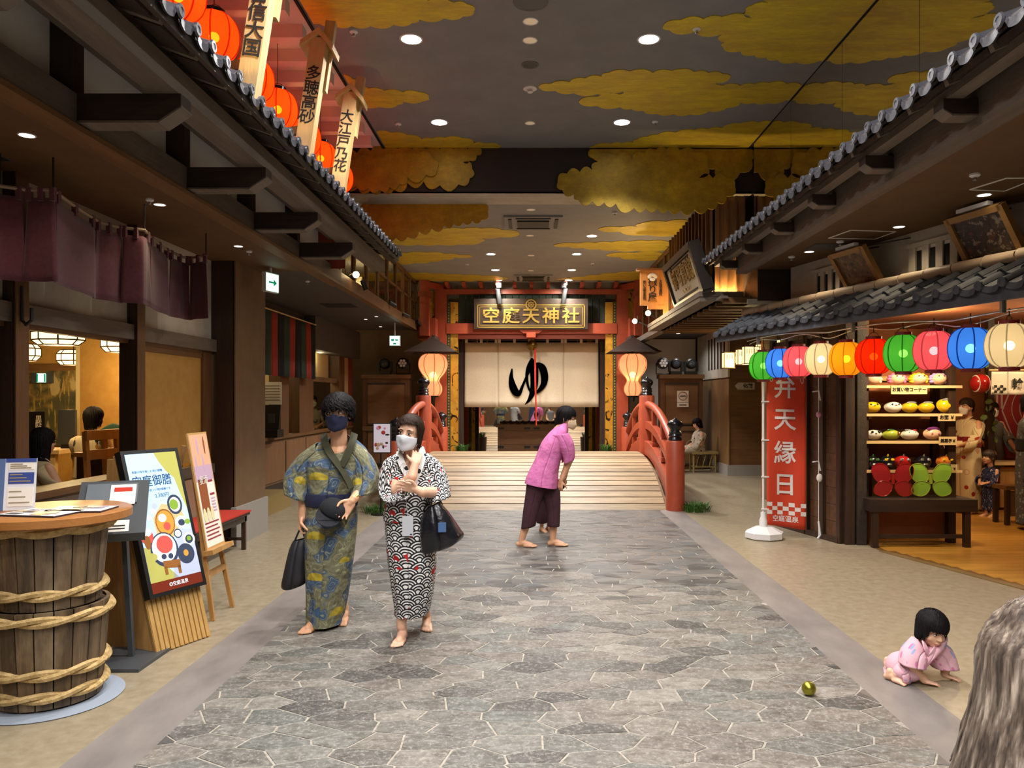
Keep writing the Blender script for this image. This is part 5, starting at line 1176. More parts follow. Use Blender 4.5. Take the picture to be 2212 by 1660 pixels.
# what stands on the table
TZ = 1.008
def fold_at(px, py): Y = (CAMH-TZ)*FPX/(py-CY); return V(((px-CX)*Y/FPX, Y, TZ))
mg_white = mat('glossy_print', '#d8d6d8', rough=.25); mg_blue = mat('print_blue', '#3a4a8a', rough=.3); mg_tan = mat('print_tan', '#b8a078', rough=.3); mg_dark = mat('print_dark', '#2a2430', rough=.3); mg_or = mat('print_orange', '#c8854a', rough=.3)
def leaflet(label, c, rz, w_, d, z, n):
    t = thing('magazine', label, 'magazine', (c.x, c.y, z), rz, 'magazines on the barrel table')
    def k(b, nm, m): o = b.build(nm, m, None); o.parent = t; return o
    k(MB().span((-w_/2, -d/2, 0), (w_/2, d/2, .008)), 'pages', mg_dark); k(MB().span((-w_/2+.002, -d/2+.002, .008), (w_/2-.002, d/2-.002, .0095)), 'cover', mg_white); q = random.Random(n)
    for i in range(7):
        x, y = q.uniform(-w_*.35, w_*.3), q.uniform(-d*.35, d*.35); k(MB().span((x-w_*q.uniform(.06, .13), y-d*q.uniform(.06, .13), .0095), (x+w_*.1, y+d*.1, .0105+.0003*i)), 'printed_picture', [mg_blue, mg_tan, mg_dark, mg_or][i % 4])
    if n != 2: k(MB().lathe([(.001, .0125), (.05, .0125)], (w_*.18, -d*.12, 0), 20, cap=False), 'printed_bowl', mg_or)
    return t
leaflet('open glossy food magazine lying nearest on the barrel table', V((-2.52, 3.93, 0)), R(-10), .33, .22, TZ, 1); leaflet('dark edged magazine under the glossy one on the barrel table', V((-2.40, 4.06, 0)), R(4), .30, .20, TZ+.0001, 2).location.z = TZ
lf = thing('blue_leaflet_stand', 'blue and white printed leaflet standing upright on the barrel table', 'leaflet', (-2.75, 4.06, TZ)); m = frame(V((-2.735, 4.05, TZ)), (1, .28, 0), (0, .16, 1))
local(MB().span((-.115, 0, 0), (.085, .275, .004)), m).build('sheet', mg_white, lf); local(MB().span((-.115, .0, -.002), (-.062, .275, .006)), m).build('blue_band', mat('leaflet_blue', '#4f6690', rough=.5), lf); local(MB().span((-.06, .255, .003), (.083, .275, .006)), m).build('blue_band', mg_blue, lf)
for y0, y1, mm_ in ((.215, .25, paper_w), (.14, .20, mg_blue), (.02, .12, paper_w)):
    local(MB().span((-.045, y0, .004), (.075, y1, .006)), m).build('print_block', mm_, lf)
    for i in range(3): yy = y0+(y1-y0)*(i+.6)/3.4; local(MB().span((-.038, yy, .006), (.06-.02*i, yy+.006, .0075)), m).build('text_line', MATS['text_grey'], lf)
hb = thing('sanitizer_bottle', 'white pump bottle with a red emblem at the edge of the barrel table', 'bottle', (-2.81, 3.88, TZ)); bx, by = -2.815, 3.90
MB().lathe([(.038, 0), (.042, .006), (.042, .10), (.036, .125), (.016, .14), (.016, .155)], (bx, by, TZ), 20).build('bottle', white_p, hb, True); MB().lathe([(.02, .155), (.02, .175), (.008, .18), (.008, .205)], (bx, by, TZ), 14).build('collar', white_p, hb, True); MB().bar((bx-.01, by, TZ+.205), (bx+.055, by-.015, TZ+.20), .018, .014).build('pump_spout', white_p, hb); MB().lathe([(.020, 0), (.028, 0), (.028, .002), (.020, .002), (.02, 0)], (bx+.012, by-.042, TZ+.05), 18, 'Y', False).build('emblem', MATS['stripe_red'], hb)
# reading stand
rs = thing('menu_stand', 'dark grey metal menu stand with a tilted tray beside the barrel table', 'stand', (-2.46, 4.69, 0))
MB().span((-2.66, 4.46, 0), (-2.30, 4.86, .02)).build('base_plate', grey_metal, rs).rotation_euler.z = 0
MB().bar((-2.46, 4.69, .02), (-2.50, 4.67, .91), .03, .03, (1, 0, 0)).build('pole', grey_metal, rs)
m = frame(V((-2.55, 4.64, .945)), V((.92, .40, 0)), V((-.36, .78, .55)))
local(MB().span((-.19, -.27, -.015), (.19, .25, 0)), m).build('tray', grey_metal, rs); local(MB().span((-.19, -.285, -.03), (.19, -.265, .03)), m).build('tray_lip', grey_metal, rs)
local(MB().span((-.15, .02, .0), (.13, .21, .012)), m).build('binder', mat('binder_grey', '#5c6268', rough=.5), rs); local(MB().span((-.02, .0, .012), (.12, .19, .016)), m).build('notice_card', paper_w, rs); local(MB().span((.0, .12, .016), (.10, .16, .018)), m).build('red_label', red_cloth, rs)
local(MB().span((-.05, -.235, .0), (.10, -.135, .004)), m).build('small_card', paper_w, rs)
for i in range(2): local(MB().span((-.03, -.19-.025*i, .004), (.08, -.18-.025*i, .006)), m).build('text_line', ink, rs)
# leaning digital sign
nl = V((.906, -.423, 0)); xl = V((.423, .906, 0)); o0 = V((-2.32, 4.75, 0))
ul = (V((0, 0, 1.30))-nl*.40).normalized(); m = frame(o0, xl, ul); WS = .42
ds = thing('digital_sign', 'leaning digital menu sign in a ribbed wooden easel stand showing a hotpot set', 'sign', (-2.32, 4.75, 0)); rib_w = wood('ribbed_wood', '#c29a5c', '#ab8348', 'z')
local(MB().span((0, .01, -.05), (WS, 1.30, -.03)), m).build('back_board', rib_w, ds)
for k in range(12): local(MB().span((k*WS/12+.003, .015, -.03), ((k+1)*WS/12-.006, .42, -.018)), m).build('rib', rib_w, ds)
for x in (0, WS): 
    f0 = m @ V((x, 0, -.02)); t0 = m @ V((x, 1.28, -.05)); bk = V((f0.x, f0.y, 0))-nl*.52
    MB().poly([f0, t0, t0-nl*.06, bk], xl*(.02 if x == 0 else -.02)).build('side_panel', light_wood, ds)
local(MB().span((-.008, .35, -.02), (WS+.008, 1.31, .035)), m).build('screen_body', black_m, ds)
s0, s1, t0, t1 = .018, WS-.018, .375, 1.285
def scr(a, b, c, d, z, nm, mm_): return local(MB().span((s0+(s1-s0)*a, t0+(t1-t0)*c, .0345), (s0+(s1-s0)*b, t0+(t1-t0)*d, .035+z)), m).build(nm, mm_, ds)
scr_blue = screen('screen_pale_blue', '#a9cdf2', .75); scr_yel = screen('screen_yellow', '#a8a558', .5); scr_red = screen('screen_maroon', '#6e2a1c', .35); scr_w = screen('screen_white', '#dfe6ee', .8); scr_dk = screen('screen_slate', '#3a4458', .25); scr_br = screen('screen_brown', '#8a5a30', .4); scr_mt = screen('screen_meat', '#c25048', .6); scr_gr = screen('screen_green', '#7a9a3a', .5); scr_or = screen('screen_orange', '#d08a3a', .6); scr_tx = screen('screen_text', '#2c4a7a', .2); scr_tan = screen('screen_tan', '#c9a878', .6); scr_lav = screen('screen_lavender', '#a8b0d8', .6)
scr(0, 1, .075, 1, .001, 'screen_image', scr_blue); scr(0, 1, 0, .075, .001, 'screen_band', scr_red)
def sp(u, v, z=0): return m @ V((s0+(s1-s0)*u, t0+(t1-t0)*v, .036+z))
def blob(u, v, ru, rv, mm_, z=.0006, nm='screen_food'):
    b = MB(); b.poly([sp(u+ru*cos(2*pi*k/20), v+rv*sin(2*pi*k/20), z) for k in range(20)], nl*.0003); b.build(nm, mm_, ds)
def spoly(pts, mm_, z=.0004, nm='screen_shape'): MB().poly([sp(u, v, z) for u, v in pts], nl*.0003).build(nm, mm_, ds)
spoly([(.55, 1), (1, 1), (1, .55), (.93, .66), (.86, .80), (.72, .86), (.62, .93)], scr_yel); spoly([(.0, .075), (.55, .075), (.38, .16), (.2, .30), (.0, .33)], scr_yel); spoly([(.45, .075), (1, .075), (1, .40), (.72, .42), (.5, .2)], scr_lav)
spoly([(.28, .52), (.50, .62), (.86, .58), (.90, .50), (.60, .36), (.30, .40)], scr_tan)
for u, v, a, b_, mm_ in ((.76, .60, .15, .075, scr_dk), (.76, .60, .11, .055, scr_w), (.74, .60, .09, .04, scr_gr), (.50, .48, .19, .10, scr_br), (.50, .48, .17, .088, scr_or), (.46, .515, .08, .03, scr_w), (.52, .45, .07, .03, scr_mt), (.82, .465, .13, .045, scr_w), (.82, .46, .07, .025, scr_dk), (.70, .385, .08, .035, scr_dk), (.70, .385, .06, .026, scr_w), (.90, .33, .12, .05, scr_w), (.90, .33, .08, .033, scr_dk), (.90, .335, .045, .018, scr_gr), (.38, .29, .27, .125, scr_dk), (.38, .30, .235, .105, scr_w), (.40, .325, .16, .065, scr_mt), (.34, .24, .05, .02, scr_dk), (.47, .235, .05, .02, scr_dk), (.78, .23, .17, .075, scr_dk), (.78, .235, .05, .024, scr_or), (.10, .40, .12, .055, scr_mt), (.10, .43, .10, .03, scr_w), (.09, .36, .06, .05, scr_br), (.30, .57, .05, .02, scr_w), (.36, .61, .05, .022, scr_lav), (.22, .53, .05, .02, scr_w), (.94, .46, .06, .02, scr_gr), (.12, .25, .10, .03, scr_yel)): 
    blob(u, v, a, b_, mm_, .0006+.0001*len([o for o in ds.children])*.02)
spoly([(.30, .16), (.62, .14), (.64, .20), (.30, .21)], scr_br, .001); spoly([(.30, .11), (.36, .11), (.36, .17), (.30, .17)], scr_br, .001); spoly([(.56, .10), (.62, .10), (.62, .16), (.56, .16)], scr_br, .001)
up_s = ul; 
lettering('空庭御膳', .080, scr_tx, sp(.42, .79, .001), xl, ul, ds, off=.0006, ext=.0003, sx=.92); lettering('季節の味を愉しむ和の御膳', .019, scr_tx, sp(.36, .865, .001), xl, ul, ds, ext=.0003); lettering('旬の食材を使った特別御膳です', .018, scr_tx, sp(.42, .725, .001), xl, ul, ds, ext=.0003); lettering('2,380円', .034, scr_tx, sp(.55, .68, .001), xl, ul, ds, ext=.0003); lettering('◎空庭温泉', .03, scr_w, sp(.52, .037, .001), xl, ul, ds, ext=.0003)
MB().poly([V((-2.60, 4.87, 0)), V((-2.60, 4.87, .34)), V((-2.95, 5.02, .46)), V((-2.95, 5.02, 0))], nl*.02).build('rear_box', brown_wood_x, ds) if False else None
wb_ = thing('wooden_box', 'low brown wooden box on the floor behind the menu stand', 'box', (-2.75, 5.0, 0)); mm2 = frame(V((-2.88, 4.88, 0)), xl, (0, 0, 1)); local(MB().span((0, .02, -.0), (.55, .40, .03)), mm2).build('front_board', brown_wood_x, wb_); local(MB().span((0, .02, -.32), (.03, .40, 0)), mm2).build('side_board', brown_wood_x, wb_); local(MB().span((.52, .02, -.32), (.55, .40, 0)), mm2).build('side_board', brown_wood_x, wb_); local(MB().span((-.01, .40, -.33), (.56, .42, .04)), mm2).build('lid', brown_wood_x, wb_); local(MB().span((0.02, 0, -.31), (.53, .02, .02)), mm2).build('plinth', dark_wood_x, wb_)
# easel with a poster
es_ = thing('poster_easel', 'light wooden easel holding a tall framed drinks poster', 'easel', (-2.33, 5.68, 0)); f0, f1 = V((-2.29, 5.47, 0)), V((-2.31, 5.92, 0)); tp = V((-2.60, 5.80, 1.35))
ew = pale_wood; xe = V((.0, 1, 0)); 
a0 = V((-2.30, 5.50, 0)); a1 = V((-2.30, 5.86, 0)); ta = V((-2.53, 5.63, 1.34)); tb2 = V((-2.53, 5.76, 1.34))
MB().bar(a0, ta, .025, .03, (1, 0, 0)).build('leg', light_wood, es_); MB().bar(a1, tb2, .025, .03, (1, 0, 0)).build('leg', light_wood, es_); MB().bar(V((-2.88, 5.72, 0)), V((-2.60, 5.70, 1.25)), .025, .03, (1, 0, 0)).build('leg', light_wood, es_)
MB().bar(a0.lerp(ta, .24), a1.lerp(tb2, .24), .03, .04).build('cross_bar', light_wood, es_)
ue = V((-.23, 0, 1.34)).normalized(); me_ = frame(V((-2.360, 5.685, .50)), xe, ue)
local(MB().span((-.19, -.035, -.01), (.19, 0, .06)), me_).build('ledge', light_wood, es_)
local(MB().span((-.16, .0, -.005), (.16, .86, .008)), me_).build('poster_board', mat('poster_frame', '#b89058', rough=.5), es_)
pc = [mat('poster_peach', '#e0a080', es=.04), mat('poster_pale', '#e2d2c6', es=.04), mat('poster_brown', '#8a4a24'), mat('poster_red', '#8a2c3a'), mat('poster_lilac', '#b89ab0', es=.02)]  # peach, pale and lilac print glows faintly, brightness put into the material
def ep(a, b, c, d, mm_, z=.001): local(MB().span((-.145+.29*a, .015+.83*c, .008), (-.145+.29*b, .015+.83*d, .0085+z)), me_).build('print_block', mm_, es_)
ep(0, 1, 0, 1, pc[1], 0); ep(0, 1, .72, 1, pc[0]); ep(0, 1, .58, .72, pc[4]); ep(.08, .55, .30, .60, pc[2]); ep(.64, .92, .56, .58, pc[3]); ep(.64, .92, .44, .46, pc[3])
for k in range(5): ep(.66, .90, .405-.028*k, .42-.028*k, pc[4], .002)
for k in range(5): ep(.08, .9-.1*(k % 2), .20-.035*k, .212-.035*k, pc[3], .002)
for k in range(4): local(MB().poly([(-.145+.29*(.16+.2*k)+.014*cos(2*pi*j/12), .63+.13*(k % 2)+.07*sin(2*pi*j/12), .0095) for j in range(12)], (0, 0, .0006)), me_).build('print_drink', pc[2] if k == 3 else pc[4], es_)
for k in range(3): local(MB().poly([(-.145+.29*(.16+.22*k)+.026*cos(2*pi*j/14), .245+.055*sin(2*pi*j/14), .0105) for j in range(14)], (0, 0, .0006)), me_).build('print_badge', mat('badge_cream', '#d8d0a0') if k == 0 else MATS['badge_cream'], es_)
lettering('麦酒', .07, paper_w, me_ @ V((-.03, .50, .0115)), xe, ue, es_, ext=.0003)
# red bench along the wall
rb = thing('red_bench', 'long low bench with a red cloth along the restaurant wall', 'bench', (-3.2, 7, 0))
MB().span((-3.38, 5.85, .365), (-3.02, 8.17, .395)).build('seat_board', dark_wood_y, rb); MB().span((-3.39, 5.84, .395), (-3.01, 8.18, .41)).build('red_cloth', red_cloth, rb); MB().span((-3.36, 5.88, .30), (-3.34, 8.14, .365)).build('apron', dark_wood_y, rb); MB().span((-3.06, 5.88, .30), (-3.04, 8.14, .365)).build('apron', dark_wood_y, rb)
for y in (5.92, 7.0, 8.1):
    for x in (-3.35, -3.06): MB().span((x-.02, y-.02, 0), (x+.02, y+.02, .365)).build('leg', dark_wood, rb)
    MB().span((-3.35, y-.015, .10), (-3.06, y+.015, .13)).build('stretcher', dark_wood, rb)
# small things on the path
bl = thing('golden_ball', 'shiny olive gold ball lying on the stone path', 'ball', (1.484, 4.10, .044)); MB().ball((1.484, 4.10, .0445), .0375, 32, 20).build('shell', mat('gold_ball', '#a39a3a', rough=.28, metal=.85), bl, 80)
# ---------------------------------------------------------------- festival stall on the right
def D(t, z, off=0): q = V((3.43, 8.43, 0))-dw*t+nw*off; return V((q.x, q.y, z))        # along the plank doors, away from the viewer
dp = wood('door_plank', '#5f4028', '#4a2f1c', 'x', rv=.12)
for j, (t0, t1, lab) in enumerate(((0.02, .62, 'dark plank sliding door of the stall nearest the shelf'), (.64, 1.36, 'dark plank sliding door of the stall behind the red banner'))):
    t = thing('plank_door', lab, 'sliding door', D((t0+t1)/2, 0))
    n = 2
    for i in range(n+1): u = t0+(t1-t0)*i/n; MB().bar(D(u-.03, 1.18, .02), D(u+.03, 1.18, .02), .07, 2.34).build('stile', dark_wood, t)
    for z in range(12):
        for i in range(n): MB().bar(D(t0+(t1-t0)*i/n+.03, .13+.19*z, 0), D(t0+(t1-t0)*(i+1)/n-.03, .13+.19*z, 0), .02, .185).build('plank', dp, t)
    MB().bar(D(t0, .03, .02), D(t1, .03, .02), .08, .06).build('bottom_rail', dark_wood, t)
struct('post_pillar', MB().span((3.43, 8.36, 0), (3.53, 8.50, 2.62)), dark_wood); struct('post_pillar', MB().span((3.55, 8.34, 0), (3.65, 8.52, 2.62)), dark_wood_y)
struct('wall_stall_side', MB().bar((3.75, 8.6, 1.35), (3.75, 12.3, 1.35), .08, 2.7), tan_wall)
terra = mat('terracotta_wall', '#98582f', '#8a4d28', 5, rough=.8)
struct('wall_stall_back', MB().span((3.7, 12.25, 0), (9, 12.35, 2.75)), terra)
for x in (5.0, 6.5, 6.62): struct('post_pillar', MB().span((x, 12.18, 0), (x+.09, 12.25, 2.75)), dark_wood)
struct('ceiling_stall', MB().poly([(3.6, 8.5, 2.72), (3.6, 12.3, 2.72), (9, 12.3, 2.72), (9, 2.0, 2.72), (5.0, 2.4, 2.72)], (0, 0, .04)), terra)
shop = struct('floor_stall', MB().poly([(3.66, 8.1, 0), (4.13, 6.42, 0), (5.2, 2.5, 0), (9, 2.5, 0), (9, 12.3, 0), (3.7, 12.3, 0)], (0, 0, .002)), mat('seam_dark', '#6a4a20', rough=.5))
k = 0
y = 2.6
while y < 12.2:
    xa_ = (3.68 if y > 8.0 else 3.68+(8.1-y)*.30)+.05; x = xa_-rnd.uniform(0, .8)
    while x < 8.9:
        L = 1.8; a, b_ = max(x, xa_+(.0)), min(x+L-.004, 8.95)
        if b_-a > .1 and k < 290: struct('floor_plank', MB().span((a, y, .0), (b_, y+.146, .006)), floor_plank, shop); k += 1
        x += L
    y += .15
struct('edge_strip', MB().bar((3.66, 8.0, .005), (5.2, 2.8, .005), .07, .012), mat('edge_strip', '#7a6038', rough=.5), shop)
light('POINT', 'stall_light', (5.0, 9.6, 2.5), 15, (1, .75, .42), size=.12); light('POINT', 'stall_light', (6.6, 9.0, 2.5), 19, (1, .78, .45), size=.12); light('POINT', 'stall_light', (4.25, 7.75, 2.4), 12, (1, .78, .45), size=.1)  # the last one is added without a fitting to brighten the shelf
light('SPOT', 'shelf_fill', (4.0, 7.45, 2.45), 42, (1, .8, .5), size=.08, spot=70, aim=(4.17, 8.75, 1.05), blend=.7)  # added fill with no fitting, brightens the shelf from the front
# shelf with masks
sh = thing('display_shelf', 'dark wooden stall shelf with pale shelf boards and a low table base', 'shelf', (4.17, 8.4, 0)); SX0, SX1, SY = 3.655, 4.70, 8.42
for x in (SX0-.02, SX1-.10): MB().span((x, SY+.02, 0), (x+.08, SY+.10, 2.3)).build('post', dark_wood, sh); MB().span((x, SY+.36, 0), (x+.08, SY+.42, 2.3)).build('post', dark_wood, sh)
MB().span((SX0, SY+.42, .1), (SX1, SY+.44, 2.2)).build('back_panel', terra, sh)
SZ = (1.748, 1.437, 1.137, .815)
for z in SZ:
    MB().bar((SX0-.0, SY+.16, z-.012), (SX1, SY+.16, z-.012), .34, .022).build('shelf_board', brown_wood_x, sh); MB().span((SX0-.02, SY-.02, z-.03), (SX1+.03, SY, z)).build('shelf_lip', pale_wood_x, sh); MB().span((SX0+.05, SY+.38, z+.06), (SX1-.12, SY+.40, z+.11)).build('back_slat', light_wood, sh)
MB().span((SX0-.04, 8.16, .39), (SX1+.06, 8.60, .52)).build('table_top', dark_wood_x, sh)
for x in (SX0+.02, SX1-.04):
    for y in (8.20, 8.54): MB().span((x-.03, y-.03, 0), (x+.03, y+.03, .40)).build('table_leg', dark_wood, sh)
MB().span((SX0+.05, 8.56, .04), (SX1-.05, 8.58, .39)).build('kick_panel', terra, sh)
MB().span((SX0, 8.2, .1), (SX1, 8.23, .14)).build('stretcher', dark_wood_x, sh)
def card(label, px0, px1, py0, py1, Y, txt, sz):
    a, b_ = P(px0, py0, Y), P(px1, py1, Y); t = thing('shelf_card', label, 'card', (a.x, Y, b_.z)); MB().span((a.x, Y, b_.z), (b_.x, Y+.012, a.z)).build('card', pale_wood_x, t)
    lettering(txt, sz, ink, ((a.x+b_.x)/2, Y-.003, (a.z+b_.z)/2-sz*.0), (1, 0, 0), (0, 0, 1), t, off=.001)
card('pale card lettered for the shopping corner on the top shelf edge', 1925, 2003, 833, 852, 8.385, 'お買い物コーナー', .047)
card('small price card for masks on the second shelf edge', 2027, 2064, 895, 910, 8.385, 'お面 ￥', .05); card('small price card for cotton candy on the third shelf edge', 2029, 2067, 944, 962, 8.385, '綿菓子￥', .042); card('small blank yellowish price card on the lowest shelf edge', 2055, 2068, 1004, 1022, 8.385, '￥', .03)
glossy = lambda n, c: mat(n, c, rough=.18, coat=.5)
mc = {'yellow': glossy('mask_yellow', '#d8b21c'), 'pink': glossy('mask_pink', '#e070a8'), 'lav': glossy('mask_lavender', '#a894d0'), 'pale': glossy('mask_pale', '#e8ddb0'), 'white': glossy('mask_white', '#e2e0d8'), 'grey': glossy('mask_grey', '#8a8a88'), 'green': glossy('mask_green', '#3a6a2c'), 'lime': glossy('mask_lime', '#a8b840'), 'brown': glossy('mask_brown', '#6a3a1c'), 'black': glossy('mask_black', '#15161a'), 'red': glossy('mask_red', '#b02020'), 'orange': glossy('mask_orange', '#d07828'), 'purple': glossy('mask_purple', '#7a3a80'), 'silver': mat('mask_silver', '#b8b8c0', rough=.2, metal=.8), 'skin': glossy('mask_skin', '#e8b898')}
def mask(label, px, z, w_, h, col, bits=(), hair=None, Y=8.52):
    x = (px-CX)*(Y-.04)/FPX; t = thing('face_mask', label, 'mask', (x, Y, z), 0, 'masks on the stall shelves'); c = V((x, Y, z+h/2+.004)); tilt = M4.Rotation(R(-18), 4, 'X')
    b = MB(); n, m_ = 20, 8
    for i in range(m_+1):
        r = i/m_
        for j in range(n):
            a = 2*pi*j/n; q = V((w_/2*r*cos(a), -.085*sqrt(max(0, 1-r*r)), h/2*r*sin(a))); b.v.append(c+tilt @ q)
    for i in range(m_):
        for j in range(n): a = i*n+j; e = i*n+(j+1) % n; b.f.append([a, e, e+n, a+n])
    b.build('shell', mc[col], t, True)
    for u, v, ru, rv, cc, nm in bits:
        r2 = u*u+v*v; q = V((w_/2*u, -.085*sqrt(max(0, 1-r2))-.003, h/2*v)); rot = tilt @ M4.Rotation(-u*.9, 4, 'Z') @ M4.Rotation(v*.9, 4, 'X'); MB().ball(c+tilt @ q, (w_/2*ru, .007, h/2*rv), 12, 6, rot.to_3x3()).build(nm, mc[cc], t, True)
    if hair:
        b = MB()
        for k in range(9): a = -.5+k*(pi+1.0)/8; b.ball(c+V((w_*.52*cos(a), .0, h*.42*sin(a))), (w_*.16, .035, h*.17), 10, 6)
        b.build('wavy_hair', mc[hair], t, True)
    return t
eyes = lambda c='black', dx=.35, v=.2, r=.12: [(-dx, v, r, r*1.2, c, 'eye'), (dx, v, r, r*1.2, c, 'eye')]
Z1, Z2, Z3, Z4 = SZ
mask('mask with pale yellow wavy hair at the door end of the top shelf', 1888, Z1, .17, .13, 'skin', eyes('brown'), 'pale'); mask('mask with bright pink wavy hair second on the top shelf', 1941, Z1, .17, .13, 'skin', eyes('brown'), 'pink'); mask('mask with bright yellow hair third on the top shelf', 1988, Z1, .17, .13, 'skin', eyes('brown'), 'yellow'); mask('mask with lavender hair at the shop end of the top shelf', 2031, Z1, .17, .13, 'skin', eyes('brown'), 'lav')
mask('yellow chick mask with black eyes on the second shelf', 1886, Z2, .20, .125, 'yellow', eyes()+[(0, -.05, .1, .12, 'orange', 'beak')]); mask('white bird mask with a small orange beak on the second shelf', 1932, Z2, .20, .125, 'white', eyes()+[(0, 0, .16, .09, 'orange', 'beak')])
for px, lab in ((1968, 'plain round yellow mask with a grey band, nearest the white bird mask'), (2004, 'plain round yellow mask with a grey band in the middle of the second shelf'), (2044, 'taller plain yellow mask with a grey band at the shop end of the second shelf')): mask(lab, px, Z2, .18, .12 if px < 2040 else .16, 'yellow', [(0, .62, .62, .22, 'grey', 'band')])
mask('white panda mask with black eye patches on the third shelf', 1889, Z3, .20, .11, 'white', eyes(r=.2)+[(0, -.1, .12, .1, 'brown', 'nose'), (-.75, .6, .2, .25, 'black', 'ear'), (.75, .6, .2, .25, 'black', 'ear')]); mask('green and yellow avocado half mask on the third shelf', 1928, Z3, .20, .11, 'lime', [(.5, -.05, .26, .4, 'brown', 'stone'), (-.2, .7, .5, .25, 'green', 'rind')]); mask('plain white and grey mask on the third shelf', 1968, Z3, .20, .11, 'white', [(-.3, .72, .5, .25, 'grey', 'band'), (.35, .68, .25, .2, 'red', 'patch')]+eyes(r=.06)); mask('pink mask with a purple hood on the third shelf', 2017, Z3, .20, .13, 'skin', eyes('pink', v=-.2)+[(-.1, .6, .8, .4, 'purple', 'hood')])
for px, c1, c2, lab in ((1886, 'black', 'green', 'shiny black and green helmet mask on the lowest shelf'), (1918, 'black', 'yellow', 'dark and yellow helmet mask on the lowest shelf'), (1952, 'red', 'silver', 'shiny red helmet mask on the lowest shelf'), (1996, 'black', 'silver', 'black and silver helmet mask on the lowest shelf'), (2044, 'orange', 'yellow', 'orange and yellow mask at the shop end of the lowest shelf')): mask(lab, px, Z4, .19, .15, c1, [(-.35, .1, .25, .2, c2, 'visor'), (.35, .1, .25, .2, c2, 'visor'), (0, -.55, .3, .2, 'silver', 'mouth_guard'), (0, .75, .12, .3, c2, 'crest')])
def wings(label, px, Y, col, edge, packed):
    x = (px-CX)*Y/FPX; t = thing('toy_butterfly_wings', label, 'toy', (x, Y, .52)); z = .52
    for s in (-1, 1):
        for nm, (ux, uz, ru, rz_, rot) in (('upper_wing', (.125, .265, .10, .125, -.35)), ('lower_wing', (.115, .10, .10, .10, .5))):
            pts = []
            for k in range(24):
                a = 2*pi*k/24; p, q = ru*cos(a), rz_*sin(a)*(1+.12*cos(2*a)); pts.append((x+s*(ux+p*cos(rot)+q*sin(-rot)), Y-.005+.12*uz, z+max(.005, uz+q*cos(rot)-p*sin(-rot)*.5)))
            MB().poly(pts, (0, .004, 0)).build(nm, col, t); MB().tube(pts+[pts[0]], .005, 5, False).build('wing_wire', edge, t, True)
    MB().tube([(x, Y+.02, z+.15), (x, Y+.03, z+.26)], .02, 8).build('body', edge, t, True)
    if packed: MB().span((x-.25, Y-.03, z), (x+.25, Y-.028, z+.40)).build('clear_wrapper', film_m, t)
wings('red butterfly wings toy in a clear wrapper on the stall table', 1931, 8.33, glossy('wing_red', '#b02830'), mc['red'], True); wings('lime green butterfly wings toy in a clear wrapper on the stall table', 2013, 8.33, glossy('wing_lime', '#a2d24c'), mc['lime'], True)
# interior of the stall
cs = thing('stall_noren', 'short white split curtain with black lettering inside the stall', 'curtain', (7.0, 10, 2)); NYY = 10.0; x0 = (2142-CX)*NYY/FPX; zt, zb = CAMH-(800-CY)*NYY/FPX, CAMH-(853-CY)*NYY/FPX
for k in range(4):
    o = cloth_panel(MB(), [(x0+.22*k, NYY, zt-.02), (x0+.22*k+.21, NYY, zt-.02)], zb, .012, 1, .01, 8, 10, k).build('cloth_panel', mat('white_cotton', '#ddd6c6', rough=.95) if k == 0 else MATS['white_cotton'], cs, 80); solid(o, .003)
MB().tube([(x0-.03, NYY, zt), (x0+1.0, NYY, zt)], .012, 8).build('rod', pale_wood_x, cs, True)
for i, ch in enumerate('輪とり'): lettering(ch, .15, ink, (x0+.33+.20*i, NYY-.02, (zt+zb)/2-.03), (1, 0, 0), (0, 0, 1), cs, off=.003)
for i in range(4):
    for j in range(3):
        if (i+j) % 2 == 0: MB().span((x0+.02+.04*i, NYY-.022, zb+.02+.035*j), (x0+.06+.04*i, NYY-.02, zb+.055+.035*j)).build('check_square', ink, cs)
tg = thing('target_banner', 'red banner with white concentric rings hung on the stall back wall', 'banner', (7.4, 11.6, 1.4)); bx0 = (2150-CX)*11.6/FPX
MB().span((bx0-.1, 11.6, .7), (8.9, 11.62, 2.05)).build('cloth', mat('banner_red', '#7e1a18', rough=.9), tg); ringm = mat('ring_pale', '#a88a84', rough=.9)
for r in (.12, .26, .38): MB().lathe([(r-.012, 0), (r, 0), (r, .004), (r-.012, .004), (r-.012, 0)], (bx0+.62, 11.597, 1.45), 32, 'Y', False).build('ring', ringm, tg)
for s in (-1, 1): MB().bar((bx0+.10, 11.595, 1.42), (bx0+.34, 11.595, 1.42+s*.6), .02, .006, (0, 1, 0)).build('stripe', ringm, tg)
for k in range(3): MB().span((bx0-.06+.07*k, 11.594, 1.45), (bx0-.03+.07*k, 11.6, 2.0)).build('stripe', ringm, tg)
ivp = thing('ivy_post', 'dark wooden stall post wrapped with ivy leaves', 'post', P(2137, 1000, 10.7)); q = P(2137, 860, 10.72); MB().span((q.x-.045, 10.67, 0), (q.x+.045, 10.76, 2.72)).build('post', dark_wood, ivp); iv = mat('ivy_leaf', '#4a6a2c', '#8a9a5a', 20, rough=.6)
lm = MB().poly([(0, 0, 0), (.05, 0, .02), (.045, 0, .06), (0, 0, .09), (-.045, 0, .06), (-.05, 0, .02)], (0, .003, 0)).mesh('ivy_leaf'); lm.materials.append(iv)
for k in range(22):
    o = link('ivy_leaf', lm, None, ivp); a = k*2.4; o.location = V((q.x+.07*cos(a), 10.715-.07*abs(sin(a)), 1.0+.075*k))-wpos(ivp); o.rotation_euler = (rnd.uniform(-.5, .5), rnd.uniform(-1, 1), rnd.uniform(-.8, .8)); o.scale = (.95,)*3
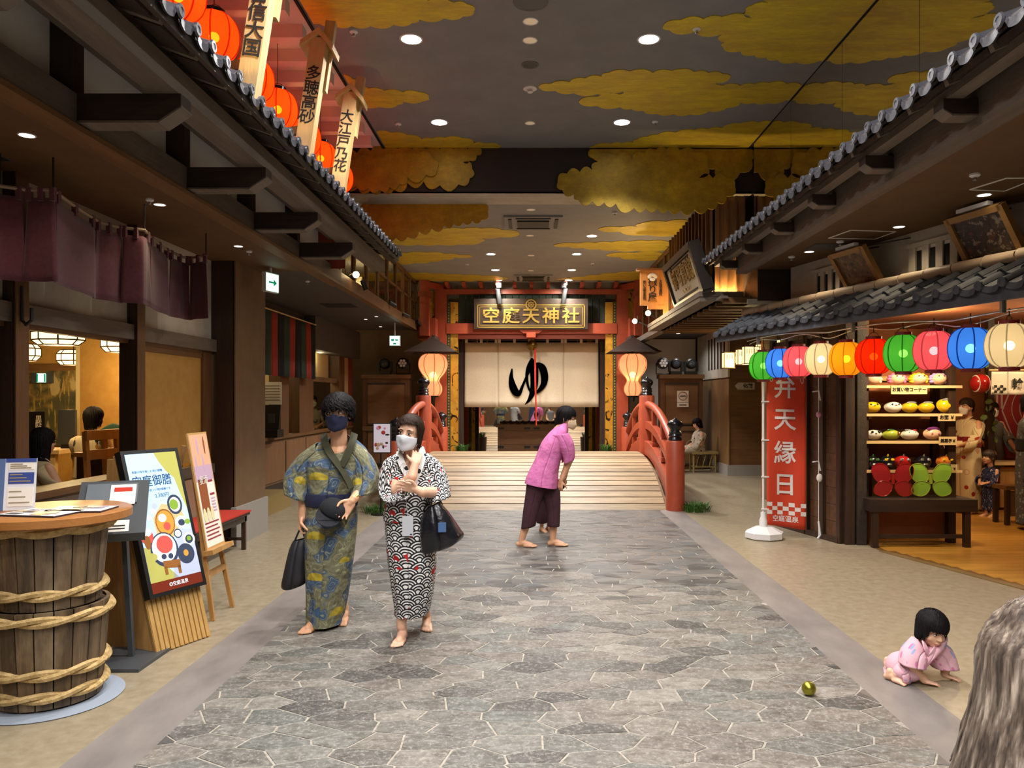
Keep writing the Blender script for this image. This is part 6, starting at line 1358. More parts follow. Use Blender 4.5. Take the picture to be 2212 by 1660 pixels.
rl_ = thing('small_round_lantern', 'small red and white round lantern hanging by the ivy post', 'lantern', P(2120, 830, 10.4)); c = P(2118, 829, 10.4); MB().ball(c, (.13, .13, .13), 20, 12).build('shade', mc['red'], rl_, True)
for s in range(4): MB().ball(c+V((.045*(s-1.5), 0, 0)), (.022, .118, .118), 8, 12).build('white_band', paper_w, rl_, True) if s in (0, 3) else None
MB().tube([c+V((0, 0, .13)), V((c.x, c.y, 2.7))], .004, 5).build('cord', black_m, rl_)
ct = thing('stall_counter', 'wooden stall counter with a pale top in front of the apron wearer', 'counter', (6.6, 10.9, 0)); cx0 = (2100-CX)*10.9/FPX
MB().span((cx0, 10.8, .66), (cx0+1.35, 11.2, .70)).build('counter_top', pale_wood_x, ct); MB().span((cx0+.03, 10.84, 0), (cx0+.08, 11.16, .66)).build('side_panel', brown_wood, ct); MB().span((cx0+.4, 10.9, .05), (cx0+1.2, 10.94, .62)).build('front_panel', light_wood, ct); MB().span((cx0+1.2, 10.84, 0), (cx0+1.25, 11.16, .66)).build('side_panel', brown_wood, ct)
ct2 = thing('stall_stand', 'dark wooden stand on the stall floor beside the child in navy', 'stand', (6.3, 9.6, 0)); sx = (2163-CX)*9.7/FPX
MB().span((sx, 9.6, .45), (sx+.4, 9.9, .5)).build('top', brown_wood_x, ct2)
for a in (sx+.03, sx+.37):
    for y in (9.63, 9.87): MB().span((a-.025, y-.025, 0), (a+.025, y+.025, .45)).build('leg', dark_wood, ct2)
MB().span((sx+.02, 9.62, .12), (sx+.38, 9.64, .44)).build('front_panel', brown_wood, ct2)
# red festival banner
fb_ = thing('festival_banner', 'red vertical festival banner with white lettering on a white pole and water base', 'banner', (2.64, 8.75, 0)); bx, by = 2.645, 8.75
MB().lathe([(.20, 0), (.22, .015), (.22, .075), (.10, .135), (.04, .14), (.04, .0)], (bx+.01, by, 0), 8).build('water_base', white_p, fb_); MB().lathe([(.045, .13), (.045, .21), (.03, .25), (.03, .30)], (bx, by, 0), 14).build('socket', white_p, fb_, True); MB().tube([(bx, by, .2), (bx, by, 2.10)], .0125, 10).build('pole', white_p, fb_, True); MB().tube([(bx, by, 2.06), (bx+.47, by+.03, 2.06)], .007, 8).build('cross_rod', white_p, fb_, True)
ban = mat('banner_vermilion', '#c03a1c', rough=.85); b = MB(); n, m_ = 14, 24; B0 = V((bx+.035, by+.0, 0)); bxv = V((.46, .03, 0))
def bpt(u, v): return B0+bxv*u+V((0, -.015*sin(u*7+v*2)*(.4+v), 2.03-1.90*v-.02*u*v*4*.5+.03*(1-u)*(1 if v > .96 else 0)))
for j in range(m_+1):
    for i in range(n+1): b.v.append(bpt(i/n, j/m_))
for j in range(m_):
    for i in range(n): a = j*(n+1)+i; b.f.append([a, a+1, a+n+2, a+n+1])
o = b.build('cloth', ban, fb_, 80); solid(o, .003)
for z in (1.56, 1.12, .70, .33): MB().span((bx-.02, by-.02, z), (bx+.06, by+.01, z+.015)).build('loop', white_p, fb_)
wt = mat('banner_white', '#d8cfcc', rough=.85)
def onban(me, u0, v0, w_):                                            # lay flat lettering on the cloth
    for q in me.vertices: u = u0+q.co.x/.46; v = v0-q.co.y/1.90; p = bpt(u, v); q.co = p+V((0, -.004-.002*(q.co.z > 0), 0))
    me.materials.clear(); link('lettering', me, wt, fb_)
for i, ch in enumerate('弁天縁日'): me = textmesh(ch, .27, .004, .0005); onban(me, .47, (.165, .355, .555, .745)[i], .3)
me = textmesh('空庭温泉', .075, .001, .0005); onban(me, .48, .945, .3)
for i in range(7):
    for j in range(3):
        if (i+j) % 2 == 0: b = MB(); b.v = [bpt((i+a)/7, .845+.0245*(j+c))+V((0, -.005, 0)) for a, c in ((0, 0), (1, 0), (1, 1), (0, 1))]; b.f = [[0, 1, 2, 3]]; b.build('check_square', wt, fb_)
for u, v, r in ((.26, .045, -.4), (.12, .10, .15), (.72, .05, .5), (.90, .11, -.2)):
    b = MB(); b.tube([bpt(u+(.035*cos(a)*cos(r)-.05*sin(a)*sin(r)), v+.022*sin(a)*cos(r)+.008*cos(a)*sin(r))+V((0, -.006, 0)) for a in [2*pi*k/16 for k in range(17)]], .004, 4, False).build('petal_mark', wt, fb_)
hc_ = thing('hanging_charm_string', 'thin string with small white charms hanging by the plank door', 'charm', D(.25, 1, .08)); p = D(.30, 1, .10)
MB().tube([p+V((0, 0, .95)), p+V((0, 0, -.98))], .004, 5).build('string', grey_plaster, hc_)
for z, l in ((.68, .12), (-.12, .10)): MB().tube([p+V((-.07, 0, z)), p+V((0, 0, z+.01)), p+V((.02, 0, z-.10))], .009, 6).build('white_hook', white_p, hc_, True)
MB().ball(p+V((.0, 0, .42)), (.03, .03, .035), 10, 6).build('bead', print_p if False else MATS['print_pink'], hc_, True); MB().ball(p+V((.01, 0, -.30)), (.035, .02, .05), 10, 6).build('tag', paper_w, hc_, True); MB().tube([p+V((0, 0, -.80)), p+V((.02, 0, -.95)), p+V((-.01, 0, -.99))], .012, 6).build('white_hook', white_p, hc_, True)
# ---------------------------------------------------------------- people: builders
def remesh(mb, name, voxel, it=3):
    me = mb.mesh('tmp'); o = bpy.data.objects.new('tmp', me); COL.objects.link(o)
    r = o.modifiers.new('r', 'REMESH'); r.mode = 'VOXEL'; r.voxel_size = voxel
    s = o.modifiers.new('s', 'SMOOTH'); s.iterations = it; s.factor = .5
    dg = bpy.context.evaluated_depsgraph_get(); dg.update(); out = bpy.data.meshes.new_from_object(o.evaluated_get(dg)); out.name = name
    bpy.data.objects.remove(o); bpy.data.meshes.remove(me); out.materials.clear()
    out.polygons.foreach_set('use_smooth', [True]*len(out.polygons)); return out
def cap(b, a, ra, c, rc, n=12):
    a, c = V(a), V(c); d = c-a; L = d.length
    if L < 1e-6: return b.ball(a, ra, n, 8)
    d.normalize(); pts, rr = [], []
    for k in range(4): t = (k+.02)/4*pi/2; pts.append(a-d*ra*cos(t)); rr.append(ra*sin(t))
    for k in range(5): t = k/4; pts.append(a.lerp(c, t)); rr.append(ra+(rc-ra)*t)
    for k in range(3, -1, -1): t = (k+.02)/4*pi/2; pts.append(c+d*rc*cos(t)); rr.append(rc*sin(t))
    return b.tube(pts, rr, n)
def limb(b, pts, rr):
    for p, q, r1, r2 in zip(pts, pts[1:], rr, rr[1:]): cap(b, p, r1, q, r2)
def axes(c, x, y):                                                  # frame with local X and (roughly) local Y
    return frame(c, x, y)
def hand(b, m, s=1, side=1, curl=.5, spread=.10):                   # local +X along fingers, +Y to the thumb, +Z back of the hand
    def T(p): return m @ V((p[0]*s, p[1]*s*side, p[2]*s))
    cap(b, T((-.02, 0, 0)), .024*s, T((.02, 0, 0)), .024*s)
    for y in (-.026, -.009, .009, .026): cap(b, T((.015, y*.8, 0)), .017*s, T((.082, y*1.15, .0)), .0125*s, 10)
    for y, L, k in ((.033, .068, -.2), (.011, .077, 0), (-.011, .072, .1), (-.032, .056, .3)):
        p = V((.084, y, 0)); a = -curl*.5; r = .0088
        for i, f in enumerate((.45, .32, .23)):
            q = p+V((cos(a)*L*f, spread*y*3*f*L/.07*.6, sin(a)*L*f)); cap(b, T(p), r*s, T(q), (r-.0009)*s, 8); p = q; r -= .0009; a -= curl*(.8+.1*k)
    p = [(.012, .026, -.004), (.040, .056, -.012), (.066, .066, -.020-.02*curl), (.086, .064, -.026-.035*curl)]
    for i in range(3): cap(b, T(p[i]), (.0135-.0015*i)*s, T(p[i+1]), (.012-.0015*i)*s, 8)
def foot(b, ankle, fwd, s=1, side=1, lift=0):
    """barefoot foot under the ankle point; fwd = horizontal toe direction"""
    f = V(fwd).normalized(); r = f.cross(V((0, 0, 1))); a = V(ankle); z0 = a.z-.085*s
    def T(x, y, z): return V((a.x, a.y, z0))+r*(x*side*s)+f*(y*s)+V((0, 0, z*s+lift*max(0, y)*0))
    cap(b, T(0, -.035, .03), .030*s, T(0, .03, .045), .034*s); cap(b, T(0, 0, .085), .033*s, T(0, -.005, .04), .036*s); cap(b, T(0, .01, .05), .036*s, T(.004, .11, .028), .026*s)
    cap(b, T(-.018, .05, .022), .022*s, T(-.022, .125, .020), .020*s); cap(b, T(.020, .04, .020), .020*s, T(.026, .115, .016), .016*s)
    for x, y, rr in ((-.030, .165, .0135), (-.009, .168, .0105), (.009, .160, .0098), (.024, .148, .0092), (.037, .134, .0085)): cap(b, T(x*.8, .115, .018), (rr+.004)*s, T(x, y, .011), rr*s, 8)
def head(b, m, s=1, ears=True):                                     # local -Y is the face, +Z up, origin at mid-head (eye height)
    def T(p): return m @ (V(p)*s)
    R3 = m.to_3x3()
    def el(c, r): b.ball(T(c), V(r)*s, 20, 14, R3)
    el((0, .012, .035), (.076, .095, .082)); el((0, -.018, -.03), (.064, .074, .078)); el((0, -.045, -.082), (.036, .034, .028)); el((0, -.062, -.100), (.018, .016, .014))
    for sx in (-1, 1):
        el((sx*.042, -.052, -.035), (.024, .024, .026)); el((sx*.034, -.072, .030), (.026, .014, .010))
        if ears: el((sx*.077, .012, -.012), (.009, .019, .030)); el((sx*.075, .012, -.034), (.007, .010, .012))
    cap(b, T((0, -.084, .012)), .008*s, T((0, -.103, -.026)), .0115*s, 10); el((-.012, -.094, -.030), (.008, .009, .007)); el((.012, -.094, -.030), (.008, .009, .007)); el((0, -.086, -.058), (.024, .010, .006)); el((0, -.084, -.068), (.021, .010, .007))
eye_white = mat('eye_white', '#e6e0da', rough=.2); iris_m = mat('iris_dark', '#1c120c', rough=.1); lip_m = mat('lip', '#a85a50', rough=.5); brow_m = mat('eyebrow', '#1d1512', rough=.8)
def face_parts(par, m, s=1, mouth=True, narrow=1.0):
    def T(p): return m @ (V(p)*s)
    R3 = m.to_3x3()
    for sx in (-1, 1):
        o = MB().ball(T((sx*.032, -.0835, .006)), V((.0145, .0065, .0068*narrow))*s, 14, 8, R3).build('eye', eye_white, par, True); MB().ball(T((sx*.032, -.0885, .006)), V((.0066, .003, .0064*narrow))*s, 12, 6, R3).build('iris', iris_m, o, True)
        MB().tube([T((sx*.017, -.090, .012)), T((sx*.032, -.0915, .0155)), T((sx*.048, -.084, .010))], [.0012*s, .002*s, .001*s], 5).build('eyelid', brow_m, o, True)
        MB().tube([T((sx*.014, -.0885, .027)), T((sx*.032, -.0895, .034)), T((sx*.054, -.076, .028))], [.0028*s, .0036*s, .0015*s], 6).build('eyebrow', brow_m, par, True)
    if mouth: MB().tube([T((-.022, -.087, -.062)), T((0, -.0965, -.0635)), T((.022, -.087, -.062))], [.0018*s, .005*s, .0018*s], 6).build('mouth', lip_m, par, True)
def face_mask(par, m, mm_, s=1, top=-.008, kind='cloth'):
    b = MB(); nu, nv = 22, 12
    for j in range(nv+1):
        v = j/nv; z = top-.002-v*.112
        for i in range(nu+1):
            u = -1+2*i/nu; a = u*1.22; wid = .073*(1-.30*max(0, v-.35)**1.3*1.6); nose = .024*math.exp(-(u/.28)**2)*math.exp(-((v-.22)/.35)**2) if kind != 'beak' else .040*max(0, 1-abs(u)/.9)*max(0, 1-abs(v-.45)/.75)
            ch = .012*math.exp(-((v-.85)/.3)**2); rx = wid+.010; ry = .098-.016*v*v+nose+ch
            b.v.append(m @ (V((rx*sin(a), -ry*abs(cos(a))**.62+.004+.012*(1-cos(a)), z+(.012*(1-abs(u))**2 if v < .01 else 0)-.012*abs(u)*(1-v)+.022*abs(u)*v))*s))
    for j in range(nv):
        for i in range(nu): k = j*(nu+1)+i; b.f.append([k, k+1, k+nu+2, k+nu+1])
    o = b.build('face_mask', mm_, par, 80); solid(o, .002*s)
    for sx in (-1, 1):
        T = lambda p: m @ (V(p)*s)
        MB().tube([T((sx*.070, -.02, -.022)), T((sx*.080, .016, .008)), T((sx*.084, .026, -.018)), T((sx*.078, .014, -.05)), T((sx*.066, -.015, -.085))], .0016*s, 5).build('ear_loop', mm_, o, True)
def hair(par, m, mm_, s=1, front=.045, side=-.02, back=-.09, vol=1.0, curl=.006, n=170, seed=1, part=0, wisp=.02, name='hair', thick=.010, sidew=1.0, flare=-.10):
    """a cap of hair over the skull plus many separate locks; front/side/back give the height where it ends"""
    q = random.Random(seed); rx, ry, rz = .084*vol*sidew, .104*vol, .092*vol; c = V((0, .012, .036))
    def zl(a):                                                       # a = 0 front, pi back
        t = abs(a)/pi; 
        if t < .27: return front
        if t < .42: return front+(side-front)*(t-.27)/.15
        return side+(back-side)*min(1, (t-.42)/.25)
    def surf(a, z, k=1.0):
        zz = max(-2.5, min(1, (z-c.z)/rz)); w_ = sqrt(max(0, 1-zz*zz)) if zz > -.15 else .98+flare*min(1.6, (-zz-.15))
        return V((rx*k*w_*sin(a), c.y-ry*k*w_*cos(a), z))
    b = MB(); N_, M_ = 40, 12
    for j in range(M_+1):
        for i in range(N_):
            a = -pi+2*pi*i/N_; z1 = zl(a); z = c.z+rz*.999+(z1-c.z-rz*.999)*(1-cos(j/M_*pi/2))**.85; b.v.append(m @ (surf(a, z, .985)*s))
    for j in range(M_):
        for i in range(N_): a = j*N_+i; e = j*N_+(i+1) % N_; b.f.append([a, e, e+N_, a+N_])
    for _ in range(n):
        a = q.uniform(-pi, pi); z1 = zl(a)-q.uniform(-.2, 1)*wisp; z0 = c.z+rz*q.uniform(.75, .995); pts, rr = [], []; ph = q.uniform(0, 6); da = q.uniform(-.25, .25)+part*.3
        for k in range(7):
            t = k/6; z = z0+(z1-z0)*t; aa = a+da*t+curl*9*sin(ph+t*5.5)*t; p = surf(aa, z, 1.0+q.uniform(.0, .035)+curl*5*(.4+.6*t)*(sin(ph+t*7)+.3)); pts.append(m @ (p*s)); rr.append((thick*(1-.75*t**2)+.001)*s*q.uniform(.8, 1.1))
        b.tube(pts, rr, 6, True, .55)
    return b.build(name, mm_, par, 80)
def loft(name, rings, mm_, par, n=56, per=5, fold=None, expo=2.3, thick=.004, capb=False):
    """cloth tube through rings (centre, half-axis U, half-axis V) with UVs in metres"""
    keys = [(V(c), V(u), V(v)) for c, u, v in rings]; C = crom([k[0] for k in keys], per); U = crom([k[1] for k in keys], per); W_ = crom([k[2] for k in keys], per); vs, L = [], 0; uvs = []
    for j, (c, u, v) in enumerate(zip(C, U, W_)):
        if j: L += (c-C[j-1]).length
        r0 = (u.length+v.length)/2
        for i in range(n+1):
            a = 2*pi*i/n-pi/2*1.0; ca, sa = cos(a), sin(a); e = 2/expo; k = 1.0
            if fold: k += fold(a, j/(len(C)-1))
            vs.append(c+u*(abs(ca)**e*(1 if ca > 0 else -1)*k)+v*(abs(sa)**e*(1 if sa > 0 else -1)*k)); uvs.append((i/n*2*pi*.16, L))
    fs = [[j*(n+1)+i, j*(n+1)+i+1, (j+1)*(n+1)+i+1, (j+1)*(n+1)+i] for j in range(len(C)-1) for i in range(n)]
    me = bpy.data.meshes.new(name); me.from_pydata([tuple(p) for p in vs], [], fs); uvl = me.uv_layers.new(name='uv')
    for p in me.polygons:
        for li in p.loop_indices: uvl.data[li].uv = uvs[me.loops[li].vertex_index]
    me.polygons.foreach_set('use_smooth', [True]*len(me.polygons)); o = link(name, me, mm_, par)
    if thick: solid(o, thick)
    return o
def collar(par, m, mm_, pts, w_=.045, name='collar'):
    b = MB(); c = crom(pts, 5); k = len(b.v)
    nrm = m
    for i, p in enumerate(c):
        d = (c[min(i+1, len(c)-1)]-c[max(0, i-1)]).normalized(); nn = V(nrm(p)); nn = (nn-d*nn.dot(d)).normalized(); x = d.cross(nn)*w_/2
        b.v += [p-x, p+x, p+x+nn*.008, p-x+nn*.008]
    for i in range(len(c)-1):
        for j in range(4): b.f.append([k+i*4+j, k+i*4+(j+1) % 4, k+i*4+4+(j+1) % 4, k+i*4+4+j])
    b.f += [[k, k+1, k+2, k+3], [k+(len(c)-1)*4+j for j in (3, 2, 1, 0)]]
    return b.build(name, mm_, par, 50)
# fabrics
def uvx(n):
    o = n.n('SeparateXYZ'); t = n.n('TexCoord'); n.t.links.new(t.outputs['UV'], o.inputs[0]); return X(n, o.outputs[0]), X(n, o.outputs[1]), t.outputs['UV']
def seigaiha():
    n = N('wave_scale_print'); u, v, vec = uvx(n); RR = .062; nz = n.noise(5, 2, vec=vec); u = u/RR+(nz-.5)*.5; v = v/RR*-1+200.0+(nz-.5)*.4; H = .55
    j0 = n.math('CEIL', (v-1.0)/H); d = None
    for m_ in (2, 1, 0):
        j = j0+float(m_); du = (u-j.mod(2.0)+1.0).mod(2.0)-1.0; dv = v-j*H; dd = (du*du+dv*dv).sqrt()
        d = dd if d is None else n.math('ADD', d*(dd > 1.0), dd*(dd < 1.0))
    k = (d*3.6+.42).fract(); edge = (d > .94); blk = (k > .46).mx(edge); blk = blk*(d > .16)
    f = n.noise(7, 2, vec=vec); col = n.mix(blk, lin('#e8e6e4'), lin('#17171c')); col = n.mix(f > .62, col, lin('#b01c1c')); return n.done(col, .85, bump=n.noise(11, 2, vec=vec), bd=.035)
def man_print():
    n = N('fan_swirl_print'); u, v, vec = uvx(n); mp = n.n('Mapping'); n.t.links.new(vec, mp.inputs[0]); mp.inputs[3].default_value = (5, 7.5, 1)
    vo = n.n('TexVoronoi', Scale=1.0); n.t.links.new(mp.outputs[0], vo.inputs['Vector']); sc = n.n('SeparateColor'); n.t.links.new(vo.outputs['Color'], sc.inputs[0]); r = X(n, sc.outputs[0]); d = X(n, vo.outputs[0])
    f = n.noise(5, 2, vec=vec); g = n.noise(5, 2, vec=vec); sw = ((g*46.0).sin()).abs(); dl = n.n('VectorMath', _operation='SUBTRACT'); n.t.links.new(mp.outputs[0], dl.inputs[0]); n.t.links.new(vo.outputs['Position'], dl.inputs[1]); dx_ = n.n('SeparateXYZ'); n.t.links.new(dl.outputs[0], dx_.inputs[0]); fy = X(n, dx_.outputs[1])
    col = n.mix(n.ramp(f, [(.51, (0, 0, 0, 1)), (.53, (1, 1, 1, 1))]), lin('#706e55'), lin('#40546e')); col = n.mix((sw < .20)*.55, col, lin('#a8a47c'))
    fan = (d < .36)*(r > .52)*(fy < .06); col = n.mix(fan, col, lin('#a8942a')); col = n.mix((d < .30)*(r < .16), col, lin('#33506e')); return n.done(col, .85, bump=n.noise(9, 2, vec=vec), bd=.04)
def dots_print(name, bg, c1, c2, sc=22, th=.3, uv=True):
    n = N(name); vo = n.n('TexVoronoi', Scale=sc); n.t.links.new((uvx(n)[2]) if uv else n.coord('Object'), vo.inputs['Vector']); sc_ = n.n('SeparateColor'); n.t.links.new(vo.outputs['Color'], sc_.inputs[0]); r = X(n, sc_.outputs[0]); d = X(n, vo.outputs[0])
    col = n.mix((d < th)*(r > .35), lin(bg), lin(c1)); col = n.mix((d < th*.9)*(r > .72), col, lin(c2)); return n.done(col, .88)
wave_m, man_m = seigaiha(), man_print(); wave_collar = dots_print('wave_collar', '#e2e0de', '#1a1a1f', '#e2e0de', 26, .42, False)
pink_m = mat('pink_cotton', '#d478ae', '#c86aa2', 12, rough=.9, bump=.02, bs=9); maroon_m = mat('maroon_cotton', '#3c1a24', '#35161f', 30, rough=.92)
def folds(seed, amp=.02, k=(5, 9, 14)):
    q = random.Random(seed); ph = [q.uniform(0, 6) for _ in k]
    return lambda a, t: amp*(.25+.75*t)*sum(sin(kk*a+p+t*(1.5+i))*w_ for i, (kk, p, w_) in enumerate(zip(k, ph, (.6, .35, .25))))
# ---------------------------------------------------------------- people: the walking couple
def Q(Y0): return lambda px, py, dy=0: P(px, py, Y0+dy)
def hz(c, a, b, ang=0): return (V(c), V((a*cos(ang), a*sin(ang), 0)), V((-b*sin(ang), b*cos(ang), 0)))
def head_m(c, yaw=0, tilt=0, roll=0): return M4.Translation(V(c)) @ M4.Rotation(yaw, 4, 'Z') @ M4.Rotation(roll, 4, 'Y') @ M4.Rotation(tilt, 4, 'X')
# the man
q = Q(5.4); man = thing('person', 'person in an olive and yellow patterned yukata with a dark blue face mask', 'person', (q(705, 1350).x, 5.4, 0), 0)
hm = head_m(q(731, 893, -.02), R(-4), R(3)); HS = 1.03; b = MB(); head(b, hm, HS)
limb(b, [q(731, 925, .03), q(733, 962, .05)], [.056, .062]); limb(b, [q(672, 985, .06), q(650, 1040, .05), q(656, 1085, .0), q(653, 1118, -.02)], [.055, .047, .038, .028])
limb(b, [q(780, 985, .05), q(800, 1038, .05), q(774, 1068, -.10), q(760, 1083, -.17)], [.055, .047, .038, .028])
hand(b, axes(q(653, 1118, -.02), (q(650, 1150, -.03)-q(653, 1118, -.02)), (0, -1, 0)), .95, 1, 1.1)
hand(b, axes(q(760, 1083, -.17), (q(737, 1116, -.21)-q(760, 1083, -.17)), (-.6, -.1, .75)), .98, 1, .55)
limb(b, [q(690, 1100, .02), q(692, 1240, .0), V((q(690, 1340).x, 5.31, .09))], [.075, .055, .034]); limb(b, [q(730, 1100, .05), q(722, 1240, .06), V((q(735, 1330).x, 5.50, .10))], [.075, .055, .034])
foot(b, V((q(690, 1340).x, 5.31, .092)), (-.25, -1, 0), 1.0, -1); foot(b, V((q(736, 1330).x, 5.50, .092)), (.1, -1, 0), 1.0, 1); cap(b, q(733, 985, .06), .10, q(715, 1080, .06), .10)
link('body', remesh(b, 'body', .0052), skin, man)
face_parts(man, hm, HS, False, .8); face_mask(man, hm, navy, HS); hair(man, hm, hair_black, HS*1.02, .050, .0, -.035, 1.14, .026, 520, 4, 0, .035, thick=.010)
g = MB()
for sx in (-1, 1): g.tube([hm @ (V((sx*.034+.022*cos(a), -.100, .004+.018*sin(a)))*HS) for a in [2*pi*k/20 for k in range(21)]], .0014, 5, False); g.tube([hm @ V((sx*.057, -.10, .008)), hm @ V((sx*.082, .01, .008))], .0014, 5)
g.tube([hm @ V((-.012, -.102, .006)), hm @ V((.012, -.102, .006))], .0014, 5).build('glasses', steel, man, True)
fd = folds(3, .035)
loft('yukata_skirt', [hz(q(716, 1078, .04), .165, .125), hz(q(716, 1120, .03), .180, .14), hz(q(712, 1200, .0), .165, .16), hz(q(708, 1280, .0), .140, .175), hz(q(704, 1330, .0), .122, .19), hz(q(704, 1342, .0), .12, .195)], man_m, man, 72, 7, lambda a, t: fd(a, t)+.03*math.exp(-((a+1.9)/.18)**2)*(.4+t))
loft('yukata_top', [(q(733, 956, .05), V((.078, 0, 0)), V((0, .062, .06))), (q(731, 964, .05), V((.15, 0, 0)), V((0, .09, .055))), (q(726, 979, .05), V((.222, 0, 0)), V((0, .112, .03))), hz(q(722, 1005, .04), .205, .130), hz(q(719, 1040, .03), .180, .132), hz(q(717, 1066, .03), .172, .130), hz(q(716, 1084, .03), .165, .125)], man_m, man, 64, 6, folds(8, .03, (4, 7, 11)))
obi = loft('obi_sash', [hz(q(716, 1064, .03), .176, .136), hz(q(716, 1078, .03), .184, .142), hz(q(716, 1092, .03), .178, .138)], navy, man, 48, 4, folds(2, .02))
collar(man, lambda p: (p.x-q(731, 970).x, p.y-5.44, .25), mat('collar_olive', '#34321f', rough=.9), [q(700, 940, .08), q(702, 955, -.03), q(716, 985, -.085), q(742, 1022, -.11), q(758, 1055, -.115)], .05)
collar(man, lambda p: (p.x-q(731, 970).x, p.y-5.44, .25), MATS['collar_olive'], [q(765, 938, .08), q(761, 955, -.03), q(750, 985, -.075), q(738, 1008, -.095)], .05)
# sleeves: wide open bags of cloth
def sleeve(par, mm_, pts, seed, n=44, amp=.05):
    return loft('sleeve', pts, mm_, par, n, 6, folds(seed, amp, (3, 5, 8)), 2.4, .005)
sleeve(man, man_m, [(q(690, 975, .05), V((-.015, 0, .06)), V((0, .085, 0))), (q(663, 1000, .05), V((-.055, 0, .05)), V((0, .095, 0))), (q(645, 1035, .04), V((-.092, 0, .03)), V((0, .105, 0))), (q(643, 1074, .02), V((-.088, 0, .035)), V((0, .11, .0)))], 5)
sleeve(man, man_m, [(q(762, 973, .05), V((.015, 0, .06)), V((0, .085, 0))), (q(784, 1000, .04), V((.055, 0, .045)), V((0, .095, 0))), (q(790, 1035, .02), V((.092, 0, .02)), V((0, .11, 0))), (q(783, 1068, -.02), V((.082, .0, .010)), V((0, .125, 0)))], 6)
w_ = thing('wristwatch_dummy', None, None) if False else None
wv = q(765, 1076, -.145); MB().tube([wv+V((.034*cos(a)*.8, .034*sin(a)*.6, .034*cos(a)*.6)) for a in [2*pi*k/16 for k in range(17)]], .007, 6, False).build('wristwatch', gold_metal, man, True)
cp = thing('cap', 'black cap held in the hand of the masked person in the olive yukata', 'cap', q(727, 1100, -.22)); m = M4.Translation(q(722, 1098, -.19)) @ M4.Rotation(R(28), 4, 'Y') @ M4.Rotation(R(25), 4, 'X')
b = MB()
for j in range(7):
    for i in range(24): t, a = j/6*pi/2, 2*pi*i/24; b.v.append(m @ V((.095*sin(t)*cos(a), .085*sin(t)*sin(a), .095*cos(t)-.03)))
for j in range(6):
    for i in range(24): k = j*24+i; e = j*24+(i+1) % 24; b.f.append([k, e, e+24, k+24])
solid(b.build('crown', mat('cap_black', '#16171d', '#1c1d24', 40, rough=.9), cp, 80), .004); b = MB(); pts = [m @ V((.095*cos(a), -.085*sin(a), -.03)) for a in [pi*k/12 for k in range(13)]]+[m @ V((.085*cos(a), -.05-.12*sin(a), -.042)) for a in [pi-pi*k/12 for k in range(13)]]; b.poly(pts, (0, 0, .006)).build('brim', MATS['cap_black'], cp)
bg = thing('handbag', 'black fabric bag hanging from the hand of the person in the olive yukata', 'bag', q(638, 1270)); bm = mat('black_bag', '#15151a', '#1e1e24', 20, rough=.55)
loft('body', [(q(648, 1166, -.02), V((.045, 0, .01)), V((0, .035, 0))), (q(645, 1185, -.02), V((.06, 0, .012)), V((0, .06, 0))), (q(640, 1230, -.02), V((.075, 0, .012)), V((0, .085, 0))), (q(637, 1262, -.02), V((.082, 0, .02)), V((0, .085, 0))), (q(637, 1270, -.02), V((.03, 0, .01)), V((0, .03, 0)))], bm, bg, 40, 5, folds(4, .05, (4, 7, 10)), 3)
for dy in (-.02, .02): MB().tube(crom([q(634, 1176, dy-.02), q(645, 1150, dy-.02), q(651, 1141, dy*.3-.03), q(655, 1150, dy-.02), q(661, 1174, dy-.02)], 4), .007, 6).build('handle', bm, bg, True)

# the woman in the wave print
q = Q(5.08); wo = thing('person', 'person in a black and white wave print yukata with a white face mask', 'person', (q(890, 1370).x, 5.08, 0), 0)
hm = head_m(q(884, 936, -.03), R(-12), R(4), R(8)); HS = .93; b = MB(); head(b, hm, HS)
limb(b, [q(887, 960, .03), q(888, 995, .05)], [.046, .055]); cap(b, q(888, 1010, .05), .085, q(885, 1090, .04), .09)
limb(b, [q(852, 1018, .04), q(858, 1060, -.10), q(890, 1030, -.16), q(897, 1003, -.13)], [.048, .042, .034, .025]); hand(b, axes(q(897, 1003, -.13), (q(903, 975, -.06)-q(897, 1003, -.13)), (-.7, -.5, 0)), .86, 1, .5)
limb(b, [q(928, 1018, .05), q(945, 1064, -.02), q(912, 1064, -.20), q(900, 1058, -.20)], [.048, .042, .033, .026]); hand(b, axes(q(900, 1058, -.20), (q(872, 1050, -.20)-q(900, 1058, -.2)), (0, -.3, 1)), .86, 1, .4)
limb(b, [q(872, 1110, .02), q(876, 1240, -.02), V((q(870, 1360).x, 5.02, .10))], [.07, .05, .032]); limb(b, [q(905, 1110, .05), q(904, 1240, .08), V((q(909, 1330).x, 5.33, .105))], [.07, .05, .032])
foot(b, V((q(872, 1360).x, 5.03, .085)), (-.1, -1, 0), .92, -1); foot(b, V((q(909, 1330).x, 5.36, .085)), (.15, -1, 0), .92, 1)
link('body', remesh(b, 'body', .005), mat('skin_fair', '#e2b498', '#dcab8d', 9, rough=.5), wo)
face_parts(wo, hm, HS, False); mw = mat('mask_cloth_white', '#d9dce4', rough=.8); face_mask(wo, hm, mw, HS); hair(wo, hm, hair_brown, HS*1.02, .082, -.075, -.105, 1.06, .006, 320, 7, .5, .010, thick=.009)
fd2 = folds(5, .03)
loft('yukata_skirt', [hz(q(883, 1085, .04), .150, .12), hz(q(883, 1125, .03), .155, .13), hz(q(890, 1200, .02), .160, .155), hz(q(892, 1265, .04), .140, .175), hz(q(892, 1308, .06), .118, .18), hz(q(890, 1322, .07), .112, .18)], wave_m, wo, 72, 7, lambda a, t: fd2(a, t)+.035*math.exp(-((a+1.35)/.16)**2)*(.3+t))
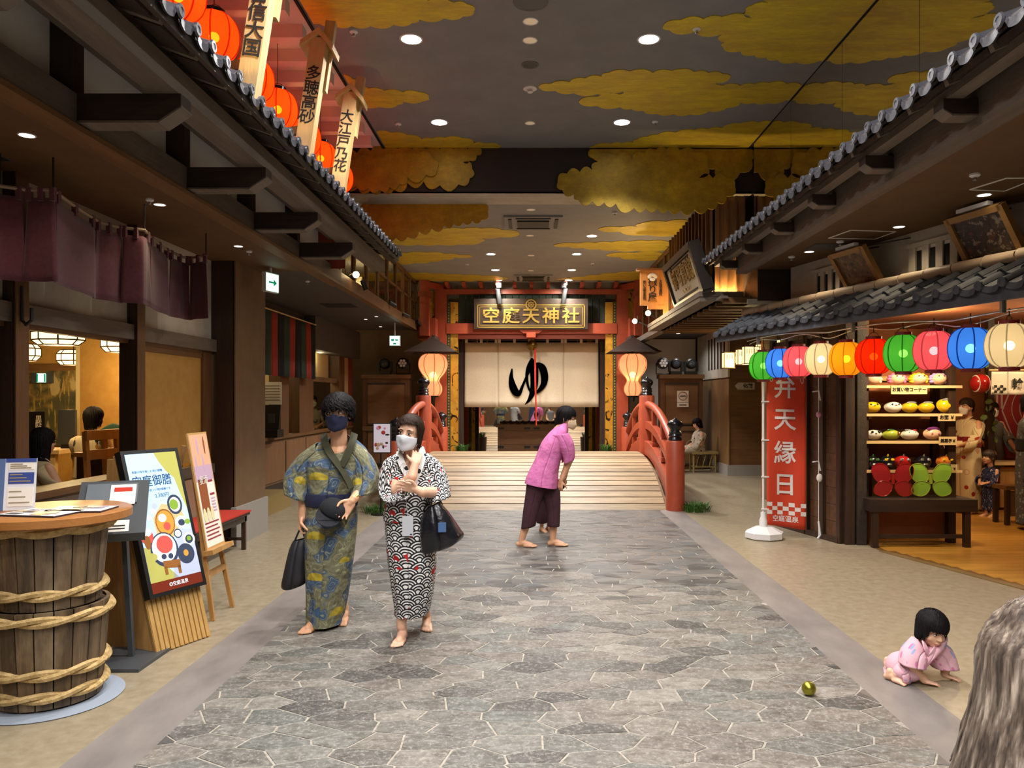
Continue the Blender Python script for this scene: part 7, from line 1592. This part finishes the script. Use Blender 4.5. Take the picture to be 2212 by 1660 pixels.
loft('yukata_top', [(q(888, 991, .06), V((.066, 0, 0)), V((0, .055, .055))), (q(887, 998, .05), V((.13, 0, 0)), V((0, .085, .05))), (q(886, 1010, .05), V((.192, 0, 0)), V((0, .106, .03))), hz(q(884, 1040, .03), .165, .125), hz(q(882, 1080, .02), .150, .130), hz(q(880, 1112, .02), .158, .135), hz(q(880, 1124, .02), .155, .13)], wave_m, wo, 64, 6, folds(9, .03, (4, 7, 11)))
collar(wo, lambda p: (p.x-q(888, 990).x, p.y-5.13, .2), wave_collar, [q(868, 968, .07), q(863, 985, -.02), q(874, 1015, -.075), q(893, 1050, -.11)], .045); collar(wo, lambda p: (p.x-q(888, 990).x, p.y-5.13, .2), wave_collar, [q(908, 966, .07), q(912, 985, -.02), q(905, 1015, -.08), q(890, 1050, -.105)], .045)
sleeve(wo, wave_m, [(q(864, 1005, .05), V((-.01, .0, .08)), V((0, .085, 0))), (q(844, 1022, .0), V((-.04, -.01, .075)), V((.0, .09, 0))), (q(843, 1048, -.05), V((-.07, -.03, .0)), V((.0, .07, .05))), (q(860, 1062, -.12), V((-.05, -.03, -.05)), V((.03, .05, .03))), (q(880, 1052, -.16), V((.0, -.03, -.075)), V((.03, .05, .02)))], 12, 44, .03)
sleeve(wo, wave_m, [(q(914, 1004, .05), V((.02, .0, .08)), V((0, .085, 0))), (q(934, 1022, .05), V((.055, 0, .06)), V((0, .09, 0))), (q(946, 1050, .02), V((.07, 0, .02)), V((0, .10, 0))), (q(951, 1080, -.02), V((.066, 0, .02)), V((0, .105, 0)))], 13)
ph = MB().box(q(881, 1137, -.16), (.07, .006, .13)); tc = thing('white_card', 'white card case hanging before the wave print yukata', 'card', q(881, 1157, -.17)); ph.build('card', mat('card_case', '#c8ccd4', rough=.25), tc); MB().tube([q(881, 1116, -.16), q(878, 1090, -.15), q(870, 1000, -.10)], .002, 5).build('strap', mat('strap_pale', '#c8c0b8'), tc, True); MB().box(q(888, 1155, -.165), (.015, .002, .006)).build('mark', ink, tc)
b2 = thing('shopping_bag', 'shiny black plastic bag hanging from the forearm of the person in the wave print', 'bag', q(955, 1190)); pm = mat('black_plastic_film', '#121216', '#1a1b20', 12, rough=.25, bump=.006, bs=14)
loft('body', [(q(936, 1092, -.08), V((.04, 0, .02)), V((0, .05, 0))), (q(942, 1110, -.08), V((.085, 0, .0)), V((0, .08, 0))), (q(950, 1140, -.08), V((.125, .01, -.01)), V((0, .10, 0))), (q(955, 1168, -.08), V((.135, .01, .025)), V((0, .10, 0))), (q(950, 1185, -.08), V((.10, 0, .03)), V((0, .08, 0))), (q(942, 1190, -.08), V((.02, 0, .0)), V((0, .02, 0)))], pm, b2, 48, 6, folds(6, .07, (4, 7, 12)), 2.6)
for dx in (-8, 8): MB().tube(crom([q(922+dx, 1105, -.11), q(930+dx*.5, 1080, -.10), q(938, 1055, -.05), q(948+dx*.3, 1082, .0), q(952+dx, 1106, -.03)], 4), .012, 7, True, .5).build('handle', pm, b2, True)
MB().box(q(955, 1140, -.185), (.05, .01, .06), R(10)).build('contents_print', mat('bag_print', '#4a6a9a', rough=.3), b2)
# the woman in pink, bending, seen from the side
q = Q(8.3); pk = thing('person', 'person in a pink shirt and maroon cropped trousers bending forward on the path', 'person', (q(1170, 1180).x, 8.3, 0), 0)
hm = head_m(q(1224, 903), R(80), R(12)); HS = .95; b = MB(); head(b, hm, HS); limb(b, [q(1219, 914), q(1205, 932)], [.05, .058])
ank1, ank2 = V((q(1127, 1165).x, 8.2, .09)), V((q(1194, 1165).x, 8.25, .09))
limb(b, [q(1160, 1045, -.05), q(1146, 1105, -.1), ank1], [.09, .058, .034]); limb(b, [q(1190, 1045, .05), q(1196, 1105, -.02), ank2], [.09, .058, .034]); foot(b, ank1, (1, -.15, 0), .95, 1); foot(b, ank2, (1, -.1, 0), .95, 1)
limb(b, [q(1222, 950, -.08), q(1232, 990, -.06), q(1216, 1030, -.06), q(1211, 1040, -.06)], [.05, .042, .032, .024]); hand(b, axes(q(1211, 1040, -.06), (-.1, 0, -1), (.8, -.5, 0)), .85, 1, .8); limb(b, [q(1215, 950, .16), q(1228, 990, .14), q(1218, 1035, .1)], [.05, .042, .03]); hand(b, axes(q(1218, 1035, .1), (-.1, 0, -1), (.8, .5, 0)), .85, 1, .8)
cap(b, q(1200, 950), .10, q(1172, 1040), .11); link('body', remesh(b, 'body', .007), skin, pk)
face_parts(pk, hm, HS, False); face_mask(pk, hm, mat('mask_beige', '#d8bf9c', rough=.85), HS, kind='beak'); hair(pk, hm, hair_black, HS*1.02, .040, -.02, -.08, 1.04, .002, 200, 9, 0, .01)
MB().tube(crom([hm @ V((0, .10, -.02)), q(1204, 922, .01), q(1196, 938, .0), q(1186, 950, .02)], 5), [.035]*4+[.03]*6+[.02]*6, 8).build('ponytail', hair_black, pk, True)
ux = V((.9, 0, .42)).normalized()
loft('shirt', [(q(1210, 918), V((.055, 0, .03)), V((0, .06, 0))), (q(1206, 926), V((.10, 0, .05)), V((0, .12, 0))), (q(1198, 948), V((.145, 0, .05)), V((0, .19, 0))), (q(1186, 985), V((.155, 0, .04)), V((0, .19, 0))), (q(1175, 1015), V((.165, 0, .02)), V((0, .20, 0))), (q(1170, 1040), V((.175, 0, -.02)), V((0, .215, 0))), (q(1169, 1049), V((.178, 0, -.03)), V((0, .22, 0)))], pink_m, pk, 60, 6, folds(6, .03, (4, 7, 10)), 2.2)
sleeve(pk, pink_m, [(q(1210, 938, -.12), V((.085, 0, .01)), V((0, .075, 0))), (q(1222, 960, -.13), V((.08, 0, .02)), V((0, .07, 0))), (q(1229, 985, -.10), V((.062, 0, .02)), V((0, .065, 0))), (q(1229, 998, -.09), V((.052, 0, .02)), V((0, .06, 0)))], 3); sleeve(pk, pink_m, [(q(1208, 938, .15), V((.085, 0, .01)), V((0, .075, 0))), (q(1220, 960, .17), V((.08, 0, .02)), V((0, .07, 0))), (q(1226, 995, .15), V((.06, 0, .02)), V((0, .065, 0)))], 4)
for pts, sd in (([(q(1165, 1035, -.03), V((.13, 0, 0)), V((0, .15, 0))), (q(1155, 1070, -.06), V((.10, 0, .0)), V((0, .11, 0))), (q(1147, 1105, -.09), V((.085, 0, .01)), V((0, .09, 0))), (q(1141, 1139, -.10), V((.075, 0, .015)), V((0, .085, 0)))], 2), ([(q(1180, 1035, .05), V((.13, 0, 0)), V((0, .15, 0))), (q(1190, 1070, .0), V((.10, 0, 0)), V((0, .11, 0))), (q(1195, 1105, -.03), V((.075, 0, 0)), V((0, .09, 0))), (q(1196, 1137, -.05), V((.062, 0, 0)), V((0, .085, 0)))], 3)): loft('trouser_leg', pts, maroon_m, pk, 40, 6, folds(sd, .03, (3, 6, 9)), 2.2)
pch = thing('pouch', 'black pouch held low by the person in the pink shirt', 'pouch', q(1212, 1050)); MB().ball(q(1213, 1049, -.02), (.035, .05, .05), 12, 8).build('body', bm, pch, True); MB().tube([q(1213, 1042, -.02), q(1214, 1034, -.02)], .006, 6).build('strap', bm, pch)
# foreground head
# ---------------------------------------------------------------- people: everyone else
def person(label, pos, h, yaw, robe, hairm=None, sash=None, mask_m=None, arms='down', hairkw=None, lower=None, tilt=0, hyaw=0, child=False, sit=False, voxel=.009, z0=0):
    """a standing or seated person facing local -Y; sizes scale with the height h"""
    s = h/1.62; t = thing('person', label, 'person', (0, 0, 0)); b = MB(); hs = s*(1.45 if child else 1.0); zh = h-.115*hs; dz = 0
    hip = .90*s if not child else .80*s; sh = zh-.20*hs
    if sit: d = hip-.50*s; zh -= d; sh -= d; hip -= d
    hm = head_m((0, -.01, zh), hyaw, tilt); head(b, hm, hs); limb(b, [(0, .02, zh-.05*hs), (0, .03, sh+.02)], [.048*hs, .055*s]); cap(b, (0, .03, sh-.06*s), .09*s, (0, .02, hip), .10*s)
    el_, wr = {}, {}
    for sx in (-1, 1):
        A = V((sx*.165*s, .03, sh-.03*s))
        if arms == 'front': B, C = V((sx*.22*s, -.02, sh-.27*s)), V((sx*.08*s, -.22*s, sh-.33*s))
        elif arms == 'table': B, C = V((sx*.24*s, -.05, sh-.27*s)), V((sx*.20*s, -.28*s, sh-.42*s))
        else: B, C = V((sx*.215*s, .05, sh-.28*s)), V((sx*.20*s, -.03, sh-.52*s))
        limb(b, [A, B, C], [.048*s, .04*s, .027*s]); d = (C-B).normalized(); hand(b, axes(C, d, V((0, -1, 0)) if arms == 'down' else V((-sx, 0, .4))), s*.95, 1, .6); el_[sx], wr[sx] = B, C
        if sit: K, F = V((sx*.11*s, -.42*s, hip+.02)), V((sx*.10*s, -.40*s, .09*s))
        else: K, F = V((sx*.09*s, -.01, hip*.52)), V((sx*.085*s, .01, .09*s))
        limb(b, [(sx*.09*s, .02, hip), K, F], [.085*s, .06*s, .035*s]); foot(b, F, (sx*.15, -1, 0), s*(1.1 if child else .98), sx)
    link('body', remesh(b, 'body', voxel), skin, t); face_parts(t, hm, hs, mask_m is None)
    if mask_m: face_mask(t, hm, mask_m, hs)
    hair(t, hm, hairm or hair_black, hs*1.02, **(dict(n=90, seed=int(h*100)) | (hairkw or {})))
    f = folds(int(abs(pos[0]*37+pos[1]*11)), .03); top = [hz((0, .03, sh+.03*s), .06*s, .055*s), hz((0, .03, sh+.005*s), .125*s, .075*s), hz((0, .03, sh-.05*s), .20*s, .10*s), hz((0, .02, sh-.2*s), .17*s, .125*s)]
    if sit:
        loft('robe', top+[hz((0, .02, hip+.08*s), .17*s, .14*s), hz((0, .0, hip-.03*s), .19*s, .17*s)], robe, t, 48, 5, f)
        loft('robe_skirt', [((0, .06, hip+.0), V((.19*s, 0, 0)), V((0, -.02, .11*s))), ((0, -.22*s, hip+.01), V((.19*s, 0, 0)), V((0, .02, .10*s))), ((0, -.40*s, hip-.02), V((.18*s, 0, 0)), V((0, .07*s, .08*s))), ((0, -.43*s, hip-.22*s), V((.17*s, 0, 0)), V((0, .09*s, .0))), ((0, -.41*s, .16*s), V((.16*s, 0, 0)), V((0, .08*s, 0)))], robe, t, 48, 5, f)
    else:
        hem = .07*s if not child else .16*s
        loft('robe', top+[hz((0, .02, hip+.1*s), .158*s, .125*s)]+([hz((0, .02, hip-.06*s), .175*s, .14*s)] if lower else [hz((0, .02, hip*.8), .18*s, .145*s), hz((0, .02, hip*.4), .17*s, .14*s), hz((0, .02, hem), .15*s, .14*s)]), robe, t, 52, 6, f)
        if lower:
            for sx in (-1, 1): loft('trouser_leg', [hz((sx*.07*s, .02, hip+.02), .11*s, .125*s), hz((sx*.085*s, .01, hip*.5), .09*s, .10*s), hz((sx*.085*s, .01, .16*s), .08*s, .09*s)], lower, t, 32, 5, f)
    if sash: loft('sash', [hz((0, .02, hip+.19*s), .172*s, .138*s), hz((0, .02, hip+.11*s), .174*s, .14*s), hz((0, .02, hip+.05*s), .178*s, .142*s)], sash, t, 40, 4, f)
    for sx in (-1, 1):
        B, C = el_[sx], wr[sx]; d = (C-B).normalized(); mid = B.lerp(C, .6); u = V((sx*.07*s, 0, .02*s)) if arms == 'down' else V((0, .05*s, .10*s)); vv = d.cross(u).normalized()*.075*s
        loft('sleeve', [(V((sx*.14*s, .03, sh-.05*s)), V((sx*.02*s, 0, .06*s)), V((0, .07*s, 0))), (V((sx*.19*s, .03, sh-.13*s)), u, V((0, .08*s, 0))), (B, u, vv*1.1), (mid, u*1.1, vv*1.1)], robe, t, 36, 5, f)
    if not sit or True: collar(t, lambda p: (p.x*2, -1, .2), robe, [V((-.05*s, .04, sh+.06*s)), V((-.055*s, -.03*s, sh+.02*s)), V((0, -.09*s, sh-.10*s)), V((.05*s, -.12*s, sh-.22*s))], .04*s); collar(t, lambda p: (p.x*2, -1, .2), robe, [V((.05*s, .04, sh+.06*s)), V((.055*s, -.03*s, sh+.02*s)), V((0, -.085*s, sh-.10*s)), V((-.04*s, -.11*s, sh-.2*s))], .04*s)
    t.location = (pos[0], pos[1], z0); t.rotation_euler.z = yaw; t['_'] = 0; del t['_']; return t
fl = lambda px, py: ((px-CX)*(CAMH*FPX/(py-CY))/FPX, CAMH*FPX/(py-CY))
olive_print = dots_print('olive_flower_print', '#8a8474', '#4a4a44', '#c08a30', 9, .42)
cream_print = dots_print('cream_red_print', '#d8c79c', '#a02a20', '#d8c79c', 8, .30); navy_dot = dots_print('navy_dot_print', '#23264a', '#8a90b8', '#b0a070', 34, .34); grey_print = dots_print('grey_print', '#4c4c4a', '#7a7a76', '#33332f', 26, .42); flower_w = dots_print('white_flower_print', '#cfc0a0', '#3c4248', '#b8862c', 9, .33); white_sp = dots_print('white_spot_print', '#b8ac98', '#2c2a2a', '#8a7c68', 14, .28); pink_fl = dots_print('pink_floral_print', '#d8a8b4', '#c8749c', '#88a0c8', 19, .34); plain_cream = mat('plain_cream_robe', '#c8b48c', '#bca67e', 8, rough=.9)
long_h = dict(front=.03, side=-.17, back=-.30, n=140, curl=.003, wisp=.05)
up_h = dict(front=.045, side=.0, back=-.06, n=110, curl=.002, wisp=.01)
# stall
p = fl(2088, 1110); pr = person('person in a cream and red yukata inside the stall beside the mask shelf', p, 1.60, R(-75), cream_print, hair_brown, mat('sash_red', '#8a1c20', rough=.9), paper_w, 'front', up_h); MB().ball((0, .09, 1.55), (.05, .05, .05), 12, 8).build('hair_bun', hair_brown, pr, True)
x, y = (2142-CX)*11.55/FPX, 11.55
ap = person('person in a dark apron and blue grey sleeves behind the stall counter', (x, y), 1.55, 0, mat('denim_robe', '#6a7072', '#8a6a4a', 4, rough=.9, lo=.55, hi=.8), hair_black, None, paper_w, 'table', dict(front=.035, side=-.03, back=-.08))
loft('apron', [hz((0, .02, 1.22), .11, .128), hz((0, .015, 1.0), .165, .142), hz((0, .01, .75), .18, .16), hz((0, .01, .45), .19, .165)], navy, ap, 40, 5, folds(3, .02), 2.4)
p = fl(2136, 1117); person('child in a navy dotted jinbei standing before the stall counter', p, .90, R(-70), navy_dot, mat('child_hair', '#2a1c14', '#36261c', 50, rough=.5), None, None, 'front', dict(front=.02, side=-.03, back=-.075, n=120), navy_dot, R(-5), 0, True, voxel=.006)
p = fl(2228, 1146); person('person in a grey patterned yukata cut by the frame edge in the stall', p, 1.66, R(60), grey_print, hair_black, black_matte, paper_w, 'front')
# far bench
p = (3.62, 16.75); sp_ = person('person in a pale spotted yukata sitting on a bamboo stool', p, 1.55, R(-78), white_sp, hair_black, None, None, 'front', dict(front=.03, side=-.10, back=-.12), sit=True, tilt=R(18))
MB().box((0, -.27, .60), (.34, .14, .12)).build('lap_bag', bm, sp_)
stl = thing('bamboo_stool', 'low bamboo stool under the seated person by the wood clad wall', 'stool', (3.70, 16.75, 0)); bam = wood('bamboo', '#9a8450', '#84703e', 'z')
MB().span((3.45, 16.52, .40), (4.02, 16.98, .45)).build('seat', bam, stl)
for xx in (3.5, 3.97):
    for yy in (16.57, 16.93): MB().tube([(xx, yy, 0), (xx, yy, .40)], .022, 8).build('leg', bam, stl, True)
    MB().tube([(xx, 16.57, .12), (xx, 16.93, .12)], .015, 6).build('stretcher', bam, stl, True)
for yy in (16.57, 16.93):
    for k in range(3): MB().tube([(3.55+.14*k, yy, .12), (3.62+.14*k, yy, .38)], .009, 6).build('lattice_strip', bam, stl, True)
    MB().tube([(3.5, yy, .12), (3.97, yy, .12)], .015, 6).build('stretcher', bam, stl, True)
# restaurant
c = P(190, 905, 8.0); s1 = person('person with black hair in a bun and a flower print yukata seated in the restaurant', (c.x, 8.1), 1.60, R(170), flower_w, hair_black, None, None, 'table', dict(front=.03, side=-.06, back=-.10, n=130), sit=True, z0=.30); MB().ball((.05, .12, 1.06), (.075, .07, .08), 16, 10).build('hair_bun', hair_black, s1, True); MB().tube([(.03+.03*cos(a), .195, 1.10+.018*sin(a)) for a in [2*pi*k/14 for k in range(15)]], .005, 5, False).build('hair_clip', steel, s1, True)
c = P(95, 935, 6.3); person('seated person with long black hair and a plain cream robe by the restaurant rail', (c.x-.05, 6.35), 1.50, R(150), plain_cream, hair_black, None, None, 'table', long_h, sit=True, z0=.22)
c = P(326, 925, 7.9); person('seated person in a cream robe half hidden behind the window post', (-4.20, 8.05), 1.56, R(95), plain_cream, hair_black, None, None, 'table', dict(front=.03, side=-.05, back=-.09), sit=True, z0=.36)
gb = thing('dark_green_coat', 'dark green garment draped on a chair back by the wide post', 'garment', P(240, 940, 7.8)); loft('cloth', [(P(228, 925, 8.0), V((.08, 0, .05)), V((0, .05, 0))), (P(238, 935, 8.0), V((.16, 0, .05)), V((0, .07, 0))), (P(245, 948, 8.0), V((.18, 0, .03)), V((0, .07, 0)))], mat('dark_green_cloth', '#1c3a2c', '#244838', 12, rough=.9), gb, 32, 4, folds(3, .06))
c = P(641, 925, 12.6); person('small girl with brown hair looking out over the far counter', (-4.74, 15.3), 1.25, R(60), MATS['skin_fair'], hair_brown, None, None, 'down', dict(front=.03, side=-.10, back=-.13), child=True)
person('standing person in a dark olive robe behind the far counter', (-4.80, 16.7), 1.66, R(20), olive_print, hair_black, None, paper_w, 'front')
# child hidden behind the woman in pink
person('child in maroon trousers mostly hidden behind the person in the pink shirt', (.16, 9.22), 1.06, R(40), pink_m, hair_black, None, None, 'front', None, maroon_m, 0, 0, True)
# toddler crawling
q = Q(4.36); td = thing('person', 'toddler with black bobbed hair in a pink jinbei crouching on the floor', 'person', (q(1985, 1465).x, 4.36, 0), 0)
hm = head_m(q(2014, 1361, -.04), R(8), R(14), R(4)); HS = .80; b = MB(); head(b, hm, HS); el0 = .0
limb(b, [q(2005, 1385, .0), q(1992, 1400, .03)], [.036, .045]); cap(b, q(1985, 1407, .03), .055, q(1957, 1438, .06), .06)
limb(b, [q(1975, 1405, -.04), q(1970, 1440, -.10), V((q(1978, 1462).x, 4.27, .03))], [.034, .030, .022]); hand(b, axes(V((q(1979, 1464).x, 4.26, .022)), (1, -.35, -.12), (.3, 1, 0)), .52, 1, .25, .3)
limb(b, [q(2030, 1410, .04), q(2044, 1440, .0), V((q(2040, 1462).x, 4.36, .03))], [.034, .030, .022]); hand(b, axes(V((q(2042, 1464).x, 4.35, .022)), (.8, -.6, -.12), (.6, .8, 0)), .52, 1, .25, .3)
limb(b, [q(1950, 1440, .03), V((q(1975, 1420).x, 4.32, .12)), V((q(1928, 1450).x, 4.30, .05))], [.055, .042, .026]); foot(b, V((q(1917, 1452).x, 4.33, .055)), (.5, -.85, 0), .60, -1); limb(b, [q(1965, 1440, .10), V((q(2000, 1440).x, 4.44, .09)), V((q(1950, 1450).x, 4.50, .045))], [.055, .042, .026]); foot(b, V((q(1945, 1450).x, 4.52, .055)), (-.2, -1, 0), .60, 1)
link('body', remesh(b, 'body', .0042), MATS['skin_fair'], td); face_parts(td, hm, HS)
hair(td, hm, hair_black, HS*1.03, .030, -.075, -.085, 1.10, .001, 330, 21, 0, .006, thick=.010)
loft('jinbei_top', [(q(2008, 1384, .0), V((.05, 0, .035)), V((0, .055, .0))), (q(2001, 1392, .01), V((.10, 0, .06)), V((0, .10, 0))), (q(1988, 1408, .02), V((.13, 0, .08)), V((0, .125, .0))), (q(1970, 1427, .03), V((.125, 0, .085)), V((0, .135, 0))), (q(1954, 1443, .04), V((.11, 0, .08)), V((0, .14, 0))), (q(1944, 1450, .05), V((.10, 0, .075)), V((0, .14, 0)))], pink_fl, td, 52, 6, folds(4, .045, (4, 7, 10)), 2.2)
sleeve(td, pink_fl, [(q(1986, 1400, -.02), V((-.03, 0, .06)), V((0, .06, 0))), (q(1974, 1413, -.07), V((-.062, 0, .02)), V((0, .065, 0))), (q(1970, 1438, -.10), V((-.066, 0, .01)), V((0, .065, 0)))], 3); sleeve(td, pink_fl, [(q(2012, 1402, .02), V((.03, 0, .06)), V((0, .065, 0))), (q(2030, 1416, .01), V((.06, 0, .04)), V((0, .065, 0))), (q(2042, 1442, .0), V((.068, 0, .0)), V((0, .065, 0)))], 5)
loft('jinbei_trouser', [(q(1950, 1438, .03), V((.06, 0, .03)), V((0, .07, 0))), (V((q(1968, 1428).x, 4.33, .11)), V((.02, .02, .085)), V((.05, .07, 0))), (V((q(1950, 1440).x, 4.30, .075)), V((0, .02, .07)), V((.03, .06, 0))), (V((q(1936, 1447).x, 4.30, .06)), V((.0, .02, .055)), V((.02, .05, 0)))], pink_fl, td, 36, 6, folds(6, .04, (3, 5, 8)), 2.2); loft('jinbei_trouser', [(q(1965, 1440, .08), V((.06, 0, .03)), V((0, .07, 0))), (V((q(2000, 1440).x, 4.44, .09)), V((.0, .02, .06)), V((.03, .05, 0))), (V((q(1960, 1450).x, 4.50, .05)), V((0, .02, .045)), V((.02, .04, 0)))], pink_fl, td, 36, 6, folds(7, .04, (3, 5, 8)), 2.2)
MB().ball(q(1950, 1441, .06), (.092, .10, .085), 20, 12).ball(V((q(1950, 1446).x, 4.30, .062)), (.082, .062, .055), 18, 10).build('jinbei_seat', pink_fl, td, 80)
for pts in ([q(1994, 1388, -.06), q(1999, 1402, -.095), q(2008, 1420, -.085)], [q(2022, 1390, -.03), q(2018, 1404, -.09), q(2006, 1418, -.09)]): collar(td, lambda p: (.4, -1, .2), pink_fl, pts, .025)
# person close to the lens at the frame edge
fp = thing('person', 'close person with greying brown hair seen from behind at the frame edge', 'person', (.98, 1.30, 0), 0); b = MB(); hm = head_m((.805, 1.15, 1.145), R(172), R(6)); head(b, hm, .98)
limb(b, [(.82, 1.16, 1.09), (.87, 1.24, .96)], [.05, .06]); cap(b, (.91, 1.28, .85), .13, (.93, 1.26, .45), .15); limb(b, [(.76, 1.28, .90), (.72, 1.34, .62), (.80, 1.50, .50)], [.05, .042, .03]); limb(b, [(1.08, 1.28, .90), (1.14, 1.34, .62), (1.04, 1.50, .50)], [.05, .042, .03]); hand(b, axes((.80, 1.50, .50), (.4, 1, -.1), (0, 0, 1)), .9, 1, .6); hand(b, axes((1.04, 1.50, .50), (-.4, 1, -.1), (0, 0, 1)), .9, -1, .6)
for sx in (-1, 1): limb(b, [(.93+sx*.1, 1.26, .42), (.93+sx*.13, 1.62, .44), (.93+sx*.1, 1.45, .10)], [.09, .065, .036]); foot(b, V((.93+sx*.1, 1.45, .092)), (sx*.1, 1, 0), .95, -sx)
link('body', remesh(b, 'body', .009), skin, fp)
gh = N('greying_hair'); f1 = gh.noise(7, 3, (9, 9, .8)); gh_m = gh.done(gh.ramp(f1, [(.3, lin('#2e2724')), (.46, lin('#564a41')), (.58, lin('#7a6d61')), (.7, lin('#a8998a'))]), .38)
hair(fp, hm, gh_m, 1.03, .05, -.20, -.26, 1.30, .006, 900, 5, .2, .05, thick=.006, flare=.30)
loft('grey_shirt', [hz((.88, 1.26, 1.0), .07, .065), hz((.90, 1.27, .97), .14, .09), hz((.91, 1.28, .91), .21, .12), hz((.92, 1.27, .70), .19, .15), hz((.93, 1.26, .40), .22, .19), hz((.93, 1.27, .30), .2, .18)], mat('grey_shirt', '#5c5a58', rough=.9), fp, 44, 5, folds(3, .03))
solo('low_stool', MB().span((.75, 1.12, .26), (1.11, 1.44, .30)).span((.77, 1.14, 0), (.81, 1.42, .26)).span((1.05, 1.14, 0), (1.09, 1.42, .26)), brown_wood, 'low wooden stool under the close person at the frame edge', 'stool')
